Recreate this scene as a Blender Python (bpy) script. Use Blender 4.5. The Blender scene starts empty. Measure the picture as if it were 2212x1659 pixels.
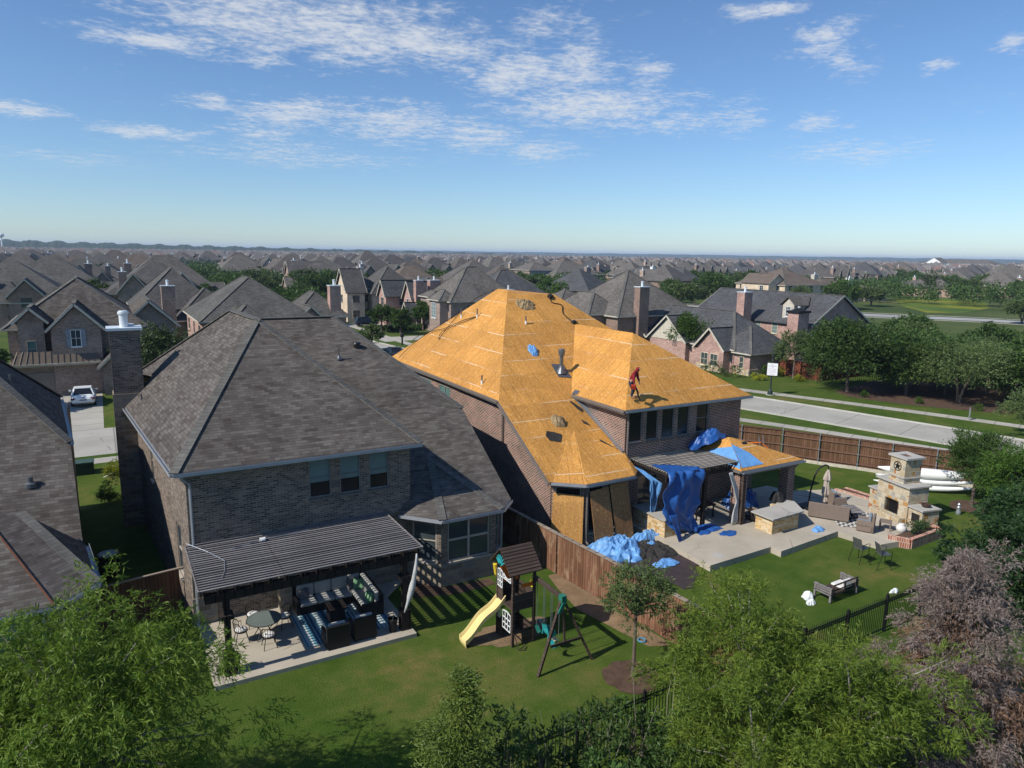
import bpy, math, random
import numpy as np
from mathutils import Vector, Matrix
C = bpy.context.scene.collection
R = math.radians
# ---------------------------------------------------------------- camera (x runs along the lots, y away from the drone)
EYE = Vector((0, 0, 14.0)); PITCH = R(10.4); ROLL = R(-0.9); YAW = R(-30)
_Y = Matrix.Rotation(YAW, 3, 'Z')
_f = _Y @ Vector((0, math.cos(PITCH), -math.sin(PITCH))); _r = _Y @ Vector((1, 0, 0)); _u = _r.cross(_f)
_c, _s = math.cos(ROLL), math.sin(ROLL)
CR = _c * _r - _s * _u; CU = _s * _r + _c * _u; CF = _f
cam = bpy.data.cameras.new('camera'); cam.sensor_width = 36; cam.lens = 1534 / 2212 * 36
cam.clip_start = 0.3; cam.clip_end = 30000
co = bpy.data.objects.new('camera', cam); C.objects.link(co)
co.matrix_world = Matrix.Translation(EYE) @ Matrix((CR, CU, -CF)).transposed().to_4x4()
bpy.context.scene.camera = co
# ---------------------------------------------------------------- sky, sun, exposure
SUN_EL = 42.0
w = bpy.data.worlds.new('World'); bpy.context.scene.world = w; w.use_nodes = True
nt = w.node_tree; nt.nodes.clear()
N = nt.nodes.new; LK = nt.links.new
out = N('ShaderNodeOutputWorld'); bg = N('ShaderNodeBackground'); sky = N('ShaderNodeTexSky')
sky.sky_type = 'NISHITA'; sky.sun_disc = False; sky.sun_elevation = R(SUN_EL); sky.sun_rotation = R(-91)
sky.altitude = 200; sky.air_density = 1.0; sky.dust_density = 0.15; sky.ozone_density = 4.5
geo = N('ShaderNodeTexCoord'); sep = N('ShaderNodeSeparateXYZ'); LK(geo.outputs['Generated'], sep.inputs[0])
def wm(op, a, b=None, cl=False):
    n = N('ShaderNodeMath'); n.operation = op; n.use_clamp = cl
    for i, v in enumerate((a, b)):
        if v is None: continue
        if isinstance(v, (int, float)): n.inputs[i].default_value = v
        else: LK(v, n.inputs[i])
    return n.outputs[0]
zc = wm('MAXIMUM', wm('ADD', sep.outputs[2], 0.035), 0.004)      # flat cloud layer seen in perspective
cx = wm('DIVIDE', sep.outputs[0], zc); cy = wm('DIVIDE', sep.outputs[1], zc)
comb = N('ShaderNodeCombineXYZ'); LK(cx, comb.inputs[0]); LK(cy, comb.inputs[1])
mp = N('ShaderNodeMapping'); mp.inputs['Rotation'].default_value = (0, 0, R(20)); mp.inputs['Scale'].default_value = (1.0, 1.1, 1); LK(comb.outputs[0], mp.inputs[0])
def wnoise(scale, det, rough, vec, dist=0.0, off=None):
    n = N('ShaderNodeTexNoise'); n.inputs['Scale'].default_value = scale; n.inputs['Detail'].default_value = det
    n.inputs['Roughness'].default_value = rough; n.inputs['Distortion'].default_value = dist
    if off:
        a = N('ShaderNodeVectorMath'); a.operation = 'ADD'; a.inputs[1].default_value = off; LK(vec, a.inputs[0]); vec = a.outputs[0]
    LK(vec, n.inputs['Vector']); return n.outputs['Fac']
CL = [(0.2413, 0.2766, 0.1686, 0.0307, 1), (0.3207, 0.2571, 0.0891, 0.0233, 1), (0.4038, 0.2616, 0.0787, 0.0219, 1), (0.5195, 0.2355, 0.0673, 0.0227, 0.95), (0.6049, 0.2413, 0.0514, 0.0241, 0.95), (0.6188, 0.1944, 0.1026, 0.0234, 1), (0.6953, 0.2372, 0.0248, 0.0107, 0.9), (0.081, 0.238, 0.0747, 0.0098, 0.95), (0.1953, 0.2354, 0.0265, 0.0082, 0.85), (0.2371, 0.1712, 0.0668, 0.0153, 0.95), (0.3605, 0.1637, 0.0765, 0.0215, 0.85), (0.4586, 0.1554, 0.0497, 0.0207, 0.8), (0.0589, 0.1358, 0.0485, 0.0079, 0.9), (0.1252, 0.1761, 0.033, 0.0079, 0.85), (-0.0644, 0.1487, 0.0397, 0.0063, 0.95), (0.1911, 0.1462, 0.051, 0.011, 0.6), (0.8314, 0.2922, 0.0298, 0.0083, 0.9), (0.9011, 0.2572, 0.0362, 0.0197, 0.7), (0.9397, 0.2292, 0.0202, 0.014, 0.6), (0.5732, 0.2864, 0.0542, 0.0154, 0.6), (0.7226, 0.1707, 0.053, 0.0112, 0.6), (0.5461, 0.1366, 0.0561, 0.014, 0.65), (0.235, 0.1151, 0.1433, 0.0091, 0.45), (0.9543, 0.1301, 0.0839, 0.0118, 0.45), (1.0991, 0.2329, 0.0169, 0.01, 0.8), (1.0332, 0.2134, 0.0129, 0.0073, 0.6), (0.9096, 0.1627, 0.0366, 0.0085, 0.6), (-0.0202, 0.0989, 0.0769, 0.0072, 0.35), (0.7924, 0.1772, 0.0454, 0.0164, 0.5), (0.2127, 0.1281, 0.0695, 0.0112, 0.5)]   # clouds by azimuth, elevation, size, strength
az = wm('ARCTAN2', sep.outputs[0], sep.outputs[1]); el = wm('ARCSINE', sep.outputs[2]); ae = N('ShaderNodeCombineXYZ'); LK(az, ae.inputs[0]); LK(el, ae.inputs[1])
warp = N('ShaderNodeTexNoise'); warp.inputs['Scale'].default_value = 9; warp.inputs['Detail'].default_value = 3; LK(ae.outputs[0], warp.inputs['Vector'])
wv = N('ShaderNodeVectorMath'); wv.operation = 'MULTIPLY_ADD'; wv.inputs[1].default_value = (.10, .035, 0); LK(warp.outputs['Color'], wv.inputs[0]); LK(ae.outputs[0], wv.inputs[2])
msk = None
for a_, e_, ra, re, st_ in CL:
    d_ = N('ShaderNodeVectorMath'); d_.operation = 'SUBTRACT'; LK(wv.outputs[0], d_.inputs[0]); d_.inputs[1].default_value = (a_ + .05, e_ + .0175, 0)
    m_ = N('ShaderNodeVectorMath'); m_.operation = 'MULTIPLY'; LK(d_.outputs[0], m_.inputs[0]); m_.inputs[1].default_value = (.72 / ra, .68 / re, 0)
    l_ = N('ShaderNodeVectorMath'); l_.operation = 'LENGTH'; LK(m_.outputs[0], l_.inputs[0]); r__ = N('ShaderNodeMapRange'); LK(l_.outputs['Value'], r__.inputs[0])
    r__.inputs[1].default_value = 0.25; r__.inputs[2].default_value = 1.35; r__.inputs[3].default_value = min(1, st_ * .8 + .25); r__.inputs[4].default_value = 0
    msk = r__.outputs[0] if msk is None else wm('MAXIMUM', msk, r__.outputs[0])
med = wnoise(6.5, 6, 0.62, mp.outputs[0], 0.3, (9, 2, 0)); fin = wnoise(24, 5, 0.65, mp.outputs[0], 0.2, (1, 5, 0))
mix = wm('ADD', wm('MULTIPLY', msk, 0.56), wm('ADD', wm('MULTIPLY', med, 1.15), wm('MULTIPLY', fin, 0.85)))
cov = N('ShaderNodeMapRange'); cov.interpolation_type = 'SMOOTHSTEP'
cov.inputs[1].default_value = 1.12; cov.inputs[2].default_value = 1.80; cov.inputs[3].default_value = 0; cov.inputs[4].default_value = 0.84
LK(mix, cov.inputs[0])
fade = N('ShaderNodeMapRange'); fade.inputs[1].default_value = 0.02; fade.inputs[2].default_value = 0.12; LK(sep.outputs[2], fade.inputs[0])
cfac = wm('MULTIPLY', cov.outputs[0], fade.outputs[0], True)
tn = N('ShaderNodeMix'); tn.data_type = 'RGBA'; tn.blend_type = 'MULTIPLY'; tn.inputs[0].default_value = 1; LK(sky.outputs[0], tn.inputs[6]); tn.inputs[7].default_value = (1.04, 1.19, 1.34, 1)
cm = N('ShaderNodeMix'); cm.data_type = 'RGBA'; LK(cfac, cm.inputs[0]); LK(tn.outputs[2], cm.inputs[6]); cm.inputs[7].default_value = (7.6, 7.9, 8.3, 1)
LK(cm.outputs[2], bg.inputs[0]); bg.inputs[1].default_value = 0.093; LK(bg.outputs[0], out.inputs[0])
sl = bpy.data.lights.new('sun', 'SUN'); sl.energy = 5.0; sl.angle = R(0.5); sl.color = (1.0, 0.945, 0.86)
so = bpy.data.objects.new('sun', sl); C.objects.link(so)
_sd = Vector((-math.cos(R(SUN_EL)), -math.cos(R(SUN_EL)) * math.sin(R(1)), math.sin(R(SUN_EL))))
so.rotation_euler = _sd.to_track_quat('Z', 'Y').to_euler(); so.location = (-60, 0, 80)
vs = bpy.context.scene.view_settings; vs.view_transform = 'Standard'; vs.look = 'None'; vs.exposure = 0.05; vs.gamma = 1
bpy.context.scene.cycles.max_bounces = 5; bpy.context.scene.cycles.diffuse_bounces = 1; bpy.context.scene.cycles.use_denoising = True; bpy.context.scene.cycles.transparent_max_bounces = 8
bpy.context.scene.cycles.volume_bounces = 0
# ---------------------------------------------------------------- helpers
def ray(u, v): return CF * 1534 + CR * (u - 1106) - CU * (v - 829.5)
def at(u, v, z=0.0):                       # the spot on the level plane z that shows at (u, v) of the 2212 px wide photo
    d = ray(u, v); t = (z - EYE.z) / d.z; return EYE + d * t
def aty(u, v, y):
    d = ray(u, v); t = y / d.y; return EYE + d * t
WM = {}
def wmat(o): return WM.get(o.name, Matrix.Identity(4)) if o else Matrix.Identity(4)
def tag(o, label=None, cat=None, group=None, kind=None):
    if label: o['label'] = label
    if cat: o['category'] = cat
    if group: o['group'] = group
    if kind: o['kind'] = kind
    return o
def thing(name, label, cat, loc=(0, 0, 0), rz=0.0, group=None):
    o = bpy.data.objects.new(name, None); C.objects.link(o); o.location = loc; o.rotation_euler = (0, 0, rz)
    o.empty_display_size = 0.3
    WM[o.name] = Matrix.Translation(loc) @ Matrix.Rotation(rz, 4, 'Z')
    return tag(o, label, cat, group)
def copy_tree(o, loc, rz=0.0, s=1.0, label=None, group=None, parent=None):
    kids = {}
    def rec(a, par):
        c = a.copy(); C.objects.link(c)
        if par is not None: c.parent = par
        for ch in a.children: rec(ch, c)
        return c
    r = rec(o, None); r.location = loc; r.rotation_euler = (0, 0, rz); r.scale = (s, s, s) if isinstance(s, (int, float)) else s
    if label: r['label'] = label
    if group: r['group'] = group
    return r
class MB:
    def __init__(s): s.v = []; s.f = []; s.mi = []; s.cur = 0; s.uvo = {}
    def add(s, vs, fs):
        b = len(s.v); s.v += [tuple(v) for v in vs]
        for f in fs: s.f.append([b + i for i in f]); s.mi.append(s.cur)
        return s
    def poly(s, pts): return s.add(pts, [list(range(len(pts)))])
    def box(s, x0, x1, y0, y1, z0, z1):
        v = [(x0, y0, z0), (x1, y0, z0), (x1, y1, z0), (x0, y1, z0), (x0, y0, z1), (x1, y0, z1), (x1, y1, z1), (x0, y1, z1)]
        return s.add(v, [[3, 2, 1, 0], [4, 5, 6, 7], [0, 1, 5, 4], [1, 2, 6, 5], [2, 3, 7, 6], [3, 0, 4, 7]])
    def obox(s, c, sz, rz=0, rx=0, ry=0):
        M = Matrix.Translation(c) @ Matrix.Rotation(rz, 4, 'Z') @ Matrix.Rotation(ry, 4, 'Y') @ Matrix.Rotation(rx, 4, 'X')
        b = MB(); a, d, h = sz[0] / 2, sz[1] / 2, sz[2] / 2; b.box(-a, a, -d, d, -h, h)
        return s.add([M @ Vector(p) for p in b.v], b.f)
    def bar(s, p, q, w, h=None, up=(0, 0, 1)):
        p = Vector(p); q = Vector(q); h = h or w; d = (q - p).normalized(); up = Vector(up)
        if abs(d.dot(up)) > 0.98: up = Vector((0, 1, 0))
        a = d.cross(up).normalized() * w / 2; b = a.cross(d).normalized() * h / 2
        v = [p - a - b, p + a - b, p + a + b, p - a + b, q - a - b, q + a - b, q + a + b, q - a + b]
        return s.add(v, [[0, 1, 2, 3], [7, 6, 5, 4], [0, 4, 5, 1], [1, 5, 6, 2], [2, 6, 7, 3], [3, 7, 4, 0]])
    def tube(s, pts, r, n=6, cap=True):
        pts = [Vector(p) for p in pts]; rs = r if isinstance(r, (list, tuple)) else [r] * len(pts)
        d0 = (pts[1] - pts[0]).normalized(); up = Vector((0, 0, 1)) if abs(d0.z) < 0.9 else Vector((1, 0, 0))
        a = d0.cross(up).normalized(); rings = []; vs = []
        for i, p in enumerate(pts):
            d = (pts[min(i + 1, len(pts) - 1)] - pts[max(i - 1, 0)]).normalized()
            a = (a - d * a.dot(d)).normalized(); b = d.cross(a)
            for k in range(n):
                t = 2 * math.pi * k / n; vs.append(p + (a * math.cos(t) + b * math.sin(t)) * rs[i])
        fs = []
        for i in range(len(pts) - 1):
            for k in range(n):
                k2 = (k + 1) % n; fs.append([i * n + k, i * n + k2, (i + 1) * n + k2, (i + 1) * n + k])
        if cap: fs.append([n - 1 - k for k in range(n)]); fs.append([(len(pts) - 1) * n + k for k in range(n)])
        return s.add(vs, fs)
    def lathe(s, prof, c, n=16, sx=1, sy=1):
        vs = [(c[0] + r * math.cos(2 * math.pi * k / n) * sx, c[1] + r * math.sin(2 * math.pi * k / n) * sy, c[2] + z) for r, z in prof for k in range(n)]
        m = len(prof); fs = [[i * n + k, i * n + (k + 1) % n, (i + 1) * n + (k + 1) % n, (i + 1) * n + k] for i in range(m - 1) for k in range(n)]
        fs.append([n - 1 - k for k in range(n)]); fs.append([(m - 1) * n + k for k in range(n)])
        return s.add(vs, fs)
    def prism(s, pts, z0, z1):
        n = len(pts); v = [(p[0], p[1], z0) for p in pts] + [(p[0], p[1], z1) for p in pts]
        return s.add(v, [list(range(n))[::-1], list(range(n, 2 * n))] + [[i, (i + 1) % n, n + (i + 1) % n, n + i] for i in range(n)])
    def slab(s, pts, t):          # thick sheet under a polygon (t straight down)
        n = len(pts); v = [tuple(p) for p in pts] + [(p[0], p[1], p[2] - t) for p in pts]
        return s.add(v, [list(range(n)), list(range(2 * n - 1, n - 1, -1))] + [[i, i + n, (i + 1) % n + n, (i + 1) % n] for i in range(n)])
    def ext(s, pts, d):           # polygon extruded by a vector
        n = len(pts); d = Vector(d); v = [Vector(p) for p in pts] + [Vector(p) + d for p in pts]
        return s.add(v, [list(range(n)), list(range(2 * n - 1, n - 1, -1))] + [[i, i + n, (i + 1) % n + n, (i + 1) % n] for i in range(n)])
    def grid(s, P, nu, nv):
        return s.add(P, [[j * nu + i, j * nu + i + 1, (j + 1) * nu + i + 1, (j + 1) * nu + i] for j in range(nv - 1) for i in range(nu - 1)])
    def xf(s, M): s.v = [tuple(M @ Vector(p)) for p in s.v]; return s
    def build(s, name, mat, parent=None, smooth=False, origin=None, uv=True, bevel=0, label=None, fixn=True):
        Mi = None
        if parent is not None: Mi = wmat(parent).inverted()
        elif origin is None:
            a = np.array(s.v); origin = (float((a[:, 0].min() + a[:, 0].max()) / 2), float((a[:, 1].min() + a[:, 1].max()) / 2), float(a[:, 2].min()))
        if parent is None: Mi = Matrix.Translation(origin).inverted()
        me = bpy.data.meshes.new(name); a = np.array([tuple(v) for v in s.v], dtype=float)
        Mn = np.array(Mi); al = a @ Mn[:3, :3].T + Mn[:3, 3]
        me.from_pydata(al.tolist(), [], s.f)
        mats = mat if isinstance(mat, (list, tuple)) else [mat]
        for m in mats: me.materials.append(m)
        if len(mats) > 1: me.polygons.foreach_set('material_index', s.mi)
        if uv:
            ul = me.uv_layers.new(name='UVMap'); dat = np.zeros((len(me.loops), 2)); li = 0
            for fi, f in enumerate(s.f):
                p = a[f]; n = np.zeros(3)
                for i in range(len(f)):
                    q0, q1 = p[i], p[(i + 1) % len(f)]
                    n += np.cross(q0, q1)
                l = np.linalg.norm(n); n = n / l if l > 1e-12 else np.array([0, 0, 1.])
                if abs(n[2]) > 0.985: t = np.array([1., 0, 0]); b = np.array([0, 1., 0])
                else:
                    t = np.cross([0, 0, 1.], n); t /= np.linalg.norm(t); b = np.cross(n, t)
                    if b[2] < 0: b = -b
                    if n[2] < 0: t = -t
                dat[li:li + len(f), 0] = p @ t; dat[li:li + len(f), 1] = p @ b; li += len(f)
            ul.data.foreach_set('uv', dat.ravel())
        if smooth: me.polygons.foreach_set('use_smooth', [True] * len(me.polygons))
        o = bpy.data.objects.new(name, me); C.objects.link(o)
        if parent is not None: o.parent = parent; WM[o.name] = wmat(parent)
        else: o.location = origin; WM[o.name] = Matrix.Translation(origin)
        if bevel:
            b = o.modifiers.new('bevel', 'BEVEL'); b.width = bevel; b.segments = 2; b.limit_method = 'ANGLE'
        if label: o['label'] = label
        return o
# ---------------------------------------------------------------- materials
class NT:
    def __init__(s, name):
        s.m = bpy.data.materials.new(name); s.m.use_nodes = True; s.t = s.m.node_tree; s.t.nodes.clear()
        s.out = s.n('ShaderNodeOutputMaterial'); s.b = s.n('ShaderNodeBsdfPrincipled'); s.l(s.b.outputs[0], s.out.inputs[0])
    def n(s, t, **k):
        a = s.t.nodes.new(t)
        for x, v in k.items(): setattr(a, x, v)
        return a
    def l(s, a, b): s.t.links.new(a, b)
    def set(s, node, inp, v):
        if hasattr(v, 'is_linked') or isinstance(v, bpy.types.NodeSocket): s.l(v, node.inputs[inp])
        else: node.inputs[inp].default_value = v
    def math(s, op, a, b=0.0, cl=False):
        n = s.n('ShaderNodeMath', operation=op, use_clamp=cl); s.set(n, 0, a); s.set(n, 1, b); return n.outputs[0]
    def mapr(s, v, a, b, c=0.0, d=1.0):
        n = s.n('ShaderNodeMapRange'); s.set(n, 0, v)
        for i, x in enumerate((a, b, c, d)): n.inputs[i + 1].default_value = x
        return n.outputs[0]
    def coord(s, kind='UV', scale=(1, 1, 1), rot=(0, 0, 0), loc=(0, 0, 0)):
        if kind == 'Pos': o = s.n('ShaderNodeNewGeometry').outputs['Position']
        else: o = s.n('ShaderNodeTexCoord').outputs[kind]
        m = s.n('ShaderNodeMapping'); s.l(o, m.inputs[0]); m.inputs['Scale'].default_value = scale; m.inputs['Rotation'].default_value = rot; m.inputs['Location'].default_value = loc
        return m.outputs[0]
    def noise(s, vec, scale, det=3, rough=0.5, dist=0.0, col=False):
        n = s.n('ShaderNodeTexNoise'); s.l(vec, n.inputs['Vector']); n.inputs['Scale'].default_value = scale
        n.inputs['Detail'].default_value = det; n.inputs['Roughness'].default_value = rough; n.inputs['Distortion'].default_value = dist
        return n.outputs['Color' if col else 'Fac']
    def ramp(s, fac, stops, interp='LINEAR'):
        n = s.n('ShaderNodeValToRGB'); s.l(fac, n.inputs[0]); cr = n.color_ramp; cr.interpolation = interp
        while len(cr.elements) < len(stops): cr.elements.new(0.5)
        for e, (p, c) in zip(cr.elements, stops): e.position = p; e.color = (c, c, c, 1) if isinstance(c, (int, float)) else (*c, 1)
        return n.outputs[0]
    def mix(s, f, a, b, mode='MIX'):
        n = s.n('ShaderNodeMix', data_type='RGBA', blend_type=mode); s.set(n, 0, f)
        for i, v in ((6, a), (7, b)):
            if isinstance(v, (tuple, list)): n.inputs[i].default_value = (*v, 1) if len(v) == 3 else v
            elif isinstance(v, (int, float)): n.inputs[i].default_value = (v, v, v, 1)
            else: s.l(v, n.inputs[i])
        return n.outputs[2]
    def rnd(s): return s.n('ShaderNodeObjectInfo').outputs['Random']
    def bump(s, h, d=0.02, st=0.6):
        n = s.n('ShaderNodeBump'); n.inputs['Strength'].default_value = st; n.inputs['Distance'].default_value = d; s.l(h, n.inputs['Height']); s.l(n.outputs[0], s.b.inputs['Normal'])
    def fin(s, col=None, rough=0.8, metal=0.0, spec=0.3):
        if col is not None:
            if isinstance(col, (tuple, list)): s.b.inputs['Base Color'].default_value = (*col, 1)
            else: s.l(col, s.b.inputs['Base Color'])
        s.set(s.b, 'Roughness', rough); s.b.inputs['Metallic'].default_value = metal; s.b.inputs['Specular IOR Level'].default_value = spec
        return s.m
def m_plain(name, c, rough=0.7, metal=0.0, var=0.18, sc=3.0, bump=0.0, kind='Object'):
    t = NT(name); v = t.coord(kind); n = t.noise(v, sc, 4, 0.6); n2 = t.noise(v, sc * 9, 3, 0.6)
    f = t.math('ADD', t.mapr(n, 0.3, 0.7, 1 - var, 1 + var), t.mapr(n2, 0.3, 0.7, -var / 2, var / 2))
    col = t.mix(1.0, c, f, 'MULTIPLY')
    if bump: t.bump(n2, bump)
    return t.fin(col, rough, metal)
def brickfac(t, uv, w, h, mort=0.012, smooth=0.1, off=0.5):
    b = t.n('ShaderNodeTexBrick'); t.l(uv, b.inputs['Vector']); b.offset = off
    for k, v in (('Scale', 1.0), ('Brick Width', w), ('Row Height', h), ('Mortar Size', mort), ('Mortar Smooth', smooth), ('Bias', 0.0)): b.inputs[k].default_value = v
    b.inputs['Color1'].default_value = (0, 0, 0, 1); b.inputs['Color2'].default_value = (1, 1, 1, 1); b.inputs['Mortar'].default_value = (0.5, 0.5, 0.5, 1)
    return b.outputs['Color'], b.outputs['Fac']
def m_brick(name, stops, mortar, w=0.25, h=0.085, mort=0.011, dirt=0.25, rnd=None):
    t = NT(name); uv = t.coord('UV'); c, f = brickfac(t, uv, w, h, mort)
    n = t.noise(uv, 0.7, 4, 0.6); n2 = t.noise(uv, 30, 2, 0.6)
    col = t.ramp(c, stops)
    if rnd: col = t.mix(t.math('MULTIPLY', 1.0, 1.0), col, t.ramp(t.rnd(), rnd, 'CONSTANT'), 'MULTIPLY')
    col = t.mix(f, col, mortar)
    col = t.mix(1.0, col, t.math('MULTIPLY', t.mapr(n, 0.25, 0.75, 1 - dirt, 1 + dirt), t.mapr(n2, 0.3, 0.7, 0.88, 1.1)), 'MULTIPLY')
    t.bump(t.math('SUBTRACT', 1.0, f), 0.008, 0.7); return t.fin(col, 0.9, 0, 0.15)
def m_shingle(name, stops, rnd=None, w=0.30, h=0.142, var=0.16):
    t = NT(name); uv = t.coord('UV'); wob = t.noise(uv, 1.3, 2, 0.5, 0, True)
    c, f = brickfac(t, uv, w, h, 0.006, 0.4); c2, f2 = brickfac(t, t.coord('UV', (0.61, 1, 1), loc=(0.37, 0, 0)), w, h, 0.0)
    m = t.math('ADD', t.math('MULTIPLY', c, 0.6), t.math('MULTIPLY', c2, 0.4))
    big = t.noise(uv, 0.35, 3, 0.55); gr = t.noise(uv, 60, 2, 0.6); st = t.noise(t.coord('UV', (1.4, 0.12, 1)), 1.0, 4, 0.6)
    col = t.ramp(m, stops)
    if rnd: col = t.mix(1.0, col, t.ramp(t.rnd(), rnd, 'CONSTANT'), 'MULTIPLY')
    shade = t.math('MULTIPLY', t.mapr(big, 0.3, 0.7, 1 - var, 1 + var), t.mapr(gr, 0.3, 0.7, 0.86, 1.14))
    shade = t.math('MULTIPLY', shade, t.mapr(st, 0.3, 0.7, 0.9, 1.1))
    # the butt edge of every course is a thin dark line
    s2 = t.n('ShaderNodeSeparateXYZ'); t.l(uv, s2.inputs[0]); fr = t.math('FRACT', t.math('DIVIDE', s2.outputs[1], h))
    edge = t.mapr(fr, 0.0, 0.13, 0.45, 1.0)
    col = t.mix(1.0, col, t.math('MULTIPLY', shade, t.math('MULTIPLY', edge, t.mapr(f, 0, 1, 1.0, 0.72))), 'MULTIPLY')
    t.bump(t.math('SUBTRACT', 1.0, fr), 0.012, 0.6); return t.fin(col, 0.95, 0, 0.12)
def m_osb(name, base=(0.56, 0.27, 0.062), seams=True):
    t = NT(name); uv = t.coord('UV')
    vo = t.n('ShaderNodeTexVoronoi'); t.l(t.coord('UV', (24, 9, 1), (0, 0, 0.5)), vo.inputs['Vector']); vo.inputs['Scale'].default_value = 1.3
    hs = t.n('ShaderNodeSeparateXYZ'); t.l(vo.outputs['Color'], hs.inputs[0])
    fl = t.ramp(hs.outputs[0], [(0, tuple(x * 0.68 for x in base)), (0.3, tuple(x * 0.9 for x in base)), (0.78, base), (0.92, tuple(x * 1.1 for x in base)), (1.0, (0.68, 0.42, 0.16))])
    big = t.noise(uv, 0.5, 4, 0.6); st = t.noise(t.coord('UV', (6, 0.35, 1)), 1.0, 3, 0.6); gr = t.noise(t.coord('UV', (1, 3, 1), (0, 0, 0.6)), 9, 4, 0.65)
    pc, pf = brickfac(t, uv, 2.44, 1.22, 0.007, 0.0)
    f = t.math('MULTIPLY', t.mapr(big, 0.3, 0.7, 0.84, 1.12), t.mapr(st, 0.3, 0.7, 0.9, 1.08)); f = t.math('MULTIPLY', f, t.mapr(gr, 0.3, 0.7, 0.85, 1.14))
    f = t.math('MULTIPLY', f, t.mapr(pc, 0, 1, 0.88, 1.08))
    col = t.mix(1.0, fl, f, 'MULTIPLY')
    if seams:
        s2 = t.n('ShaderNodeSeparateXYZ'); t.l(uv, s2.inputs[0])
        # rafter nail lines run up the slope
        fr = t.math('ABSOLUTE', t.math('SUBTRACT', t.math('FRACT', t.math('DIVIDE', s2.outputs[0], 0.61)), 0.5))
        brk = t.noise(t.coord('UV', (3, 3, 1)), 1.2, 2, 0.6); nl = t.math('MULTIPLY', t.math('LESS_THAN', fr, 0.022), t.mapr(brk, 0.40, 0.55, 0, 0.8))
        col = t.mix(nl, col, (0.16, 0.075, 0.02))
        hf = t.math('ABSOLUTE', t.math('SUBTRACT', t.math('FRACT', t.math('DIVIDE', s2.outputs[1], 1.22)), 0.5))
        hb = t.noise(t.coord('UV', (0.35, 2.4, 1)), 1.0, 3, 0.6); wl = t.math('MULTIPLY', t.math('GREATER_THAN', hf, 0.482), t.mapr(hb, 0.46, 0.56, 0, 0.7))
        col = t.mix(wl, col, (0.80, 0.70, 0.55)); col = t.mix(t.math('MULTIPLY', pf, 0.6), col, (0.2, 0.1, 0.03))
    return t.fin(col, 0.75, 0, 0.25)
def m_stone(name, stops, mortar=(0.62, 0.56, 0.45), w=0.42, h=0.26, mort=0.02):
    t = NT(name); uv = t.coord('UV'); d = t.noise(uv, 2.2, 2, 0.5, 0, True)
    v = t.n('ShaderNodeVectorMath', operation='MULTIPLY_ADD'); t.l(d, v.inputs[0]); v.inputs[1].default_value = (0.12, 0.12, 0); t.l(uv, v.inputs[2])
    c, f = brickfac(t, v.outputs[0], w, h, mort, 0.3, 0.42); c2, f2 = brickfac(t, t.coord('UV', (0.73, 1, 1)), w, h, 0)
    m = t.math('FRACT', t.math('ADD', c, t.math('MULTIPLY', c2, 0.37))); n = t.noise(uv, 9, 4, 0.6)
    col = t.mix(f, t.ramp(m, stops, 'CONSTANT'), mortar); col = t.mix(1.0, col, t.mapr(n, 0.3, 0.7, 0.82, 1.15), 'MULTIPLY')
    t.bump(t.math('SUBTRACT', 1.0, f), 0.02, 0.8); return t.fin(col, 0.9, 0, 0.15)
def m_glass(name, c=(0.035, 0.045, 0.05), rough=0.08):
    t = NT(name); v = t.coord('Object'); n = t.noise(v, 1.3, 3, 0.5); return t.fin(t.mix(n, c, tuple(x * 1.9 for x in c)), rough, 0, 0.6)
def m_leaf(name, c1, c2, c3, trans=0.35, sc=0.9, rndv=0.25):
    t = NT(name); v = t.coord('Pos'); n = t.noise(v, sc, 3, 0.6); n2 = t.noise(v, 14, 2, 0.7)
    f = t.math('ADD', t.math('MULTIPLY', n, 0.6), t.math('MULTIPLY', n2, 0.55)); col = t.ramp(f, [(0.36, c1), (0.56, c2), (0.76, c3)])
    if rndv: col = t.mix(1.0, col, t.mapr(t.rnd(), 0, 1, 1 - rndv, 1 + rndv), 'MULTIPLY')
    t.l(col, t.b.inputs['Base Color']); t.b.inputs['Roughness'].default_value = 0.55; t.b.inputs['Specular IOR Level'].default_value = 0.3
    tr = t.n('ShaderNodeBsdfTranslucent'); t.l(col, tr.inputs[0]); ms = t.n('ShaderNodeMixShader'); ms.inputs[0].default_value = trans
    t.l(t.b.outputs[0], ms.inputs[1]); t.l(tr.outputs[0], ms.inputs[2]); t.l(ms.outputs[0], t.out.inputs[0]); return t.m
def m_wood(name, c1, c2, plank=0.14, axis='X', rough=0.85, stain=None, zdirt=None):
    t = NT(name); uv = t.coord('UV'); s2 = t.n('ShaderNodeSeparateXYZ'); t.l(uv, s2.inputs[0]); ia, ib = (0, 1) if axis == 'X' else (1, 0)
    cell = t.math('FLOOR', t.math('DIVIDE', s2.outputs[ia], plank)); wn = t.n('ShaderNodeTexWhiteNoise', noise_dimensions='1D'); t.l(cell, wn.inputs['W'])
    sc = (14, 0.8, 1) if axis == 'X' else (0.8, 14, 1); g = t.noise(t.coord('UV', sc), 1.6, 4, 0.65); big = t.noise(uv, 0.9, 3, 0.6)
    f = t.math('ADD', t.math('MULTIPLY', wn.outputs[0], 0.5), t.math('MULTIPLY', g, 0.55)); col = t.ramp(f, [(0.15, c1), (0.95, c2)])
    gap = t.math('FRACT', t.math('DIVIDE', s2.outputs[ia], plank)); col = t.mix(t.math('LESS_THAN', gap, 0.10), col, tuple(x * 0.22 for x in c1))
    col = t.mix(1.0, col, t.mapr(big, 0.3, 0.7, 0.8, 1.15), 'MULTIPLY')
    if stain: col = t.mix(t.math('MULTIPLY', t.mapr(t.noise(t.coord('UV', (2, 0.6, 1)), 1.5, 4, 0.7), 0.52, 0.68, 0, 0.8), 1.0), col, stain)
    return t.fin(col, rough, 0, 0.15)
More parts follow.
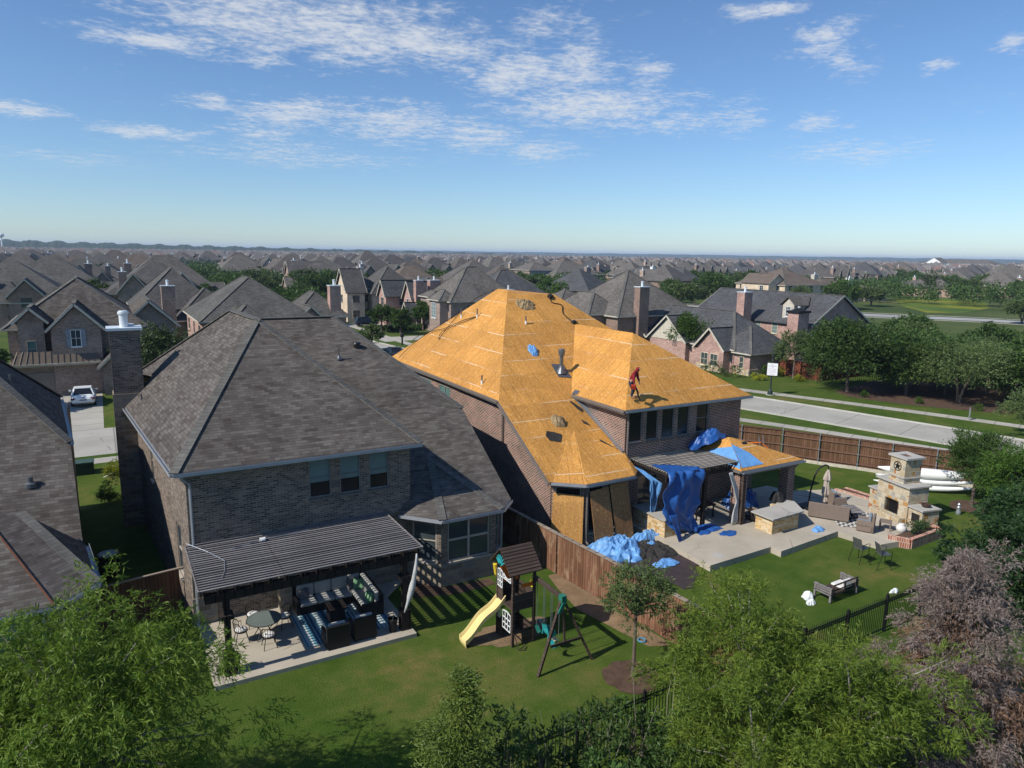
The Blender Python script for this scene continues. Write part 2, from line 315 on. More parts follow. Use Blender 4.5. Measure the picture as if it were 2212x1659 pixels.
# ---------------------------------------------------------------- material list
M = {}
M['sh_grey'] = m_shingle('shingle taupe', [(0.0, (.062, .051, .046)), (.35, (.088, .077, .069)), (.62, (.110, .099, .089)), (.85, (.138, .126, .112)), (1.0, (.078, .065, .060))])
M['sh_cap'] = m_shingle('shingle cap', [(0, (.095, .092, .085)), (1, (.15, .145, .132))], w=0.3, h=0.2)
M['sh_side'] = m_shingle('shingle mid houses', [(0, (.076, .071, .068)), (.5, (.112, .106, .101)), (1, (.15, .144, .137))], rnd=[(0, (1, .98, .96)), (.2, (.80, .80, .81)), (.4, (1.15, 1.12, 1.06)), (.6, (.95, .88, .84)), (.75, (.70, .76, .84)), (.85, (1.25, 1.05, .92)), (.93, (.88, .90, .88))])
M['brick_g'] = m_brick('brick grey brown', [(0, (.080, .060, .048)), (.3, (.125, .095, .075)), (.6, (.185, .142, .110)), (.85, (.25, .195, .15)), (1, (.10, .08, .066))], (.26, .235, .205), dirt=.2)
M['brick_r'] = m_brick('brick red brown', [(0, (.060, .026, .022)), (.35, (.15, .055, .038)), (.7, (.21, .082, .058)), (1, (.10, .045, .037))], (.42, .36, .30), h=.09, mort=.016)
M['brick_mid'] = m_brick('brick mid houses', [(0, (.17, .10, .08)), (.5, (.27, .17, .135)), (1, (.36, .24, .19))], (.42, .37, .32), rnd=[(0, (1, 1, 1)), (.25, (.78, .72, .70)), (.5, (1.35, 1.38, 1.3)), (.7, (1.0, .86, .80)), (.88, (1.7, 1.85, 1.8))])
M['brick_pink'] = m_brick('brick rose', [(0, (.25, .12, .10)), (.5, (.38, .20, .165)), (1, (.46, .28, .23))], (.50, .44, .38))
M['brick_brn'] = m_brick('brick brown blend', [(0, (.15, .10, .08)), (.4, (.26, .18, .145)), (.8, (.33, .24, .20)), (1, (.20, .15, .14))], (.40, .36, .31))
M['brick_tan'] = m_brick('brick tan', [(0, (.50, .38, .26)), (.5, (.62, .48, .34)), (1, (.70, .58, .42))], (.62, .55, .45))
M['stone_g'] = m_stone('field stone grey', [(0, (.20, .16, .12)), (.3, (.28, .23, .17)), (.6, (.24, .21, .18)), (.8, (.33, .27, .19))], (.30, .27, .22), .55, .24, .018)
M['stone_y'] = m_stone('limestone', [(0, (.42, .34, .22)), (.25, (.50, .43, .31)), (.5, (.42, .23, .08)), (.6, (.34, .32, .27)), (.8, (.50, .44, .33)), (.92, (.33, .14, .05))], (.56, .49, .36), .36, .3, .018)
M['stone_bar'] = m_stone('bar stone', [(0, (.55, .36, .16)), (.3, (.62, .46, .26)), (.6, (.46, .28, .11)), (.8, (.60, .50, .34))], (.66, .57, .40), .42, .2, .014)
M['osb'] = m_osb('wood panel deck'); M['osb_old'] = m_osb('weathered board', (.36, .185, .075), False); M['osb_new'] = m_osb('plain board', (.58, .30, .09), False)
M['fascia_g'] = m_plain('fascia grey', (.13, .12, .11), .6); M['gutter'] = m_plain('gutter grey', (.36, .38, .41), .4, .3, .1)
M['gutter_d'] = m_plain('gutter taupe', (.16, .14, .125), .5, 0, .1); M['trim_cream'] = m_plain('trim cream', (.50, .46, .38), .6)
M['white'] = m_plain('white paint', (.78, .79, .78), .5, 0, .06); M['white_metal'] = m_plain('white metal', (.72, .76, .78), .35, .2, .06)
M['frame_g'] = m_plain('frame grey', (.20, .19, .175), .6, 0, .1); M['frame_tan'] = m_plain('frame tan', (.42, .38, .32), .6, 0, .1)
M['glass'] = m_glass('window glass'); M['glass_teal'] = m_glass('shaded glass', (.07, .13, .125), .15); M['glass_dark'] = m_glass('dark opening', (.008, .008, .01), .2)
M['blind'] = m_plain('roller blind', (.14, .20, .195), .6, 0, .08); M['curtain'] = m_plain('curtain', (.42, .38, .33), .8)
M['metal_dark'] = m_plain('dark metal', (.03, .03, .032), .4, .5, .1); M['metal_grey'] = m_plain('grey metal', (.16, .17, .18), .4, .6, .15)
M['black'] = m_plain('black', (.012, .012, .013), .6, 0, .2); M['felt'] = m_plain('black felt', (.03, .028, .026), .8, 0, .3)
M['galv'] = m_plain('galvanised', (.38, .41, .44), .35, .6, .12); M['copper'] = m_plain('copper', (.30, .13, .07), .4, .6, .2)
M['bronze_roof'] = m_plain('bronze seam roof', (.17, .135, .10), .45, .3, .12)
M['garage'] = m_plain('garage door taupe', (.20, .18, .165), .6, 0, .08); M['shutter'] = m_plain('shutter blue grey', (.24, .27, .31), .7)
M['pergola_g'] = m_wood('pergola lath grey', (.16, .145, .14), (.25, .235, .235), .35, 'Y'); M['timber_d'] = m_wood('dark timber', (.022, .017, .015), (.045, .035, .03), .3)
M['pergola_o'] = m_wood('pergola lath tan', (.34, .30, .24), (.50, .44, .37), .35, 'Y')

def m_conc(name, c, joint=None, sc=0.8):
    t = NT(name); v = t.coord('Pos'); n = t.noise(v, sc, 5, 0.6); n2 = t.noise(v, 20, 3, 0.6); n3 = t.noise(t.coord('Pos', (1, 1, 1), loc=(9, 4, 0)), sc * 0.3, 3, 0.5)
    f = t.math('MULTIPLY', t.mapr(n, .3, .7, .86, 1.1), t.math('MULTIPLY', t.mapr(n2, .3, .7, .95, 1.05), t.mapr(n3, .3, .7, .92, 1.07)))
    col = t.mix(1.0, c, f, 'MULTIPLY'); vo = t.n('ShaderNodeTexVoronoi', feature='DISTANCE_TO_EDGE'); t.l(t.coord('Pos'), vo.inputs['Vector']); vo.inputs['Scale'].default_value = .22
    ck = t.math('MULTIPLY', t.math('LESS_THAN', vo.outputs['Distance'], .006), t.mapr(t.noise(v, .5, 2, .5), .5, .6, 0, .55)); col = t.mix(ck, col, tuple(x * .45 for x in c))
    col = t.mix(t.mapr(t.noise(v, 1.6, 4, .7), .62, .74, 0, .45), col, tuple(x * .55 for x in c))
    if joint:
        s = t.n('ShaderNodeSeparateXYZ'); t.l(t.coord('UV'), s.inputs[0])
        for i in (0, 1):
            if joint[i]:
                fr = t.math('FRACT', t.math('DIVIDE', s.outputs[i], joint[i])); col = t.mix(t.math('MULTIPLY', t.math('LESS_THAN', fr, 0.03 / joint[i] * 2.6), .7), col, tuple(x * .35 for x in c))
    return t.fin(col, .9, 0, .15)
M['patio'] = m_conc('patio concrete', (.42, .375, .30)); M['road'] = m_conc('road concrete', (.37, .355, .315), (0, 5.0), .35); M['walk'] = m_conc('walk concrete', (.39, .37, .32), (0, 1.8), .5)
M['kerb'] = m_conc('kerb concrete', (.45, .44, .40)); M['bartop'] = m_conc('stone top', (.40, .385, .35)); M['road_far'] = m_conc('far road', (.36, .36, .35), None, .1)
def m_grass():
    t = NT('lawn grass'); v = t.coord('Pos'); big = t.noise(v, .16, 5, .6, .4); med = t.noise(v, 1.1, 4, .65); fine = t.noise(t.coord('Pos', (1, 1, 1), (0, 0, .5)), 26, 3, .7); mow = t.noise(t.coord('Pos', (.5, 3, 1)), .8, 3, .6)
    f = t.math('ADD', t.math('MULTIPLY', big, .62), t.math('ADD', t.math('MULTIPLY', med, .34), t.math('MULTIPLY', mow, .08)))
    col = t.ramp(f, [(.34, (.034, .072, .008)), (.46, (.056, .100, .013)), (.55, (.082, .120, .020)), (.63, (.13, .135, .033)), (.70, (.21, .155, .06))])
    far = t.n('ShaderNodeVectorMath', operation='LENGTH'); t.l(v, far.inputs[0]); ff = t.mapr(far.outputs['Value'], 60, 200, 0, 1)
    col = t.mix(ff, col, t.ramp(t.noise(v, .02, 4, .6), [(.35, (.045, .075, .02)), (.5, (.075, .10, .03)), (.65, (.13, .135, .05))]))
    col = t.mix(1.0, col, t.mapr(fine, .3, .7, .45, 1.55), 'MULTIPLY'); t.bump(fine, .05, .9); return t.fin(col, .9, 0, .1)
M['grass'] = m_grass()
M['mulch'] = m_plain('mulch', (.085, .052, .034), .95, 0, .35, 2.0, .04, 'Pos'); M['soil'] = m_plain('bare soil', (.20, .135, .075), .95, 0, .3, 1.2, .03, 'Pos')
M['meadow'] = (lambda t: t.fin(t.mix(1.0, t.ramp(t.noise(t.coord('Pos', (1, .45, 1), (0, 0, .5)), .05, 5, .6), [(.3, (.05, .09, .02)), (.47, (.08, .13, .025)), (.57, (.20, .20, .02)), (.66, (.12, .13, .04)), (.75, (.06, .10, .02))]), t.mapr(t.noise(t.coord('Pos'), 2.5, 4, .7), .3, .7, .7, 1.3), 'MULTIPLY'), .95, 0, .1))(NT('meadow flowers'))
M['fence_in'] = m_wood('cedar fence warm', (.12, .055, .03), (.26, .135, .08), .14, 'X', .85, (.34, .24, .15)); M['fence_cap'] = m_wood('fence cap', (.20, .16, .125), (.34, .28, .225), .5, 'Y')
M['fence_out'] = m_wood('cedar fence dark', (.10, .052, .03), (.21, .115, .07), .14, 'X', .85); M['rail'] = m_wood('fence rail', (.14, .075, .05), (.20, .115, .08), .3, 'Y')
M['fence_red'] = m_wood('stained fence red', (.13, .04, .022), (.21, .07, .04), .14, 'X', .85)
# ---------------------------------------------------------------- building helpers
def wall(mb, p0, p1, z0, z1, ops=(), d=0.11):
    """vertical wall p0 to p1 (outside on the right hand), with window openings (u0,u1,z0,z1) set back by d"""
    p0 = Vector((*p0, 0)); p1 = Vector((*p1, 0)); L = (p1 - p0).length; t = (p1 - p0) / L; n = Vector((t.y, -t.x, 0))
    us = sorted({0, L, *[o[0] for o in ops], *[o[1] for o in ops]}); zs = sorted({z0, z1, *[o[2] for o in ops], *[o[3] for o in ops]})
    for i in range(len(us) - 1):
        for j in range(len(zs) - 1):
            cu, cz = (us[i] + us[i + 1]) / 2, (zs[j] + zs[j + 1]) / 2
            if any(o[0] < cu < o[1] and o[2] < cz < o[3] for o in ops): continue
            a = p0 + t * us[i]; b = p0 + t * us[i + 1]
            mb.poly([(a.x, a.y, zs[j]), (b.x, b.y, zs[j]), (b.x, b.y, zs[j + 1]), (a.x, a.y, zs[j + 1])])
    for u0, u1, a0, a1 in ops:
        A = p0 + t * u0; B = p0 + t * u1; Ai = A - n * d; Bi = B - n * d
        for q in ([(A, a0), (Ai, a0), (Ai, a1), (A, a1)], [(Bi, a0), (B, a0), (B, a1), (Bi, a1)], [(A, a0), (B, a0), (Bi, a0), (Ai, a0)], [(Ai, a1), (Bi, a1), (B, a1), (A, a1)]):
            mb.poly([(v.x, v.y, z) for v, z in q])
def window(root, p0, p1, u0, u1, z0, z1, d=0.11, fm='frame_g', gm='glass', nx=1, nz=2, fw=0.05, blind=0, sill=True, mb_w=0.03, proud=False):
    p0 = Vector((*p0, 0)); p1 = Vector((*p1, 0)); t = (p1 - p0).normalized(); n = Vector((t.y, -t.x, 0)); off = 0.035 if proud else -d + 0.045
    f = MB(); C0 = p0 + n * off
    def V(u, z, o=0): q = C0 + t * u + n * o; return (q.x, q.y, z)
    for a, b in (((u0, z0), (u0, z1)), ((u1, z0), (u1, z1))): f.bar(V(a[0] + (fw / 2 if a[0] == u0 else -fw / 2), a[1]), V(b[0] + (fw / 2 if a[0] == u0 else -fw / 2), b[1]), fw, 0.07, up=n)
    for z in (z0 + fw / 2, z1 - fw / 2): f.bar(V(u0 + fw, z), V(u1 - fw, z), 0.07, fw)
    for i in range(1, nx): u = u0 + (u1 - u0) * i / nx; f.bar(V(u, z0 + fw), V(u, z1 - fw), mb_w, 0.055, up=n)
    for j in range(1, nz): z = z0 + (z1 - z0) * j / nz; f.bar(V(u0 + fw, z), V(u1 - fw, z), 0.05, mb_w)
    fo = f.build('window', M[fm], root)
    g = MB(); g.poly([V(u0 + .01, z0 + .01, -.03), V(u1 - .01, z0 + .01, -.03), V(u1 - .01, z1 - .01, -.03), V(u0 + .01, z1 - .01, -.03)]); g.build('pane', M[gm], fo)
    if blind:
        b = MB(); zb = z1 - (z1 - z0) * blind; b.poly([V(u0 + fw, zb, -.022), V(u1 - fw, zb, -.022), V(u1 - fw, z1 - fw, -.022), V(u0 + fw, z1 - fw, -.022)]); b.build('blind', M['blind'], fo)
    if sill: s = MB(); s.bar(V(u0 - .04, z0 - .045, d * .55), V(u1 + .04, z0 - .045, d * .55), d + .08 if not proud else .08, .08); s.build('sill', M['fascia_g'] if fm == 'frame_g' else M[fm], fo)
    return fo
def roofmesh(root, polys, mat='sh_grey', caps=(), cap='sh_cap', t=0.13, name='roof'):
    mb = MB()
    for p in polys: mb.slab(p, t)
    mb.cur = 1
    for a, b in caps:
        a = Vector(a); b = Vector(b); mb.bar(a + Vector((0, 0, .004)), b + Vector((0, 0, .004)), 0.34, 0.045)
    return mb.build(name, [M[mat], M[cap]], root)
def gutter(root, pts, m='gutter', w=0.12, name='gutter', drop=.08):
    mb = MB()
    for a, b in zip(pts, pts[1:]):
        a = Vector(a); b = Vector(b); t = (b - a).normalized(); n = Vector((t.y, -t.x, 0)); o = n * w / 2 + Vector((0, 0, -drop))
        mb.bar(a + o - Vector((0, 0, .05)), b + o - Vector((0, 0, .05)), w, .012); mb.bar(a + n * w + Vector((0, 0, -drop)), b + n * w + Vector((0, 0, -drop)), .012, .12)
        mb.bar(a + n * .008 + Vector((0, 0, -drop)), b + n * .008 + Vector((0, 0, -drop)), .012, .12)
    return mb.build(name, M[m], root)
def downspout(root, x, y, z0, z1, m='gutter', elbow=(0, 0)):
    mb = MB(); mb.tube([(x + elbow[0], y + elbow[1], z1), (x + elbow[0] * .9, y + elbow[1] * .9, z1 - .12), (x, y, z1 - .4), (x, y, z0 + .15), (x, y - .2, z0 + .03)], .05, 6); return mb.build('downspout', M[m], root)
def pipe(root, x, y, z, h=.45, r=.045, boot=True, m='metal_grey'):
    mb = MB(); mb.tube([(x, y, z - .15), (x, y, z + h)], r, 8); o = mb.build('vent_pipe', M[m], root)
    if boot: b = MB(); b.lathe([(r * 3.2, -.06), (r * 2.8, .03), (r * 1.3, .16)], (x, y, z), 10); b.build('boot', M[m], o)
    return o
# ---------------------------------------------------------------- the ground
def hm(x, y):
    s = lambda a, b, v: (lambda q: q * q * (3 - 2 * q))(max(0, min(1, (v - a) / (b - a))))
    return (0.6 * s(43, 50, y) + 0.4 * s(61, 70, y)) * (1 - s(8, 30, x)) * (1 - s(120, 170, y)) * s(-120, -80, x)
def drape(name, pts, n, mat, off, kind='structure', label=None, across=4):
    """pts: list of (left point, right point) pairs of a ribbon"""
    mb = MB(); rows = []
    for (a, b), (c, d) in zip(pts, pts[1:]):
        for k in range(n): q = k / n; rows.append((Vector(a).lerp(Vector(c), q), Vector(b).lerp(Vector(d), q)))
    rows.append((Vector(pts[-1][0]), Vector(pts[-1][1])))
    P = []
    for a, b in rows:
        for i in range(across + 1): v = a.lerp(b, i / across); P.append((v.x, v.y, hm(v.x, v.y) + off))
    mb.grid(P, across + 1, len(rows))
    me_uv = []; o = mb.build(name, mat, None, origin=(0, 0, 0))
    # run the joints along the ribbon
    ul = o.data.uv_layers[0]; L = [0]
    for (a, b), (c, d) in zip(rows, rows[1:]): L.append(L[-1] + ((a + b) / 2 - (c + d) / 2).length)
    W_ = (rows[0][1] - rows[0][0]).length
    for lp in o.data.loops:
        r_, c_ = divmod(lp.vertex_index, across + 1); ul.data[lp.index].uv = (c_ / across * W_, L[r_])
    o['kind'] = kind
    if label: o['label'] = label
    return o
def axisgrid(v0, v1, fine0, fine1, st, coarse):
    a = [v0] + [v for v in coarse if v0 < v < fine0]; x = fine0
    while x <= fine1: a.append(x); x += st
    return a + [v for v in coarse if fine1 + 1 < v < v1] + [v1]
gx = axisgrid(-9000, 16000, -130, 60, 2.5, [-3000, -1000, -400, 100, 200, 500, 1200, 3000]); gy = axisgrid(-3000, 16000, 40, 172, 2.5, [-300, -50, 0, 20, 300, 600, 1500, 4000])
g = MB(); g.grid([(x, y, hm(x, y)) for y in gy for x in gx], len(gx), len(gy)); o = g.build('ground', M['grass'], None, origin=(0, 0, 0), uv=False); tag(o, kind='structure', label='green lawn and grass verges between the houses')
def ribbon(cl, w):
    out = []
    for i, p in enumerate(cl):
        a = Vector(cl[max(i - 1, 0)]); b = Vector(cl[min(i + 1, len(cl) - 1)]); t = (b - a).normalized(); n = Vector((-t.y, t.x)); out.append((Vector(p) + n * w / 2, Vector(p) - n * w / 2))
    return out
def smooth(cl, k=4):
    cl = [Vector(p) for p in cl]; out = []
    for i in range(len(cl) - 1):
        p0, p1, p2, p3 = cl[max(i - 1, 0)], cl[i], cl[i + 1], cl[min(i + 2, len(cl) - 1)]
        for j in range(k):
            t = j / k; out.append(.5 * ((2 * p1) + (p2 - p0) * t + (2 * p0 - 5 * p1 + 4 * p2 - p3) * t * t + (3 * p1 - p0 - 3 * p2 + p3) * t ** 3))
    return out + [cl[-1]]
def off_line(cl, d):
    out = []
    for i, p in enumerate(cl):
        a = Vector(cl[max(i - 1, 0)]); b = Vector(cl[min(i + 1, len(cl) - 1)]); t = (b - a).normalized(); n = Vector((t.y, -t.x)); out.append(Vector(p) + n * d)
    return out
Z3 = lambda X, Y: ((1660 + X / 2.4578) / 1.1573, (560 + Y / 2.4578) / 1.1573)
BL = smooth([(62.4, 14), (59.4, 27.5), (56.9, 37), (54.1, 47), (49.8, 60), (43, 77), (36.5, 92), (34.0, 104), (33.6, 130), (34, 330)])
drape('boulevard_road', ribbon(BL, 6.2), 1, M['road'], .010, label='pale concrete road curving past the wooden fence')
drape('street_road', ribbon(smooth([(-120, 56.2), (-40, 56.2), (0, 56.3), (30, 56.6), (50, 58)]), 7.9), 2, M['road'], .006, label='concrete street behind the grey roofed house')
for nm, cl_, w_ in (('sidewalk_near', [(58.8, 14), (57.3, 20), (54.0, 28.0), (51, 35.3), (47.9, 42.2), (43.5, 51)], 1.35), ('sidewalk_far', [(71.5, 14), (69.6, 24), (67.5, 31.2), (63.4, 42), (59.0, 52.2), (54, 64), (47.3, 79)], 1.5)):
    drape(nm, ribbon(smooth(cl_), w_), 1, M['walk'], .014)
KB = MB()
for d in (-3.16, 3.16):
    q = off_line(BL, d)
    for a, b in zip(q, q[1:]): KB.bar((a.x, a.y, .055), (b.x, b.y, .055), .15, .13)
tag(KB.build('kerb', M['kerb'], None), kind='structure')
drape('sidewalk_street', ribbon([(-90, 50.9), (28, 50.9)], 1.3), 30, M['walk'], .014)
drape('driveway', [((-6.9, 60.1), (-.6, 60.1)), ((-6.9, 74), (-.6, 74))], 6, M['walk'], .012, label='pale concrete driveway in front of the brick garage')
F2 = smooth([(135, 175), (150, 145)] + [tuple(at(*Z3(X, Y), 0))[:2] for X, Y in ((1105, 552), (1400, 566), (1700, 579), (2000, 593), (2212, 606))] + [(205, 35)]); drape('far_road', ribbon(off_line(F2, 0), 8.5), 1, M['road_far'], .02); drape('far_sidewalk', ribbon(off_line(F2, 7.5), 1.8), 1, M['walk'], .022); drape('far_sidewalk_near', ribbon(off_line(F2, -8.2), 1.5), 1, M['walk'], .022)
def flat(name, pts, mat, z, label=None, kind='structure', h=0.0):
    mb = MB(); mb.prism(pts, z - h, z) if h else mb.poly([(p[0], p[1], z) for p in pts])
    return tag(mb.build(name, mat, None), label, None, None, kind)
def blob(cx, cy, rx, ry, n=22, seed=0, jit=.12):
    r_ = random.Random(seed); return [(cx + rx * (1 + r_.uniform(-jit, jit)) * math.cos(2 * math.pi * k / n), cy + ry * (1 + r_.uniform(-jit, jit)) * math.sin(2 * math.pi * k / n)) for k in range(n)]
flat('meadow', [tuple(at(u, v, 0))[:2] for u, v in ((1925, 640), (1950, 662), (2003, 676), (2080, 676), (2137, 666), (2132, 655), (2085, 646), (2000, 642))], M['meadow'], .03, 'wild meadow with yellow flowers beyond the far road')
flat('mulch_bed', [tuple(at(*Z3(X, Y), 0))[:2] for X, Y in ((1045, 1030), (1130, 1060), (1290, 1085), (1560, 1118), (1900, 1150), (2120, 1170), (2260, 1120), (2260, 1010), (1950, 1000), (1700, 975), (1450, 955), (1250, 970))], M['mulch'], .012, 'brown mulch bed under the roadside trees')
flat('mulch_ring', blob(14.55, 16.85, .95, .95, seed=3), M['mulch'], .02, 'round mulch ring at the foot of the young tree')
flat('bare_strip', [(16.2, 24.6), (16.75, 24.6), (17.15, 17.6), (16.3, 18), (15.6, 21.5), (15.9, 23.4)], M['soil'], .008, 'worn bare earth strip along the brown fence')
flat('bare_patch', blob(12.3, 21.3, 1.7, .75, seed=5, jit=.2), M['soil'], .010, 'worn earth under the slide and play tower')
flat('mulch_bed_house', [(9.8, 25.6), (12, 24.9), (13.8, 25.0), (13.8, 25.6), (11.7, 25.7), (10.5, 26.9)], M['mulch'], .012)
flat('patio_grey_house', [(2.2, 22.6), (9.15, 22.6), (9.15, 25.9), (10.3, 27), (2.2, 27.2)], M['patio'], .15, 'pale concrete patio under the timber pergola', h=.3)
flat('patio_stripped_house', [(22.9, 21.5), (27.05, 21.65), (27.05, 21.05), (31.75, 21.4), (32.1, 19.3), (34, 19.0), (36.6, 19.3), (38.6, 25.4), (34.8, 26.9), (34.4, 28.2), (22.9, 28.2)], M['patio'], .3, 'wide raised concrete patio behind the stripped house', h=.5)
# ---------------------------------------------------------------- grey shingled house (foreground left centre)
def grey_house():
    t = thing('grey_shingle_house', 'large two storey brick house with grey shingle hip roof and brick chimney, nearest the camera', 'house', (2.1, 27.05, 0))
    G0 = (1.71, 26.68, 6.2); G1 = (11.09, 26.65, 6.2); E1 = (.6, 39.45, 6.2); N1 = (2.02, 40.29, 7.61); N2 = (1.47, 43.4, 7.35); PA = (6.05, 33.75, 10.89); RF = (5.68, 38.62, 10.94)
    zb = lambda y: 6.2 + .52 * (y - 32.03); RL = (6.6, 40.0, zb(40)); RR = (11.25, 40.0, zb(40)); CB = (15.56, 32.03, 6.2); LB = (15.2, 26.25, zb(26.25)); AP = (12.5, 29.1, zb(29.1))
    e = 3.22; b0 = (10.1, 26.75, e); b1 = (11.41, 25.27, e); b2 = (14.24, 25.29, e); b3 = (15.15, 26.2, e)
    roof = roofmesh(t, [[G0, G1, PA], [G0, PA, RF, N2, N1, E1], [G1, (11.09, 41, 6.2), (6.1, 41, 10.9), PA],
        [LB, CB, RR, RL, (6.6, 33, zb(33)), (10.6, 27.0, zb(27.0)), (10.6, 26.25, zb(26.25))], [CB, (15.56, 47.5, 6.2), RR], [(15.56, 47.5, 6.2), (1.5, 47.5, 6.2), RL, RR], [RF, RL, (1.5, 47.5, 6.2), N2]],
        'sh_grey', [(G0, PA), (G1, PA), (PA, RF), (RL, RR), (RR, CB), (RF, N2)])
    roofmesh(t, [[b1, b2, AP], [b0, b1, AP, (10.6, 27.2, zb(27.2) + .01)], [b2, b3, AP]], 'sh_grey', [(b1, AP), (b2, AP)], name='bay_roof')
    W0 = (2.1, 27.05); W1 = (10.72, 27.05); S1 = (1.05, 39.2)
    wl = MB(); ops = [(4.4, 5.28, 4.38, 5.98), (5.62, 6.48, 4.38, 5.98), (6.84, 7.68, 4.38, 5.98)]
    wall(wl, W0, W1, 0, 6.12, ops); sops = [(3.9, 4.5, 3.6, 5.4), (9.6, 10.5, 1.3, 3.4)]
    wall(wl, S1, W0, 0, 6.12, sops); wall(wl, (1.05, 47.1), S1, 0, 6.12); wall(wl, (10.72, 27.05), (10.72, 33), 3, 6.12)
    # bay
    Bp = [(10.45, 27.05), (11.6, 25.85), (14.15, 25.85), (14.85, 26.6)]
    wall(wl, Bp[0], Bp[1], 1.05, 3.15, [(.35, 1.45, 1.05, 2.95)]); wall(wl, Bp[1], Bp[2], 1.05, 3.15, [(.32, 2.3, 1.05, 2.95)]); wall(wl, Bp[2], Bp[3], 1.05, 3.15, [(.25, .85, 1.05, 2.95)])
    wl.poly([(14.9, 26.6, 0), (15.1, 32.03, 0), (15.1, 32.03, 6.1), (14.9, 26.6, 3.25)]); wall(wl, (15.1, 32.03), (15.1, 47.1), 0, 6.12); wall(wl, (15.1, 47.1), (1.05, 47.1), 0, 6.12)
    wl.build('wall', M['brick_g'], t)
    so = MB(); wall(so, (10.42, 27.02), (11.57, 25.8), 0, 1.05); wall(so, (11.57, 25.8), (14.18, 25.8), 0, 1.05); wall(so, (14.18, 25.8), (14.9, 26.6), 0, 1.05)
    so.box(5.2, 10.4, 26.98, 27.05, 0, 1.45); so.box(2.06, 2.9, 26.98, 27.06, 0, 1.2); so.box(5.1, 5.55, 26.45, 28, 0, 2.6); so.build('stone_base', M['stone_g'], t)
    for k, o_ in enumerate(ops): window(t, W0, W1, *o_, blind=.62, gm='glass_dark', nz=2)
    for o_ in sops: window(t, S1, W0, *o_, fm='frame_tan', nz=2)
    window(t, Bp[0], Bp[1], .35, 1.45, 1.05, 2.95, fm='frame_tan', nz=2); window(t, Bp[1], Bp[2], .32, 2.3, 1.05, 2.95, fm='frame_tan', nx=2, nz=2, mb_w=.09); window(t, Bp[2], Bp[3], .25, .85, 1.05, 2.95, fm='frame_tan', nz=2)
    cu = MB()
    for x0, x1 in ((12.0, 12.45), (12.95, 13.05), (13.5, 13.8)):
        n = 14; P = [(x0 + (x1 - x0) * i / (n - 1), 26.03 + .03 * math.sin(i * 1.9), z) for z in (1.1, 2.9) for i in range(n)]; cu.grid(P, n, 2)
    cu.build('curtain', M['curtain'], t)
    fs = MB(); fs.box(2.1, 10.7, 26.72, 27.05, 6.0, 6.06); fs.box(11.3, 14.4, 25.4, 25.85, 3.1, 3.14); fs.build('soffit', M['fascia_g'], t)
    gutter(t, [G0, G1]); gutter(t, [E1, G0]); gutter(t, [b0, b1, b2, b3], w=.1)
    downspout(t, 2.22, 26.95, 0.1, 6.05, 'gutter', (-.3, -.25)); downspout(t, 14.75, 26.3, 0, 3.1, 'gutter')
    pipe(t, 10.5, 36.3, 8.48, .55); pipe(t, 1.3, 38.1, 6.75, .3, .04, False); v = MB(); v.lathe([(.18, -.05), (.17, .1), (.24, .13), (.2, .22), (.02, .24)], (11.75, 37.2, 8.95), 12); v.build('roof_vent', M['metal_dark'], t)
    # chimney on the driveway side
    ch = MB(); ch.box(.16, 1.5, 39.55, 40.7, 6.85, 10.0); o_ = ch.build('chimney', M['brick_g'], t)
    c2 = MB(); c2.box(.1, 1.55, 39.5, 40.75, 0, 6.85); c2.build('chimney_base', M['stone_g'], o_)
    c3 = MB(); c3.box(.05, 1.62, 39.44, 40.82, 10.0, 10.13); c3.build('cap', M['white_metal'], o_)
    c4 = MB(); c4.lathe([(.2, 0), (.2, .62), (.25, .63), (.25, .74), (.2, .76), (.19, .8)], (.85, 40.1, 10.13), 16); c4.lathe([(.2, 0), (.2, .12)], (1.1, 40.4, 10.13), 12); c4.build('flue', M['white_metal'], o_)
    br = MB(); br.bar((.45, 39.4, 3), (1.5, 39.0, 3), .2, 5); 
    return t
grey_house()
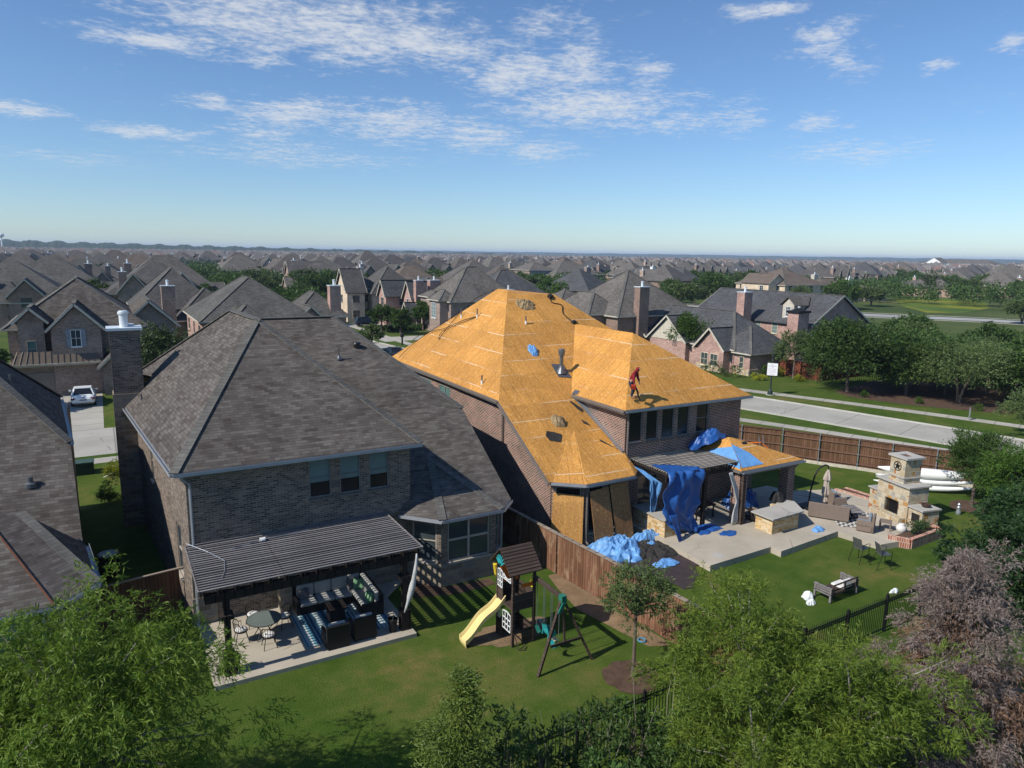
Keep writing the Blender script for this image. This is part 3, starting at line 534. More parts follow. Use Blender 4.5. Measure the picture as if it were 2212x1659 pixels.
# ---------------------------------------------------------------- left neighbour (cut by the frame)
def left_house():
    t = thing('left_edge_house', 'grey shingle house cut off by the left edge, copper strip on its bay roof', 'house', (-2, 28, 0))
    K = (-1.56, 33.14, 6.2); KF = (-2.3, 43.6, 6.2); zs = lambda x: 6.2 - 1.0 * (x + 1.56); AP = (-6.3, 37.6, 10.95)
    y0 = 33.14; m = .76; za = lambda y: 6.2 + m * (y - y0); L1 = (-1.3, 29.27, za(29.27))
    roofmesh(t, [[K, KF, AP], [L1, K, AP, (-16, 37.6, za(37.6)), (-16, 29.27, za(29.27))], [KF, (-16, 43.6, 6.2), (-16, 39, 10.9), AP]], 'sh_grey', [(K, AP), (KF, AP)])
    e = 3.2; b1 = (-1.29, 29.4, e); b2 = (-.85, 25.51, e); b3 = (-1.99, 24.31, e); b4 = (-16, 24.1, e); T1 = (-3.1, 29.3, 4.75); T2 = (-4.2, 29.2, 4.95)
    roofmesh(t, [[b1, b2, T1], [b2, b3, T2, T1], [b3, b4, (-16, 29.2, 4.95), T2]], 'sh_grey', [(b2, T1)], name='bay_roof')
    c = MB(); a = Vector(b3) + Vector((0, 0, .06)); b = Vector(T2) + Vector((0, 0, .06)); c.bar(a, b, .05, .03); c.build('copper_strip', M['copper'], t)
    w_ = MB(); wall(w_, (-1.2, 29), (-1.25, 25.7), 0, 3.1); 
    wp = [(-1.25, 25.75), (-2.1, 24.8)]; wall(w_, (-2.1, 24.75), (-1.2, 25.7), 0, 3.1, [(.25, 1.0, .6, 2.8)]); wall(w_, (-16, 24.6), (-2.1, 24.6), 0, 3.1, [(12.0, 13.4, .5, 2.8), (9, 10.6, .5, 2.8)])
    wall(w_, (-2.0, 33.4), (-2.7, 43.2), 0, 6.1) if False else None
    w_.poly([(-1.9, 43.2, 0), (-1.9, 29, 0), (-1.9, 29, 3), (-1.9, 33.3, 6.1), (-1.9, 43.2, 6.1)]); w_.build('wall', M['brick_g'], t)
    window(t, (-2.1, 24.75), (-1.2, 25.7), .25, 1.0, .6, 2.8, fm='frame_tan', nz=1); window(t, (-16, 24.6), (-2.1, 24.6), 12.0, 13.4, .5, 2.8, fm='frame_tan', gm='glass_teal', nz=1); window(t, (-16, 24.6), (-2.1, 24.6), 9, 10.6, .5, 2.8, fm='frame_tan', gm='glass_teal', nz=1)
    gutter(t, [b4, b3, b2, (-1.25, 29.3, e)], 'gutter', .14); gutter(t, [K, KF], 'gutter')
    downspout(t, -2.3, 24.5, 0, 3.1, 'gutter'); v = MB(); v.lathe([(.2, -.1), (.2, .05), (.1, .1), (.1, .3), (.02, .32)], (-2.9, 31.6, 5.05), 12); v.build('roof_vent', M['metal_grey'], t)
    pipe(t, -3.6, 35.9, 8.2, .5, .04, False)
left_house()
# ---------------------------------------------------------------- stripped house with bare panel roof
def osb_house():
    t = thing('stripped_roof_house', 'red brick house whose roof is stripped to bare orange wood panels', 'house', (18.25, 27.6, 0))
    zb = lambda y: 6.3 + .6 * (y - 32.39); A0 = (17.9, 32.39, 6.3); A1 = (18.2, 49.57, 6.3); PK = (23.4, 41.3, zb(41.3)); PL_ = (23.4, 42.64, zb(41.3)); RR = (26.7, 40.8, zb(40.8)); RS = (23.85, 40.8, zb(40.8))
    polys = [[A0, PK, PL_, A1], [(17.9, 27.3, zb(27.3)), (22.92, 27.3, zb(27.3)), (22.92, 32.3, zb(32.3)), (32.2, 32.39, 6.3), RR, RS, PK, A0], [A1, PL_, (27, 42.6, 11.3), (32.4, 49.5, 6.3)], [(32.2, 32.39, 6.3), (32.4, 49.5, 6.3), (27, 42.6, 11.3), RR], [PK, RS, RR, (27, 42.6, 11.3), PL_]]
    Wc = (22.53, 27.5, 6.3); Wr = (31.62, 27.5, 6.3); WP = (26.5, 32.0, 9.6); WB = (26.5, 37.85, 9.58)
    polys += [[Wc, WP, WB, (22.53, 32.3, 6.3)], [Wc, Wr, WP], [Wr, (31.62, 33, 6.3), (27.5, 37.8, 9.5), WB, WP]]
    c0 = (18.05, 27.35, 3.25); c1 = (19.35, 26.25, 3.25); c2 = (22.35, 26.3, 3.25); T1 = (20.5, 30.15, 4.985); T2 = (21.15, 29.95, 4.885)
    polys += [[c0, c1, T2, T1], [c1, c2, (22.88, 27.9, 3.97), T2], [c2, (22.9, 26.8, 3.3), (22.9, 27.9, 3.97)]]
    r_ = MB()
    for p in polys: r_.slab(p, .1)
    ro = r_.build('roof', M['osb'], t)
    fl = MB(); fl.poly([(22.86, 27.9, 4.02), (22.60, 27.8, 4.05), (22.5, 31.9, zb(31.9) + .02), (22.86, 32.1, zb(32.1) + .02)]); fl.build('flashing', M['galv'], t)
    wl = MB(); x = 18.3
    sops = [(1.0 + k, 1.0 + k + .9, 4.9, 5.85) for k in ()]
    wall(wl, (x, 49.2), (x, 32.45), 0, 6.2, [(5.2, 6.9, 4.75, 5.75), (8.1, 9.8, 4.75, 5.75)]); wl.poly([(x, 32.45, 0), (x, 27.75, 0), (x, 27.75, zb(27.75) - .12), (x, 32.45, 6.2)])
    for u in (5.2, 8.1): window(t, (x, 49.2), (x, 32.45), u, u + 1.7, 4.75, 5.75, fm='frame_tan', gm='glass_teal', nx=2, nz=1, sill=False)
    B0, B1, B2, B3 = (x, 27.7), (19.55, 26.65), (22.1, 26.65), (22.9, 27.4)
    wall(wl, B0, B1, 0, 3.15, [(.2, 1.45, .6, 2.9)]); wall(wl, B1, B2, 0, 3.15, [(.25, 1.15, .6, 2.9), (1.35, 2.3, .6, 2.9)]); wall(wl, B2, B3, 0, 3.15)
    for a, b, o_ in ((B0, B1, (.2, 1.45)), (B1, B2, (.25, 1.15)), (B1, B2, (1.35, 2.3))): window(t, a, b, *o_, .6, 2.9, fm='frame_tan', gm='glass_dark', nz=1)
    wz = [(.2, 1.12), (1.37, 2.2), (2.45, 3.32), (3.56, 4.42)]; W0, W1 = (22.9, 27.9), (31.25, 27.9); ops = [(a, b, 4.42, 6.02) for a, b in wz] + [(4.95, 5.85, 4.45, 6.05), (1.0, 2.4, .3, 2.5), (3.6, 5.8, .5, 2.6)]
    wall(wl, W0, W1, .0, 6.2, ops); wall(wl, W1, (31.25, 33), 0, 6.2); wall(wl, (22.9, 32.4), W0, 3.2, 6.2); wall(wl, (31.25, 33), (31.9, 49.2), 0, 6.2); wall(wl, (31.9, 49.2), (x, 49.2), 0, 6.2)
    wl.build('wall', M['brick_r'], t)
    for k, o_ in enumerate(ops): window(t, W0, W1, *o_, fm='frame_g' if k < 5 else 'frame_tan', gm='glass_dark' if k < 5 else 'glass', nz=2 if k == 4 else 1, sill=k < 5)
    so = MB(); so.poly([(22.6, 27.55, 6.1), (31.2, 27.55, 6.1), (31.2, 27.9, 6.1), (22.9, 27.9, 6.1)]); so.box(17.95, 18.28, 32.5, 49.3, 6.08, 6.13); so.build('soffit', M['gutter_d'], t)
    fa = MB(); fa.bar((17.86, 32.39, 6.17), (18.16, 49.5, 6.17), .05, .2); fa.bar((17.86, 32.45, 6.17), (17.86, 27.3, zb(27.3) - .1), .06, .2); fa.bar((22.49, 27.5, 6.17), (22.49, 32.2, 6.17), .05, .2); fa.build('fascia', M['gutter_d'], t)
    gutter(t, [A1, A0], 'gutter_d'); gutter(t, [Wc, Wr], 'gutter'); gutter(t, [(22.53, 32.2, 6.3), Wc], 'gutter_d'); gutter(t, [c0, c1, c2], 'gutter')
    downspout(t, 18.2, 32.5, 0, 6.1, 'gutter_d', (-.2, 0)); downspout(t, 23.0, 27.8, 3.3, 6.1, 'gutter_d', (-.2, -.1)); downspout(t, 19.6, 26.5, 0.1, 3.1, 'gutter_d')
    for px_, py_, pz_, h in ((21.4, 44.2, 9.6, .65), (21.55, 42.1, 9.78, .6), (18.35, 35.2, 6.7, .5), (22.9, 38.05, 9.68, .5)):
        o_ = pipe(t, px_, py_, pz_, h, .045, False); b = MB(); b.tube([(px_, py_, pz_ - .05), (px_, py_, pz_ + .2)], .06, 8); b.build('sleeve', M['white'], o_)
    f = MB(); f.tube([(22.93, 34.0, 7.15), (22.93, 34.0, 8.2)], .11, 12); f.lathe([(.12, 0), (.18, .02), (.18, .16), (.2, .18), (.2, .36), (.16, .4), (.02, .42)], (22.93, 34.0, 8.2), 14); f.lathe([(.34, 0), (.3, .08), (.15, .3), (.11, .42)], (22.93, 34, 7.2), 14); o_ = f.build('flue', M['metal_grey'], t)
    b = MB(); b.slab([(22.5, 33.6, zb(33.6) + .04), (23.3, 33.45, zb(33.45) + .04), (23.4, 34.5, zb(34.5) + .04), (22.6, 34.6, zb(34.6) + .04)], .02); b.build('flashing', M['metal_grey'], o_)
    g2 = MB()
    for px_, py_ in ((21.1, 31.9), (22.2, 29.1), (21.7, 28.6)):
        pass
    return t
osb_house()
# ---------------------------------------------------------------- things in the grey house's yard
M['timber'] = m_wood('play timber brown', (.055, .038, .03), (.10, .072, .058), .13, 'Y'); M['wicker_d'] = m_plain('dark wicker', (.012, .011, .012), .6, 0, .3, 30)
M['cushion'] = m_plain('grey cushion', (.36, .36, .34), .9, 0, .06); M['cushion_w'] = m_plain('white cushion', (.66, .65, .62), .9, 0, .06); M['pillow_g'] = m_plain('green pillow', (.16, .30, .16), .9, 0, .1)
M['pillow_d'] = m_plain('plaid pillow', (.12, .11, .12), .9, 0, .5, 14); M['iron'] = m_plain('brown iron', (.022, .018, .016), .45, .3, .1)
M['slide'] = m_plain('slide yellow', (.70, .56, .24), .4, 0, .05); M['teal'] = m_plain('teal plastic', (.03, .33, .34), .4, 0, .08); M['green_p'] = m_plain('green plastic', (.02, .16, .11), .4, 0, .1)
M['orange_p'] = m_plain('orange plastic', (.65, .15, .02), .45, 0, .1); M['yellow_p'] = m_plain('yellow plastic', (.70, .50, .04), .4, 0, .08); M['ivory'] = m_plain('ivory plastic', (.68, .60, .42), .4)
M['rope'] = m_plain('rope', (.10, .13, .12), .8); M['curt_w'] = m_plain('white drape', (.42, .43, .43), .9, 0, .2, 5)
def m_stripe():
    t = NT('striped rug'); s = t.n('ShaderNodeSeparateXYZ'); t.l(t.coord('UV'), s.inputs[0]); f = t.math('FRACT', t.math('MULTIPLY', s.outputs[0], 1.45))
    return t.fin(t.ramp(f, [(0, (.42, .50, .50)), (.07, (.10, .24, .32)), (.12, (.55, .58, .54)), (.2, (.12, .30, .38)), (.32, (.04, .12, .19)), (.5, (.30, .44, .48)), (.56, (.05, .14, .22)), (.72, (.50, .56, .54)), (.8, (.10, .26, .34)), (.9, (.45, .52, .50))], 'CONSTANT'), .95)
M['rug'] = m_stripe()
def m_zig():
    t = NT('zigzag rug'); s = t.n('ShaderNodeSeparateXYZ'); t.l(t.coord('UV'), s.inputs[0]); z = t.math('PINGPONG', s.outputs[0], .16); f = t.math('FRACT', t.math('MULTIPLY', t.math('ADD', s.outputs[1], z), 3.4))
    return t.fin(t.ramp(f, [(0, (.56, .54, .48)), (.5, (.07, .07, .08))], 'CONSTANT'), .95)
M['zig'] = m_zig()
def pergola_grey():
    t = thing('pergola', 'grey slatted timber pergola on dark posts against the grey house', 'pergola', (8.9, 23.1, .15))
    l = MB(); n = 22
    for k in range(n):
        y = 23.02 + (27.0 - 23.02) * k / (n - 1); z = 3.30 + .0 * k
        for a, b in ((1.95, 4.6), (4.62, 7.2), (7.22, 9.55)): l.obox(((a + b) / 2, y + .012 * math.sin(k * 3.1), z), (b - a, .078, .035))
    l.build('lath', M['pergola_g'], t)
    for k in range(15):
        x = 2.05 + k * .525
        for dx in (-.05, .05): m = MB(); m.bar((x + dx, 22.95, 3.19), (x + dx, 27.03, 3.19), .04, .17); m.build('rafter', M['timber_d'], t)
    b = MB(); b.box(2.1, 9.4, 23.22, 23.3, 2.82, 3.09); b.box(2.1, 9.4, 23.0, 23.08, 2.82, 3.09); b.build('beam', M['timber_d'], t)
    for x in (2.75, 8.9):
        p = MB(); p.box(x - .1, x + .1, 23.05, 23.25, .15, 2.95); po = p.build('post', M['timber_d'], t)
        q = MB(); q.box(x - .18, x + .18, 22.97, 23.33, .15, .95); q.build('post_wrap', M['timber_d'], po); q = MB(); q.box(x - .2, x + .2, 22.95, 23.35, 2.15, 2.3); q.build('collar', M['timber_d'], po)
    e = MB(); e.bar((1.93, 22.95, 3.31), (1.93, 27.0, 3.31), .04, .05); e.bar((9.57, 22.95, 3.31), (9.57, 27.0, 3.31), .04, .05); e.build('edge_trim', M['pergola_g'], t)
pergola_grey()
c = MB(); c.tube([(1.99, 27.0, 3.42), (2.6, 26.0, 3.36), (3.0, 25.0, 3.35), (2.9, 24.2, 3.35), (2.72, 23.6, 3.35)], .014, 5); c.tube([(3.3, 25.9, 3.34), (4.5, 26.3, 3.34), (6.3, 26.5, 3.34)], .012, 5); tag(c.build('cable', M['galv'], None), 'thin pale cable lying slack across the pergola slats', 'cable')
b_ = MB(); b_.box(4.42, 4.62, 26.2, 26.32, 3.325, 3.42); b_.box(4.46, 4.58, 26.16, 26.2, 3.34, 3.40); tag(b_.build('junction_box', M['white'], None), 'small white junction box on top of the pergola slats', 'box')
# rolled drape on the right post
n = 12; P = []
for k in range(n):
    q = k / (n - 1); cx_ = 9.32 - .5 * q ** 1.5; z = 3.1 - 2.2 * q; w_ = .05 + .09 * math.sin(q * math.pi) + (.05 if 5 < k < 9 else 0)
    P.append((cx_, 22.95 - .05 * math.sin(q * 3), z, w_ * .62))
m = MB(); m.tube([p[:3] for p in P], [p[3] for p in P], 9); tag(m.build('drape', M['curt_w'], None, smooth=True), 'white outdoor curtain twisted around the right pergola post', 'curtain')
def dining_chair(x, y, rz, label):
    t = thing('dining_chair', label, 'chair', (x, y, .15), rz, 'spindle back chairs around the round glass table'); z0 = .15
    Mx = Matrix.Translation((x, y, z0)) @ Matrix.Rotation(rz, 4, 'Z')
    s = MB(); s.lathe([(.22, .40), (.235, .42), (.22, .44)], (0, 0, 0), 16); s.xf(Mx).build('seat', M['iron'], t)
    c = MB(); c.lathe([(.17, .44), (.215, .46), (.205, .50), (.1, .515)], (0, 0, 0), 16); c.xf(Mx).build('cushion', M['cushion_w'], t, True)
    b = MB(); A = [(.27 * math.cos(a), .27 * math.sin(a), .80 - .10 * abs(math.cos((a - math.pi) / 1)) * 0 - (.14 if abs(a - math.pi) > 1.3 else 0)) for a in [math.pi + R(d) for d in range(-100, 101, 20)]]
    b.tube(A, .016, 6)
    for p in A: b.tube([(p[0] * .85, p[1] * .85, .43), p], .009, 5)
    b.xf(Mx).build('backrest', M['iron'], t)
    for sx in (-1, 1):
        for sy in (-1, 1): l = MB(); l.tube([(.15 * sx, .15 * sy, .41), (.23 * sx, .23 * sy, 0)], .014, 6); l.xf(Mx).build('leg', M['iron'], t)
    return t
dining_chair(3.42, 25.05, R(0), 'iron chair on the left side of the round glass table')
dining_chair(4.22, 24.22, R(90), 'iron chair nearest the lawn at the round glass table')
dining_chair(5.0, 25.35, R(190), 'iron chair between the glass table and the striped rug')
dining_chair(4.0, 26.0, R(-85), 'iron chair behind the round glass table, nearest the wall')
t = thing('glass_table', 'round glass topped patio table with iron legs', 'table', (4.2, 25.0, .15)); M['tglass'] = m_glass('table glass', (.10, .12, .11), .05)
m = MB(); m.lathe([(.60, .70), (.61, .705), (.60, .712)], (4.2, 25, .15), 28); m.build('tabletop', M['tglass'], t)
m = MB(); m.tube([(4.2 + .6 * math.cos(a), 25 + .6 * math.sin(a), .85) for a in [2 * math.pi * k / 24 for k in range(25)]], .016, 6); m.build('rim', M['iron'], t)
for a in (45, 135, 225, 315):
    m = MB(); c_, s_ = math.cos(R(a)), math.sin(R(a)); m.tube([(4.2 + .5 * c_, 25 + .5 * s_, .84), (4.2 + .2 * c_, 25 + .2 * s_, .5), (4.2 + .42 * c_, 25 + .42 * s_, .15)], .018, 6); m.build('leg', M['iron'], t)
m = MB(); m.poly([(5.36, 23.52, .162), (8.6, 23.52, .162), (8.6, 26.05, .162), (5.36, 26.05, .162)]); tag(m.build('striped_rug', M['rug'], None), 'blue and cream striped outdoor rug under the dark wicker seats', 'rug')
def cush(mb, x0, x1, y0, y1, z0, z1, r=.05):
    mb.box(x0 + r, x1 - r, y0 + r, y1 - r, z0, z1); mb.box(x0, x1, y0 + r * .7, y1 - r * .7, z0 + r * .6, z1 - r * .6); mb.box(x0 + r * .7, x1 - r * .7, y0, y1, z0 + r * .6, z1 - r * .6)
def cushion(name, root, x0, x1, y0, y1, z0, z1, mat):
    m = MB(); m.box(x0, x1, y0, y1, z0, z1); return m.build(name, M[mat], root, bevel=.045)
t = thing('corner_sofa', 'dark wicker corner sofa with grey cushions under the pergola', 'sofa', (5.65, 25.9, .15))
m = MB(); m.box(5.6, 8.5, 25.9, 26.7, .15, .48); m.box(5.6, 8.5, 26.62, 26.78, .15, .98); m.box(5.58, 5.70, 25.88, 26.78, .15, .72); m.build('frame', M['wicker_d'], t)
m = MB(); m.box(7.75, 8.5, 24.6, 25.9, .15, .48); m.box(8.44, 8.58, 24.55, 26.78, .15, .98); m.box(7.72, 8.56, 24.52, 24.62, .15, .70); m.build('side_frame', M['wicker_d'], t)
for k in range(3): cushion('seat_cushion', t, 5.72 + k * .68, 6.38 + k * .68, 25.86, 26.5, .48, .62, 'cushion'); cushion('back_cushion', t, 5.72 + k * .68, 6.38 + k * .68, 26.44, 26.62, .62, 1.12, 'cushion')
cushion('seat_cushion', t, 7.78, 8.42, 25.3, 26.5, .48, .62, 'cushion'); cushion('seat_cushion', t, 7.78, 8.42, 24.64, 25.28, .48, .62, 'cushion'); cushion('back_cushion', t, 8.26, 8.43, 25.3, 26.5, .62, 1.1, 'cushion'); cushion('back_cushion', t, 8.26, 8.43, 24.64, 25.28, .62, 1.08, 'cushion'); cushion('back_cushion', t, 7.78, 8.24, 26.46, 26.62, .62, 1.1, 'cushion')
for x, y, rz, mt, lb in ((7.86, 26.3, .3, 'pillow_d', 'dark plaid pillow in the corner of the wicker sofa'), (8.1, 26.15, -.5, 'pillow_g', 'green pillow in the back corner of the wicker sofa'), (8.12, 24.9, -1.3, 'pillow_g', 'green pillow at the near end of the wicker sofa'), (5.95, 26.3, .2, 'pillow_d', 'patterned pillow at the left end of the wicker sofa')):
    m = MB(); m.obox((x, y, .82), (.42, .14, .40), rz, R(-14)); tag(m.build('pillow', M[mt], None, bevel=.05), lb, 'pillow')
def armchair(x, y, w_, d, lb, grp, mat, cm, z0=.15, rz=0, bh=.88):
    t = thing('armchair', lb, 'armchair', (x, y, z0), rz, grp); Mx = Matrix.Translation((x, y, z0)) @ Matrix.Rotation(rz, 4, 'Z'); a, b = w_ / 2, d / 2
    def bl(nm, mb, mt, **k): return mb.xf(Mx).build(nm, M[mt], t, **k)
    m = MB(); m.box(-a, a, -b, b, .06, .36); bl('base', m, mat)
    m = MB(); m.ext([(-a, -b, .06), (-a, -b + .14, .06), (-a, -b + .10, bh), (-a, -b - .02, bh)], (w_, 0, 0)); bl('backrest', m, mat, bevel=.02)
    for s in (-1, 1): m = MB(); m.box(s * a - .11 if s > 0 else -a, s * a if s > 0 else -a + .11, -b + .1, b, .3, .60); bl('arm', m, mat, bevel=.025)
    m = MB(); m.box(-a + .12, a - .12, -b + .16, b + .01, .36, .48); bl('seat_cushion', m, cm, bevel=.04)
    m = MB(); m.box(-a + .12, a - .12, -b + .14, -b + .28, .48, bh + .04); bl('back_cushion', m, cm, bevel=.04)
    for sx in (-1, 1):
        for sy in (-1, 1): m = MB(); m.box(sx * (a - .07) - .03, sx * (a - .07) + .03, sy * (b - .07) - .03, sy * (b - .07) + .03, 0, .07); bl('foot', m, mat)
    return t
armchair(6.34, 23.32, .84, .78, 'left one of two dark wicker armchairs backing onto the lawn', 'dark wicker armchairs', 'wicker_d', 'cushion')
armchair(7.36, 23.42, .84, .78, 'right one of two dark wicker armchairs backing onto the lawn', 'dark wicker armchairs', 'wicker_d', 'cushion')
t = thing('fire_table', 'square dark fire table in front of the corner sofa', 'table', (6.8, 24.95, .15)); m = MB(); m.box(6.52, 7.1, 24.68, 25.24, .15, .70); m.build('base', M['wicker_d'], t); m = MB(); m.box(6.44, 7.18, 24.6, 25.32, .70, .75); m.build('tabletop', M['timber_d'], t)
m = MB(); m.box(6.66, 6.96, 24.85, 25.07, .75, .765); m.build('burner', M['black'], t)
for x, y, r_, lb in ((2.93, 23.3, .2, 'round dark planter at the left corner of the pergola patio'), (8.42, 23.15, .19, 'tall dark planter beside the right pergola post')):
    t = thing('planter', lb, 'planter', (x, y, .15)); m = MB(); m.lathe([(r_ * .62, 0), (r_ * .95, .42), (r_ * 1.05, .5), (r_ * .92, .52), (r_ * .88, .44)], (x, y, .15), 16); m.build('pot', M['black'], t); m = MB(); m.lathe([(.01, .43), (r_ * .88, .44)], (x, y, .15), 14); m.build('soil', M['mulch'], t)
    s = MB(); s.tube([(x, y, .6), (x + .1, y + .1, .85)], .012, 5); s.build('stake', M['ivory'], t)
# ---------------------------------------------------------------- play set
t = thing('play_set', 'brown timber play tower with yellow slide and swing beam', 'play set', (12.35, 20.9, 0))
for x in (11.92, 12.8):
    for y in (20.32, 21.46): m = MB(); m.box(x - .045, x + .045, y - .045, y + .045, 0, 2.9); m.build('post', M['timber'], t)
m = MB(); m.box(11.9, 12.85, 20.3, 21.5, 1.38, 1.44); m.build('deck', M['timber'], t)
for bx in ((11.96, 12.8, 20.29, 20.32, 1.44, 1.99), (12.79, 12.82, 20.36, 21.42, 1.44, 1.98), (11.9, 11.93, 21.05, 21.42, 1.44, 2.02), (11.9, 11.93, 20.36, 20.44, 1.44, 2.0), (12.3, 12.8, 20.29, 20.32, .0, .62), (12.79, 12.82, 20.36, 21.42, 0, .62), (11.9, 11.93, 21.05, 21.42, 0, .6), (11.9, 12.82, 21.46, 21.49, .0, .62), (11.96, 12.8, 21.44, 21.47, 1.44, 2.0)): m = MB(); m.box(*bx); m.build('side_board', M['timber'], t)
m = MB(); m.slab([(11.66, 20.12, 2.86), (13.0, 20.12, 2.86), (13.0, 20.9, 3.62), (11.66, 20.9, 3.62)], .04); m.slab([(13.0, 21.66, 2.86), (11.66, 21.66, 2.86), (11.66, 20.9, 3.62), (13.0, 20.9, 3.62)], .04)
for k in range(1, 9):
    q = k / 9; m.bar((11.65, 20.12 + .78 * q, 2.87 + .76 * q), (13.01, 20.12 + .78 * q, 2.87 + .76 * q), .012, .03)
m.build('roof', M['timber'], t)
m = MB()
for a in range(-60, 61, 20): m.bar((11.70, 20.9, 2.95), (11.70, 20.9 + .33 * math.sin(R(a)), 2.95 + .42 * math.cos(R(a))), .045, .02, up=(1, 0, 0))
m.build('sunburst', M['teal'], t)
def grille(y0, y1, z0, z1, nx, nz, arch=0, x=11.885):
    m = MB(); b = .035
    for k in range(nx + 1): y = y0 + (y1 - y0) * k / nx; m.bar((x, y, z0), (x, y, z1 + arch * math.sin(math.pi * k / nx)), b, .02, up=(1, 0, 0))
    for k in range(nz + 1):
        z = z0 + (z1 - z0) * k / nz
        if k == nz and arch:
            n_ = 8
            for j in range(n_): m.bar((x, y0 + (y1 - y0) * j / n_, z + arch * math.sin(math.pi * j / n_)), (x, y0 + (y1 - y0) * (j + 1) / n_, z + arch * math.sin(math.pi * (j + 1) / n_)), b, .02, up=(1, 0, 0))
        else: m.bar((x, y0, z), (x, y1, z), .02, b)
    return m
grille(21.06, 21.42, 1.98, 2.6, 3, 3, .06).build('window_grille', M['white'], t); grille(20.44, 20.98, 2.42, 2.60, 5, 1, -.12).build('window_grille', M['white'], t); grille(20.44, 21.0, .5, 1.15, 3, 3, .06).build('window_grille', M['white'], t); grille(21.2, 21.44, .75, 1.15, 2, 2).build('window_grille', M['white'], t)
for bx in ((12.0, 12.75, 21.38, 21.43, 2.02, 2.78), (12.3, 12.75, 20.33, 20.36, 2.2, 2.34)): m = MB(); m.box(*bx); m.build('wall_panel', M['orange_p'], t)
m = MB(); m.tube([(11.85, 21.55, 2.75), (11.95, 21.62, 2.3)], .09, 10); m.tube([(12.0, 21.3, 2.86), (11.85, 21.2, 2.9)], .05, 8); m.build('telescope', M['yellow_p'], t)
m = MB(); m.tube([(12.88 + .0, 20.62 + .12 * math.cos(a), 2.12 + .12 * math.sin(a)) for a in [2 * math.pi * k / 14 for k in range(15)]], .022, 6); m.bar((12.88, 20.5, 2.12), (12.88, 20.74, 2.12), .02); m.build('steering_wheel', M['yellow_p'], t)
# wavy slide
n = 20; P = []; Q = []
for k in range(n):
    q = k / (n - 1); x = 12.0 - 1.62 * q; z = 1.5 - 1.32 * (q + .045 * math.sin(q * 2 * math.pi * 1.5 - .4)) + .03
    if q > .9: z = max(z, .17)
    for (dy, dz) in ((-.27, -.06), (-.27, .12), (-.23, .13), (-.19, .0), (.19, .0), (.23, .13), (.27, .12), (.27, -.06)): P.append((x, 21.27 + dy, z + dz))
m = MB(); m.grid(P, 8, n); m.add([P[i] for i in range(8)], [list(range(8))]); m.add([P[-8 + i] for i in range(8)], [list(range(8))[::-1]])
m.poly([P[-8], (10.42, 21.0, 0), (10.42, 21.54, 0), P[-1]]); m.build('slide', M['slide'], t)
m = MB(); m.bar((12.87, 20.5, 2.46), (12.87, 18.55, 2.46), .09, .16); m.build('swing_beam', M['timber'], t)
for fx in (11.76, 14.0): m = MB(); m.bar((12.87 + (.03 if fx > 12.8 else -.03), 18.62, 2.42), (fx, 18.31, 0), .09); m.build('leg', M['timber'], t)
m = MB(); m.bar((12.28, 18.38, .92), (13.5, 18.38, .92), .04, .10); m.build('crossbar', M['timber'], t); m = MB(); m.bar((12.87, 18.4, .9), (12.87, 18.62, 2.4), .06); m.build('strut', M['timber'], t)
m = MB(); m.box(12.78, 12.97, 18.5, 18.72, 2.30, 2.56); m.ext([(12.80, 18.47, 2.34), (12.62, 18.47, 2.0), (12.74, 18.47, 1.96), (12.94, 18.47, 2.3)], (0, .05, 0)); m.build('bracket', M['green_p'], t)
m = MB(); m.tube([(11.95, 20.3, .9), (11.95, 20.3, .55), (12.0, 20.0, .02), (12.2, 19.9, .02), (12.3, 20.1, .1)], .02, 6); m.build('handle', M['timber'], t)
def swing(y, z, kind, lb):
    t = thing('swing', lb, 'swing', (12.87, y, z), 0); 
    m = MB(); w_ = .22 if kind == 'belt' else .2
    for s in (-1, 1): m.tube([(12.87, y + s * w_, 2.38), (12.87, y + s * w_, z + (.15 if kind == 'belt' else .25))], .012, 5)
    m.build('rope', M['rope'], t)
    if kind == 'belt':
        P = [(12.87 + dx, y - .22 + .44 * k / 9, z + .17 - .17 * math.sin(math.pi * k / 9)) for dx in (-.08, .08) for k in range(10)]; m = MB(); m.grid(P, 10, 2); P2 = [(a, b, c - .02) for a, b, c in P]; m.grid(P2, 10, 2); m.build('seat', M['teal' if lb.startswith('teal') else 'green_p'], t)
    else:
        m = MB(); prof = [(.26, .55), (.2, .5), (.12, .3), (.08, .12), (.0, .0), (-.22, -.04), (-.3, .02)]
        n_ = 7; P = [(12.87 + a * -1 + abs(v) * 0, y + v * .2 * (1 - .15 * (i > 4)), z + b + .10 * v * v) for i, (a, b) in enumerate(prof) for v in [-1 + 2 * j / (n_ - 1) for j in range(n_)]]
        m.grid(P, n_, 7); m.grid([(a + .03, b, c - .03) for a, b, c in P], n_, 7)
        m.ext([(12.87 - .1, y - .2, z), (12.87 + .2, y - .2, z), (12.87 + .22, y - .2, z + .22), (12.87 - .05, y - .2, z + .3)], (0, .03, 0)); m.ext([(12.87 - .1, y + .17, z), (12.87 + .2, y + .17, z), (12.87 + .22, y + .17, z + .22), (12.87 - .05, y + .17, z + .3)], (0, .03, 0)); m.build('seat', M['teal'], t)
        m = MB(); m.tube([(13.15, y, z), (13.18, y, z - .22)], [.05, .035], 8); m.lathe([(.12, -.26), (.11, -.22), (.02, -.2)], (13.18, y, z), 12); m.build('foot_rest', M['ivory'], t)
swing(20.0, .50, 'belt', 'green belt swing nearest the play tower'); swing(19.5, .62, 'bucket', 'teal bucket seat swing with a pale foot rest, hanging in the middle'); swing(19.0, .42, 'belt', 'teal belt swing nearest the sloping swing legs')
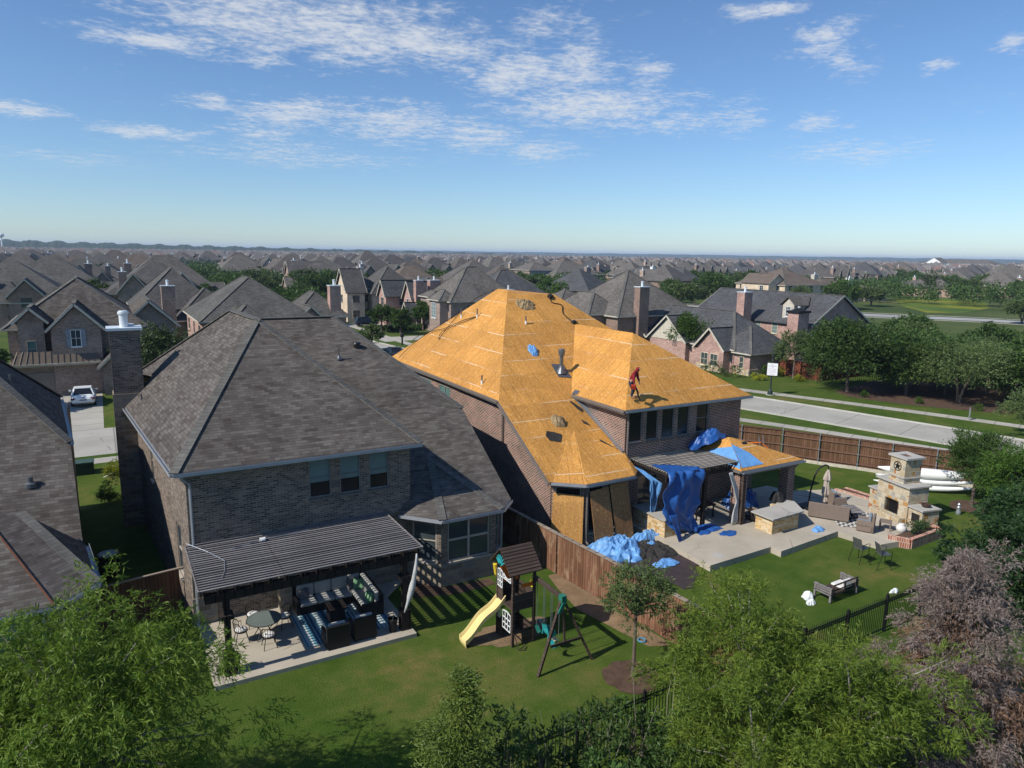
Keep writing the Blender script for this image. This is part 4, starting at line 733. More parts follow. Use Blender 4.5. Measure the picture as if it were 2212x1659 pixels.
m = MB(); m.tube([(16.33 + .14 * math.cos(a), 18.4 + .14 * math.sin(a), .04) for a in [2 * math.pi * k / 14 for k in range(15)]], .035, 6); tag(m.build('toy_ring', m_plain('toy blue', (.08, .22, .34), .5), None), 'small blue ring toy on the lawn beside the brown fence', 'toy')
# ---------------------------------------------------------------- fences
def board_fence(t, P0, P1, h, mat, bw=.14, seed=0, z0=.03, rails=None, side=1, jig=.012, name='board_panel'):
    r_ = random.Random(seed); P0 = Vector((*P0, 0)); P1 = Vector((*P1, 0)); L = (P1 - P0).length; d = (P1 - P0) / L; n = Vector((d.y, -d.x, 0)); k = int(L / bw); m = MB()
    for i in range(k):
        a = P0 + d * (i * bw) + n * r_.uniform(0, jig); b = a + d * (bw - .006); hh = h + r_.uniform(-.01, .01)
        m.add([(a.x, a.y, z0), (b.x, b.y, z0), (b.x, b.y, hh), (a.x, a.y, hh), ((a - n * .02).x, (a - n * .02).y, z0), ((b - n * .02).x, (b - n * .02).y, z0), ((b - n * .02).x, (b - n * .02).y, hh), ((a - n * .02).x, (a - n * .02).y, hh)], [[0, 1, 2, 3], [5, 4, 7, 6], [3, 2, 6, 7], [0, 3, 7, 4], [1, 5, 6, 2]])
    m.build(name, M[mat], t)
    return P0, P1, d, n
t = thing('wooden_fence', 'weathered brown cedar fence with a flat grey cap between the two yards', 'fence', (16.6, 24.5, 0))
FL = [(16.05, 31.0), (16.6, 24.5), (16.98, 21.0), (17.3, 16.6), (17.5, 14.6)]
for k, (a, b) in enumerate(zip(FL, FL[1:])):
    board_fence(t, a, b, 1.9, 'fence_in', seed=k, side=-1)
    A = Vector(a); B = Vector(b); d = (B - A).normalized(); n = Vector((d.y, -d.x)); m = MB(); m.bar((A.x, A.y, 1.93), (B.x, B.y, 1.93), .17, .04); m.build('cap_rail', M['fence_cap'], t)
    m = MB(); o = -n * .05
    for z in (.4, 1.0, 1.72): m.bar((A.x + o.x, A.y + o.y, z), (B.x + o.x, B.y + o.y, z), .04, .09)
    m.build('rail', M['rail'], t)
t = thing('wooden_fence', 'long brown cedar fence with three rails and steel posts beside the road sidewalk', 'fence', (42, 30, 0))
RF_ = [(32.5, 45.8), (36.0, 40.2), (39.3, 34.8), (40.97, 32.57), (42.12, 30.44), (43.43, 28.37), (44.37, 26.6), (45.6, 24.4), (47.2, 21.4), (48.8, 18)]
for k, (a, b) in enumerate(zip(RF_, RF_[1:])):
    board_fence(t, a, b, 2.13, 'fence_out', seed=10 + k); A = Vector(a); B = Vector(b); d = (B - A).normalized(); n = Vector((d.y, -d.x)); o = n * .05; m = MB()
    for z in (.38, 1.05, 1.72, 2.1): m.bar((A.x + o.x, A.y + o.y, z), (B.x + o.x, B.y + o.y, z), .05, .09)
    m.build('rail', M['rail'], t); m = MB(); q = o * 2.2; m.bar((A.x + q.x, A.y + q.y, .1), (B.x + q.x, B.y + q.y, .1), .05, .24); m.build('kickboard', M['trim_cream'], t)
    p = MB(); p.tube([(A.x + q.x, A.y + q.y, 0), (A.x + q.x, A.y + q.y, 2.15)], .035, 8); p.lathe([(.04, 0), (.03, .03), (.005, .04)], (A.x + q.x, A.y + q.y, 2.15), 8)
    for z in (.38, 1.05, 1.72): p.box(A.x + q.x - .06, A.x + q.x + .06, A.y + q.y - .05, A.y + q.y + .05, z - .03, z + .03)
    p.build('steel_post', M['galv'], t)
t = thing('picket_fence', 'black metal picket fence with pointed tips along the end of both yards', 'fence', (17, 14.4, 0))
xs = [3.2 + 2.42 * k for k in range(14)]
yy = lambda x: 14.15 + .022 * (x - 8)
for a, b in zip(xs, xs[1:]):
    m = MB(); k = 20
    for i in range(1, k):
        x = a + (b - a) * i / k; y = yy(x); m.box(x - .008, x + .008, y - .008, y + .008, .08, 1.40); v = [(x - .012, y - .012, 1.38), (x + .012, y - .012, 1.38), (x + .012, y + .012, 1.38), (x - .012, y + .012, 1.38), (x, y, 1.5)]; m.add(v, [[0, 1, 4], [1, 2, 4], [2, 3, 4], [3, 0, 4]])
        m.lathe([(.042, 1.245), (.042, 1.26)], (x - .06, y, 0), 8, 1, .3) if False else None
    for z in (.14, 1.19, 1.31): m.bar((a, yy(a), z), (b, yy(b), z), .03, .03)
    for i in range(k): x = a + (b - a) * (i + .5) / k; m.bar((x - .045, yy(x), 1.215), (x + .045, yy(x), 1.285), .008, .012); m.bar((x - .045, yy(x), 1.285), (x + .045, yy(x), 1.215), .008, .012)
    m.build('picket_panel', M['black'], t)
for x in xs: m = MB(); m.box(x - .04, x + .04, yy(x) - .04, yy(x) + .04, 0, 1.5); m.lathe([(.055, 1.5), (.055, 1.53), (.01, 1.57)], (x, yy(x), 0), 4); m.build('post', M['black'], t)
t = thing('alley_gate', 'low dark wooden gate across the narrow side passage', 'gate', (.6, 28.5, 0)); board_fence(t, (-1.1, 28.4), (1.9, 28.9), 1.7, 'fence_out'); m = MB(); m.bar((-1.15, 28.4, 1.74), (1.95, 28.9, 1.74), .12, .04); m.build('cap_rail', M['fence_cap'], t)
t = thing('rain_barrel', 'dark round barrel standing in the side passage', 'barrel', (-.6, 33.5, 0)); m = MB(); m.lathe([(.38, 0), (.45, .5), (.40, 1.0)], (-.6, 33.5, 0), 18); m.build('body', M['black'], t); m = MB(); m.lathe([(.41, 1.0), (.43, 1.03), (.36, 1.05)], (-.6, 33.5, 0), 18); m.build('rim', M['metal_grey'], t)
# ---------------------------------------------------------------- the stripped house's roof, tarps and patio
zb_o = lambda y: 6.3 + .6 * (y - 32.39)
def m_tarp(name, c, rough=.35, dots=None):
    t = NT(name); n = t.noise(t.coord('Object'), 2.5, 4, .6); n2 = t.noise(t.coord('Object', (1, 1, 4)), 7, 4, .6); col = t.mix(1.0, c, t.mapr(n, .3, .7, .82, 1.15), 'MULTIPLY')
    if dots: col = t.mix(t.mapr(t.noise(t.coord('Object', (2, 2, 2)), 9, 2, .5), .64, .66, 0, .7), col, dots)
    t.bump(n2, .04, .5); return t.fin(col, rough, 0, .4)
M['tarp_d'] = m_tarp('blue tarp', (.020, .09, .31)); M['tarp_l'] = m_tarp('pale blue wrap', (.13, .32, .62), .4, (.05, .12, .25)); M['wrapblk'] = m_tarp('black landscape cloth', (.045, .032, .032), .7)
M['insul'] = m_plain('rubble', (.30, .22, .12), .95, 0, .4, 6, .05); M['wicker'] = m_plain('taupe wicker', (.20, .155, .125), .8, 0, .35, 45); M['cush_b'] = m_plain('blue grey cushion', (.20, .23, .27), .9, 0, .08)
M['skin'] = m_plain('skin', (.42, .24, .16), .6, 0, .05); M['red_cloth'] = m_plain('red hoodie', (.22, .012, .018), .85, 0, .15); M['denim'] = m_plain('navy work trousers', (.02, .028, .05), .85, 0, .2); M['boot'] = m_plain('tan boots', (.22, .11, .05), .7); M['white_cl'] = m_plain('white cloth', (.6, .6, .58), .8); M['blue_cl'] = m_plain('blue shirt', (.02, .10, .42), .8); M['red_p'] = m_plain('red plastic', (.34, .035, .015), .5, 0, .3, 8)
def crumple(name, label, cat, cx, cy, rx, ry, h, mat, seed, z0=.02, nu=26, slope=None, lump=3.2, group=None, pw=.8):
    """a heap of cloth: a creased height field with an uneven outline and a thickness"""
    from mathutils import noise as ns
    m = MB(); P = []; off = Vector((seed * 13.1, seed * 7.7, 0))
    for j in range(nu):
        rr = j / (nu - 1)
        for i in range(nu * 2):
            a = 2 * math.pi * i / (nu * 2); edge = 1 + .5 * ns.noise(Vector((math.cos(a) * 1.5, math.sin(a) * 1.5, seed * 3.3))) + .22 * ns.noise(Vector((math.cos(a) * 5, math.sin(a) * 5, seed)))
            x = rx * rr * edge * math.cos(a); y = ry * rr * edge * math.sin(a); x += .12 * rx * ns.noise(Vector((x * 3, y * 3, seed))); y += .12 * ry * ns.noise(Vector((x * 3, y * 3, seed + 9))); v = Vector((x, y, 0)) * lump * .5 + off
            cr = (.62 - abs(ns.noise(v)) * 1.25) + (.34 - abs(ns.noise(v * 2.3 + Vector((5, 1, 0)))) * .75) + (.10 - abs(ns.noise(v * 5)) * .25)
            env = max(0, 1 - rr ** 3) ** pw; z = h * env * (.35 + .75 * cr) + .012
            zz = z0 + (slope(cx + x, cy + y) if slope else 0); P.append((cx + x, cy + y, zz + max(z, .012)))
    n2 = nu * 2; fs = [[j * n2 + i, j * n2 + (i + 1) % n2, (j + 1) * n2 + (i + 1) % n2, (j + 1) * n2 + i] for j in range(nu - 1) for i in range(n2)]
    m.add(P, fs); base = [(p[0], p[1], z0 + (slope(p[0], p[1]) if slope else 0) - .0) for p in P[-n2:]]
    m.add(P[-n2:] + base, [[i, (i + 1) % n2, n2 + (i + 1) % n2, n2 + i] for i in range(n2)])
    return tag(m.build(name, M[mat], None, uv=False), label, cat, group)
def pergola_tan():
    t = thing('pergola', 'tan slatted pergola with a blue tarp over its corner', 'pergola', (25.7, 25.2, .3)); z = 3.55
    l = MB(); n = 17
    for k in range(n): y = 24.98 + 2.88 * k / (n - 1); l.obox((25.7, y, z), (4.75, .075, .04), .004 * math.sin(k * 2.3))
    l.build('lath', M['pergola_o'], t)
    for k in range(8): x = 23.45 + k * .64; m = MB(); m.bar((x, 24.9, z - .12), (x, 27.88, z - .12), .05, .17); m.build('rafter', M['timber_d'], t)
    b = MB(); b.box(23.3, 28.1, 25.1, 25.2, z - .48, z - .22); b.build('beam', M['timber_d'], t)
    for x in (23.8, 26.0): p = MB(); p.box(x - .09, x + .09, 25.08, 25.26, .3, z - .3); p.build('post', M['timber_d'], t)
pergola_tan()
# patio cover with its own little hip deck
t = thing('patio_cover', 'open patio cover with brick columns and a bare orange panel hip roof', 'patio cover', (30, 26, .3))
e = 3.2; A = (27.8, 24.45, e); B = (32.6, 24.45, e); PKc = (28.95, 26.55, 4.38); Bk = (32.6, 28.4, e); Ak = (27.8, 28.2, e)
m = MB()
for p in ([A, B, PKc], [B, Bk, (30.6, 27.7, 3.9), PKc], [Ak, A, PKc], [Ak, PKc, (30.6, 27.7, 3.9), Bk]): m.slab(p, .1)
m.build('roof', M['osb'], t); gutter(t, [A, B], 'gutter', .15); gutter(t, [(27.8, 27.8, e), A], 'gutter_d')
m = MB(); m.box(27.95, 32.45, 24.62, 24.85, 2.85, 3.1); m.box(32.2, 32.45, 24.85, 28.2, 2.85, 3.1); m.build('beam', M['gutter_d'], t)
for x, y in ((28.15, 24.85), (32.1, 25.05), (32.1, 28.0)): m = MB(); m.box(x - .28, x + .28, y - .28, y + .28, .3, 2.87); m.build('column', M['brick_r'], t)
m = MB(); m.tube([(32.5, 24.6, 3.05), (32.45, 24.8, 2.7), (32.35, 25.3, 2.7)], .05, 8); m.build('downspout', M['gutter_d'], t)
m = MB(); q = lambda x, y: (x, y, e + .562 * (y - 24.45) + .025); m.slab([q(28.0, 24.6), q(29.6, 24.6), q(29.35, 25.4), q(28.7, 26.1), q(28.5, 25.6)], .012); tag(m.build('membrane', M['tarp_l'], None), 'strip of pale blue roofing wrap on the hip of the patio cover', 'roofing wrap')
m = MB(); q = lambda x, y: (x, y, e + (x - 27.8) * 1.02 + .03); m.slab([q(27.85, 24.6), q(28.0, 24.75), q(28.6, 25.9), q(28.3, 26.9), q(27.85, 27.6)], .012); tag(m.build('membrane', M['tarp_l'], None), 'pale blue roofing wrap on the house side of the patio cover', 'roofing wrap')
m = MB(); m.slab([(30.25, 25.0, e + .562 * .55 + .012), (30.55, 25.05, e + .562 * .6 + .012), (30.6, 25.35, e + .562 * .9 + .012), (30.2, 25.25, e + .562 * .8 + .012)], .01); m.build('hole', M['black'], t) if False else None
m = MB(); m.poly([(29.45, 25.95, e + .562 * 1.5 + .012), (29.8, 25.92, e + .562 * 1.47 + .012), (29.85, 26.1, e + .562 * 1.65 + .012), (29.5, 26.12, e + .562 * 1.67 + .012)]); m.build('vent_hole', M['black'], t)
crumple('blue_tarp', 'crumpled dark blue tarp bunched where the patio cover meets the wall', 'tarp', 28.2, 27.3, 1.3, .55, .45, 'tarp_d', 5, 0, 18, lambda x, y: 3.75 + .55 * max(0, min(1, (x - 27.2) / 1.2)) - .35 * max(0, x - 28.6))
# big hanging tarp
from mathutils import noise as NS
def sheet(name, label, rows, mat, fold=.10, freq=5.0, nu=24, nv=20, seed=0, th=None, cat='tarp'):
    """cloth between polylines rows[0] (top) .. rows[-1] (bottom); each row is a list of points"""
    def along(r_, t):
        r_ = [Vector(p) for p in r_]; s = t * (len(r_) - 1); i = min(int(s), len(r_) - 2); return r_[i].lerp(r_[i + 1], s - i)
    P = []
    for j in range(nv):
        v = j / (nv - 1) * (len(rows) - 1); k = min(int(v), len(rows) - 2); f = v - k
        for i in range(nu):
            u = i / (nu - 1); p = along(rows[k], u).lerp(along(rows[k + 1], u), f); a = min(1, v * 1.3)
            w_ = math.sin(u * freq * 6.28 + 2.2 * NS.noise(Vector((u * 2, j * .12, seed))) * 3) * fold * .7 * a + fold * 2.2 * a * (abs(NS.noise(Vector((u * 5 + j * .06, j * .16, seed)))) - .2)
            P.append((p.x + w_ * .35, p.y - w_, p.z + .02 * NS.noise(Vector((u * 9, v * 9, seed)))))
    m = MB(); m.grid(P, nu, nv); o = m.build(name, M[mat], None, uv=False, smooth=True); so_ = o.modifiers.new('thick', 'SOLIDIFY'); so_.thickness = .012
    return tag(o, label, cat)
sheet('blue_tarp', 'large bright blue tarp hanging off the front corner of the tan pergola', [[(23.47, 26.5, 3.60), (24.2, 26.0, 3.62), (25.35, 25.0, 3.62)], [(23.3, 24.85, 3.62), (24.3, 24.85, 3.60), (25.32, 24.85, 3.56)], [(22.75, 24.75, 2.3), (23.6, 24.7, 2.2), (25.3, 24.8, 2.0)], [(22.95, 24.6, 1.35), (24.1, 24.7, 1.3), (25.15, 24.8, 1.2)], [(23.2, 24.5, .9), (24.3, 24.75, .55), (25.1, 24.7, .32)]], 'tarp_d', .13, 3.2, 34, 30, 2)
sheet('blue_tarp', 'narrow bright blue tarp tail twisted down to the ground below the big tarp', [[(23.1, 24.55, 1.6), (23.7, 24.6, 1.55)], [(23.25, 24.3, .9), (23.7, 24.4, .8)], [(23.55, 24.1, .1), (23.8, 24.15, .1)]], 'tarp_d', .05, 1.5, 8, 12, 4)
sheet('blue_wrap', 'pale blue wrap hanging from the valley between the two brick walls', [[(22.75, 26.9, 3.5), (23.15, 26.6, 3.3)], [(23.2, 26.3, 2.9), (23.75, 25.9, 2.75)], [(23.3, 26.2, 2.1), (23.6, 26.0, 1.9)], [(23.3, 26.1, 1.0), (23.45, 26.1, .9)]], 'tarp_l', .08, 2, 10, 16, 7)
crumple('blue_tarp', 'flat dark blue tarp end spread on the patio under the pergola', 'tarp', 25.9, 24.8, .95, .5, .14, 'tarp_d', 8, .3)
sheet('patio_drape', 'white curtain tied at the brick column of the patio cover', [[(27.0, 24.55, 3.2), (27.25, 24.55, 3.2)], [(27.4, 24.5, 2.2), (27.75, 24.5, 2.2)], [(27.6, 24.5, 1.6), (27.75, 24.5, 1.6)], [(27.42, 24.55, .35), (27.85, 24.55, .35)]], 'curt_w', .04, 3, 14, 16, 1, cat='curtain')
m = MB(); m.box(27.9, 28.1, 24.35, 24.53, .3, 3.1); tag(m.build('timber_post', M['timber'], None), 'grey timber post in front of the brick column', 'post')
# boards leaning on the bay
def board(name, label, b0, b1, t0, t1, mat, th=.03):
    m = MB(); b0, b1, t0, t1 = map(Vector, (b0, b1, t0, t1)); n = (b1 - b0).cross(t0 - b0).normalized() * th; m.ext([b0, b1, t1, t0], n); return tag(m.build(name, M[mat], None), label, 'board', 'wood panels leaning on the bay')
board('wood_panel', 'clean tan wood panel leaning on the left face of the bay', (18.15, 27.42, 0), (19.35, 26.45, 0), (18.32, 27.56, 2.6), (19.48, 26.62, 2.55), 'osb_new')
board('wood_panel', 'weathered wood panel leaning in the middle of the bay, beside the clean one', (19.85, 26.0, 0), (21.0, 26.0, 0), (19.72, 26.5, 2.75), (20.85, 26.5, 2.85), 'osb_old')
board('wood_panel', 'weathered wood panel leaning at the right end of the bay', (21.15, 26.05, 0), (22.25, 26.05, 0), (20.92, 26.5, 2.9), (22.0, 26.5, 3.0), 'osb_old')
# cloth heaps by the fence
crumple('ground_cloth', 'wide dark brown ground cloth spread on the lawn beside the fence', 'ground cloth', 21.6, 24.2, 2.15, 2.55, .06, 'wrapblk', 3, .01, 30, None, 1.6)
crumple('black_wrap', 'rumpled black cloth lying on the brown ground cloth', 'cloth', 21.9, 24.6, 1.3, 1.2, .28, 'felt', 6, .05, 22)
crumple('wrap_heap', 'big crumpled heap of pale blue roofing wrap against the wood panels', 'roofing wrap', 20.75, 25.3, 1.4, 1.1, .62, 'tarp_l', 11, .04, 44, None, 2.6)
crumple('wrap_heap', 'trailing pale blue wrap in front of the big heap, nearest the fence', 'roofing wrap', 20.5, 24.6, 1.2, .7, .34, 'tarp_l', 14, .04, 32, None, 3.0)
crumple('wrap_heap', 'twist of pale blue wrap between the big heap and the blue tarp tail', 'roofing wrap', 22.7, 25.6, .95, .5, .46, 'tarp_l', 17, .06, 30, None, 3.2)
crumple('wrap_heap', 'small knot of pale blue wrap lying on the black cloth', 'roofing wrap', 22.2, 24.75, .3, .28, .3, 'tarp_l', 19, .12, 16, None, 4)
crumple('wrap_sheet', 'flat pale blue piece of wrap alone on the dark ground cloth', 'roofing wrap', 21.55, 22.95, .62, .38, .18, 'tarp_l', 23, .07, 18, None, 3)
crumple('blue_scrap', 'crumpled bright blue plastic scrap near the edge of the patio', 'plastic scrap', 30.9, 21.95, .42, .25, .22, 'tarp_l', 27, .3, 16, None, 5)
crumple('blue_scrap', 'blue sheet scrap on the patio left of the stone bar', 'plastic scrap', 26.5, 23.85, .5, .35, .06, 'tarp_d', 29, .3, 14)
crumple('blue_tarp', 'blue tarp heaped over furniture under the patio cover', 'tarp', 30.4, 26.6, 1.1, .7, .95, 'tarp_d', 31, .3, 20)
# roof litter
zl = lambda x, y: 6.3 + (x - 17.9) * .967
crumple('rubble_heap', 'heap of tan torn roofing felt near the ridge of the bare roof', 'rubble', 23.9, 39.7, .62, .42, .34, 'insul', 41, 0, 18, lambda x, y: zb_o(y), 6, pw=.6)
crumple('rubble_heap', 'heap of tan torn roofing felt lower on the bare roof above the bay', 'rubble', 20.55, 30.55, .42, .32, .38, 'insul', 43, 0, 16, lambda x, y: zb_o(y), 6, pw=.6)
def scrap(pts, label, off=.03):
    m = MB(); m.slab([(x, y, zb_o(y) + off + .03 * ((i * 7) % 3)) for i, (x, y) in enumerate(pts)], .012); tag(m.build('felt_scrap', M['felt'], None), label, 'felt scrap', 'black felt scraps on the bare roof')
scrap([(19.35, 29.55), (19.9, 29.35), (20.2, 29.75), (19.9, 30.0), (19.5, 30.1), (19.25, 29.8)], 'black felt scrap left of the rubble heap above the bay')
scrap([(22.15, 31.9), (22.35, 31.5), (22.5, 31.2), (22.4, 31.0), (22.2, 31.3), (22.05, 31.7)], 'black felt scrap in the valley under the corner of the upper roof')
scrap([(21.35, 29.9), (21.6, 29.4), (21.75, 29.2), (21.5, 29.5)], 'thin black felt strip beside the narrow turret deck')
scrap([(22.3, 29.2), (22.75, 28.6), (22.8, 28.2), (22.4, 28.5), (22.15, 29.0)], 'black felt scrap low in the valley beside the brick wall')
scrap([(22.0, 30.6), (22.2, 30.3), (22.25, 30.1), (22.0, 30.3)], 'small black felt scrap on the deck near the valley')
crumple('blue_scrap', 'pale blue scrap of wrap caught in the middle of the bare roof', 'roofing wrap', 22.0, 35.7, .28, .38, .35, 'tarp_l', 47, 0, 14, lambda x, y: zb_o(y), 5)
m = MB()
for cl in ([(21.74, 44.85), (20.52, 44.66), (19.8, 44.4), (20.2, 44.9), (20.6, 44.3), (21.5, 42.15)], [(19.3, 48.0), (19.75, 47.6), (20.2, 46.2), (20.5, 44.9), (21.2, 43.4), (21.56, 42.09)], [(18.13, 47.62), (19.0, 47.5), (20.1, 46.6), (21.7, 44.9), (22.6, 44.4), (23.3, 43.0)]):
    q = smooth(cl, 5); m.tube([(p.x, p.y, zl(p.x, p.y) + .03) for p in q], .022, 5)
tag(m.build('air_hose', M['timber_d'], None), 'thin brown air hose looping over the sunlit left slope', 'hose')
m = MB(); q = smooth([(26.3, 40.6), (26.0, 39.9), (26.6, 39.6), (26.2, 38.8), (26.4, 38.0)], 5); m.tube([(p.x, p.y, zb_o(p.y) + .05) for p in q], .03, 5); m.obox((26.45, 37.9, zb_o(37.9) + .1), (.34, .2, .16), .4, R(30)); m.obox((26.2, 40.4, zb_o(40.4) + .12), (.5, .25, .2), .6, R(30)); tag(m.build('nail_gun', M['black'], None), 'black nail gun with hose lying below the ridge', 'nail gun')
m = MB(); m.tube([(22.7, 32.2, 6.42), (22.7, 31.9, 6.4)], .06, 7); m.obox((22.62, 32.0, 6.42), (.3, .35, .05), .3, 0, R(-38)); tag(m.build('flashing_scrap', M['metal_grey'], None), 'bent grey flashing scrap at the eave of the upper roof', 'flashing')
# ---------------------------------------------------------------- people
def person(name, label, joints, edges, rad, loc, rz, parts, s=1.0, sub=2):
    """body: one skinned surface grown over a joint skeleton"""
    me = bpy.data.meshes.new(name); names = list(joints); me.from_pydata([Vector(joints[k]) * s for k in names], [(names.index(a), names.index(b)) for a, b in edges], [])
    o = bpy.data.objects.new(name, me); C.objects.link(o); o.location = loc; o.rotation_euler = (0, 0, rz)
    md = o.modifiers.new('skin', 'SKIN'); sk = me.skin_vertices[0].data
    for i, k in enumerate(names): r_ = rad[k]; r_ = (r_, r_) if isinstance(r_, float) else r_; sk[i].radius = (r_[0] * s, r_[1] * s); sk[i].use_root = (i == 0)
    sb = o.modifiers.new('sub', 'SUBSURF'); sb.levels = sub; sb.render_levels = sub
    WM[o.name] = Matrix.Translation(loc) @ Matrix.Rotation(rz, 4, 'Z')
    return o
def skinpart(name, parent, pts, rads, mat, loc, rz, s=1.0, branches=()):
    me = bpy.data.meshes.new(name); V = [Vector(p) * s for p in pts]; E = [(i, i + 1) for i in range(len(pts) - 1)]; rr = list(rads)
    for base, bp, br in branches:
        prev = base
        for p, r_ in zip(bp, br): V.append(Vector(p) * s); rr.append(r_); E.append((prev, len(V) - 1)); prev = len(V) - 1
    me.from_pydata(V, E, []); o = bpy.data.objects.new(name, me); C.objects.link(o); me.materials.append(M[mat]); o.parent = parent
    md = o.modifiers.new('skin', 'SKIN'); sk = me.skin_vertices[0].data
    for i, r_ in enumerate(rr): r_ = (r_, r_) if not isinstance(r_, tuple) else r_; sk[i].radius = (r_[0] * s, r_[1] * s)
    sk[0].use_root = True; sb = o.modifiers.new('sub', 'SUBSURF'); sb.levels = 2; sb.render_levels = 2; WM[o.name] = wmat(parent); return o
# worker: faces +x in his own frame, stooped over, blower held low in the right hand
Wl = Vector((23.32, 28.1, 6.3 + .73 * (28.1 - 27.5) + .02)); Wz = R(-62); S_ = 1.0
J = dict(pel=(0, 0, .86), spine=(.06, 0, 1.08), chest=(.17, 0, 1.28), neck=(.27, 0, 1.43), head=(.36, 0, 1.53), top=(.42, 0, 1.62),
         hl=(0, .10, .82), kl=(.12, .14, .47), al=(-.02, .16, .10), tl=(.16, .17, .05), hr=(0, -.10, .82), kr=(.16, -.13, .50), ar=(.10, -.16, .08), tr=(.28, -.16, .04),
         sl=(.20, .19, 1.33), el=(.22, .27, 1.05), wl=(.34, .22, .83), pl=(.37, .20, .76), sr=(.20, -.19, 1.33), er=(.24, -.30, 1.06), wr=(.30, -.32, .78), pr=(.31, -.32, .71))
Ed = [('pel', 'spine'), ('spine', 'chest'), ('chest', 'neck'), ('neck', 'head'), ('head', 'top'), ('pel', 'hl'), ('hl', 'kl'), ('kl', 'al'), ('al', 'tl'), ('pel', 'hr'), ('hr', 'kr'), ('kr', 'ar'), ('ar', 'tr'), ('chest', 'sl'), ('sl', 'el'), ('el', 'wl'), ('wl', 'pl'), ('chest', 'sr'), ('sr', 'er'), ('er', 'wr'), ('wr', 'pr')]
Rd = dict(pel=(.15, .12), spine=(.135, .115), chest=(.17, .125), neck=.06, head=(.085, .10), top=.07, hl=.09, kl=.062, al=.042, tl=.035, hr=.09, kr=.062, ar=.042, tr=.035, sl=.07, el=.05, wl=.032, pl=.03, sr=.07, er=.05, wr=.032, pr=.03)
wk = person('person', 'person in a red hood and dark trousers stooping on the bare roof with a blower', J, Ed, Rd, Wl, Wz, None); wk.data.materials.append(M['skin']); tag(wk, wk.get('label') or 'person in a red hood and dark trousers stooping on the bare roof with a blower', 'person')
skinpart('hoodie', wk, [(0, 0, .90), (.05, 0, 1.08), (.16, 0, 1.28), (.25, 0, 1.42), (.33, 0, 1.53), (.37, 0, 1.66)], [(.175, .14), (.165, .14), (.20, .15), (.10, .09), (.12, .13), .075], 'red_cloth', 0, 0, S_, [(2, [(.20, .20, 1.33), (.22, .29, 1.05), (.33, .24, .86)], [.092, .07, .05]), (2, [(.20, -.20, 1.33), (.24, -.31, 1.06), (.30, -.32, .82)], [.092, .07, .05])])
skinpart('trousers', wk, [(0, 0, .95), (0, 0, .84)], [(.165, .135), (.16, .14)], 'denim', 0, 0, S_, [(1, [(0, .11, .74), (.12, .14, .47), (-.02, .16, .13)], [.11, .083, .065]), (1, [(0, -.11, .74), (.16, -.13, .50), (.10, -.16, .11)], [.11, .083, .065])])
for sgn, (ax, ay, tx) in ((1, (-.02, .16, .20)), (-1, (.10, -.16, .32))): skinpart('boot', wk, [(ax, ay, .16), (ax + .01, ay, .06), (tx, ay, .045)], [.06, .055, .045], 'boot', 0, 0, S_)
for hx, hy, hz in ((.37, .20, .78), (.31, -.32, .73)):
    for k in range(5):
        o_ = (k - 2) * .017; ln = (.055, .075, .08, .074, .06)[k] if k else .05
        skinpart('finger', wk, [(hx, hy + o_, hz), (hx + .02, hy + o_ * 1.2, hz - ln * .6), (hx + .0, hy + o_ * 1.2, hz - ln)], [.012, .010, .008], 'white_cl', 0, 0, S_)
m = MB(); Mx = WM[wk.name]; m.obox((.30, -.43, .68), (.24, .18, .2), .2, .3); m.tube([(.30, -.40, .84), (.31, -.34, .76), (.30, -.46, .80)], .02, 6); m.xf(Mx); t = thing('leaf_blower', 'red leaf blower held low by the person in the red hood', 'leaf blower', Mx @ Vector((.3, -.44, .55)), 0); m.build('body', M['red_p'], t, bevel=.04)
m = MB(); m.tube([(.42, -.42, .66), (.52, -.38, .42), (.56, -.36, .18), (.66, -.34, .02)], [.055, .05, .045, .035], 10); m.xf(Mx).build('nozzle', M['black'], t)
J2 = dict(J); Wl2 = Vector(at(*[(820 + 1560 / 4.608) / 1.1573, (600 + 835 / 4.608) / 1.1573], 9.0)); 
W2 = Vector((23.6, 46.3, 8.55)); pr2 = person('person', 'person in a blue shirt behind the sunlit roof edge', {k: (v[0], v[1], v[2]) for k, v in J.items()}, Ed, Rd, W2, R(-120), None); pr2.data.materials.append(M['skin']); tag(pr2, 'person in a blue shirt half hidden behind the sunlit roof edge', 'person')
skinpart('shirt', pr2, [(0, 0, .88), (.05, 0, 1.08), (.16, 0, 1.28), (.25, 0, 1.40)], [(.175, .14), (.165, .14), (.20, .15), (.08, .08)], 'blue_cl', 0, 0, 1, [(2, [(.20, .20, 1.33), (.22, .29, 1.05)], [.09, .07]), (2, [(.20, -.20, 1.33), (.24, -.31, 1.06)], [.09, .07])])
skinpart('trousers', pr2, [(0, 0, .95), (0, 0, .84)], [(.165, .135), (.16, .14)], 'denim', 0, 0, 1, [(1, [(0, .11, .74), (.12, .14, .47), (-.02, .16, .13)], [.11, .083, .065]), (1, [(0, -.11, .74), (.16, -.13, .50), (.10, -.16, .11)], [.11, .083, .065])])
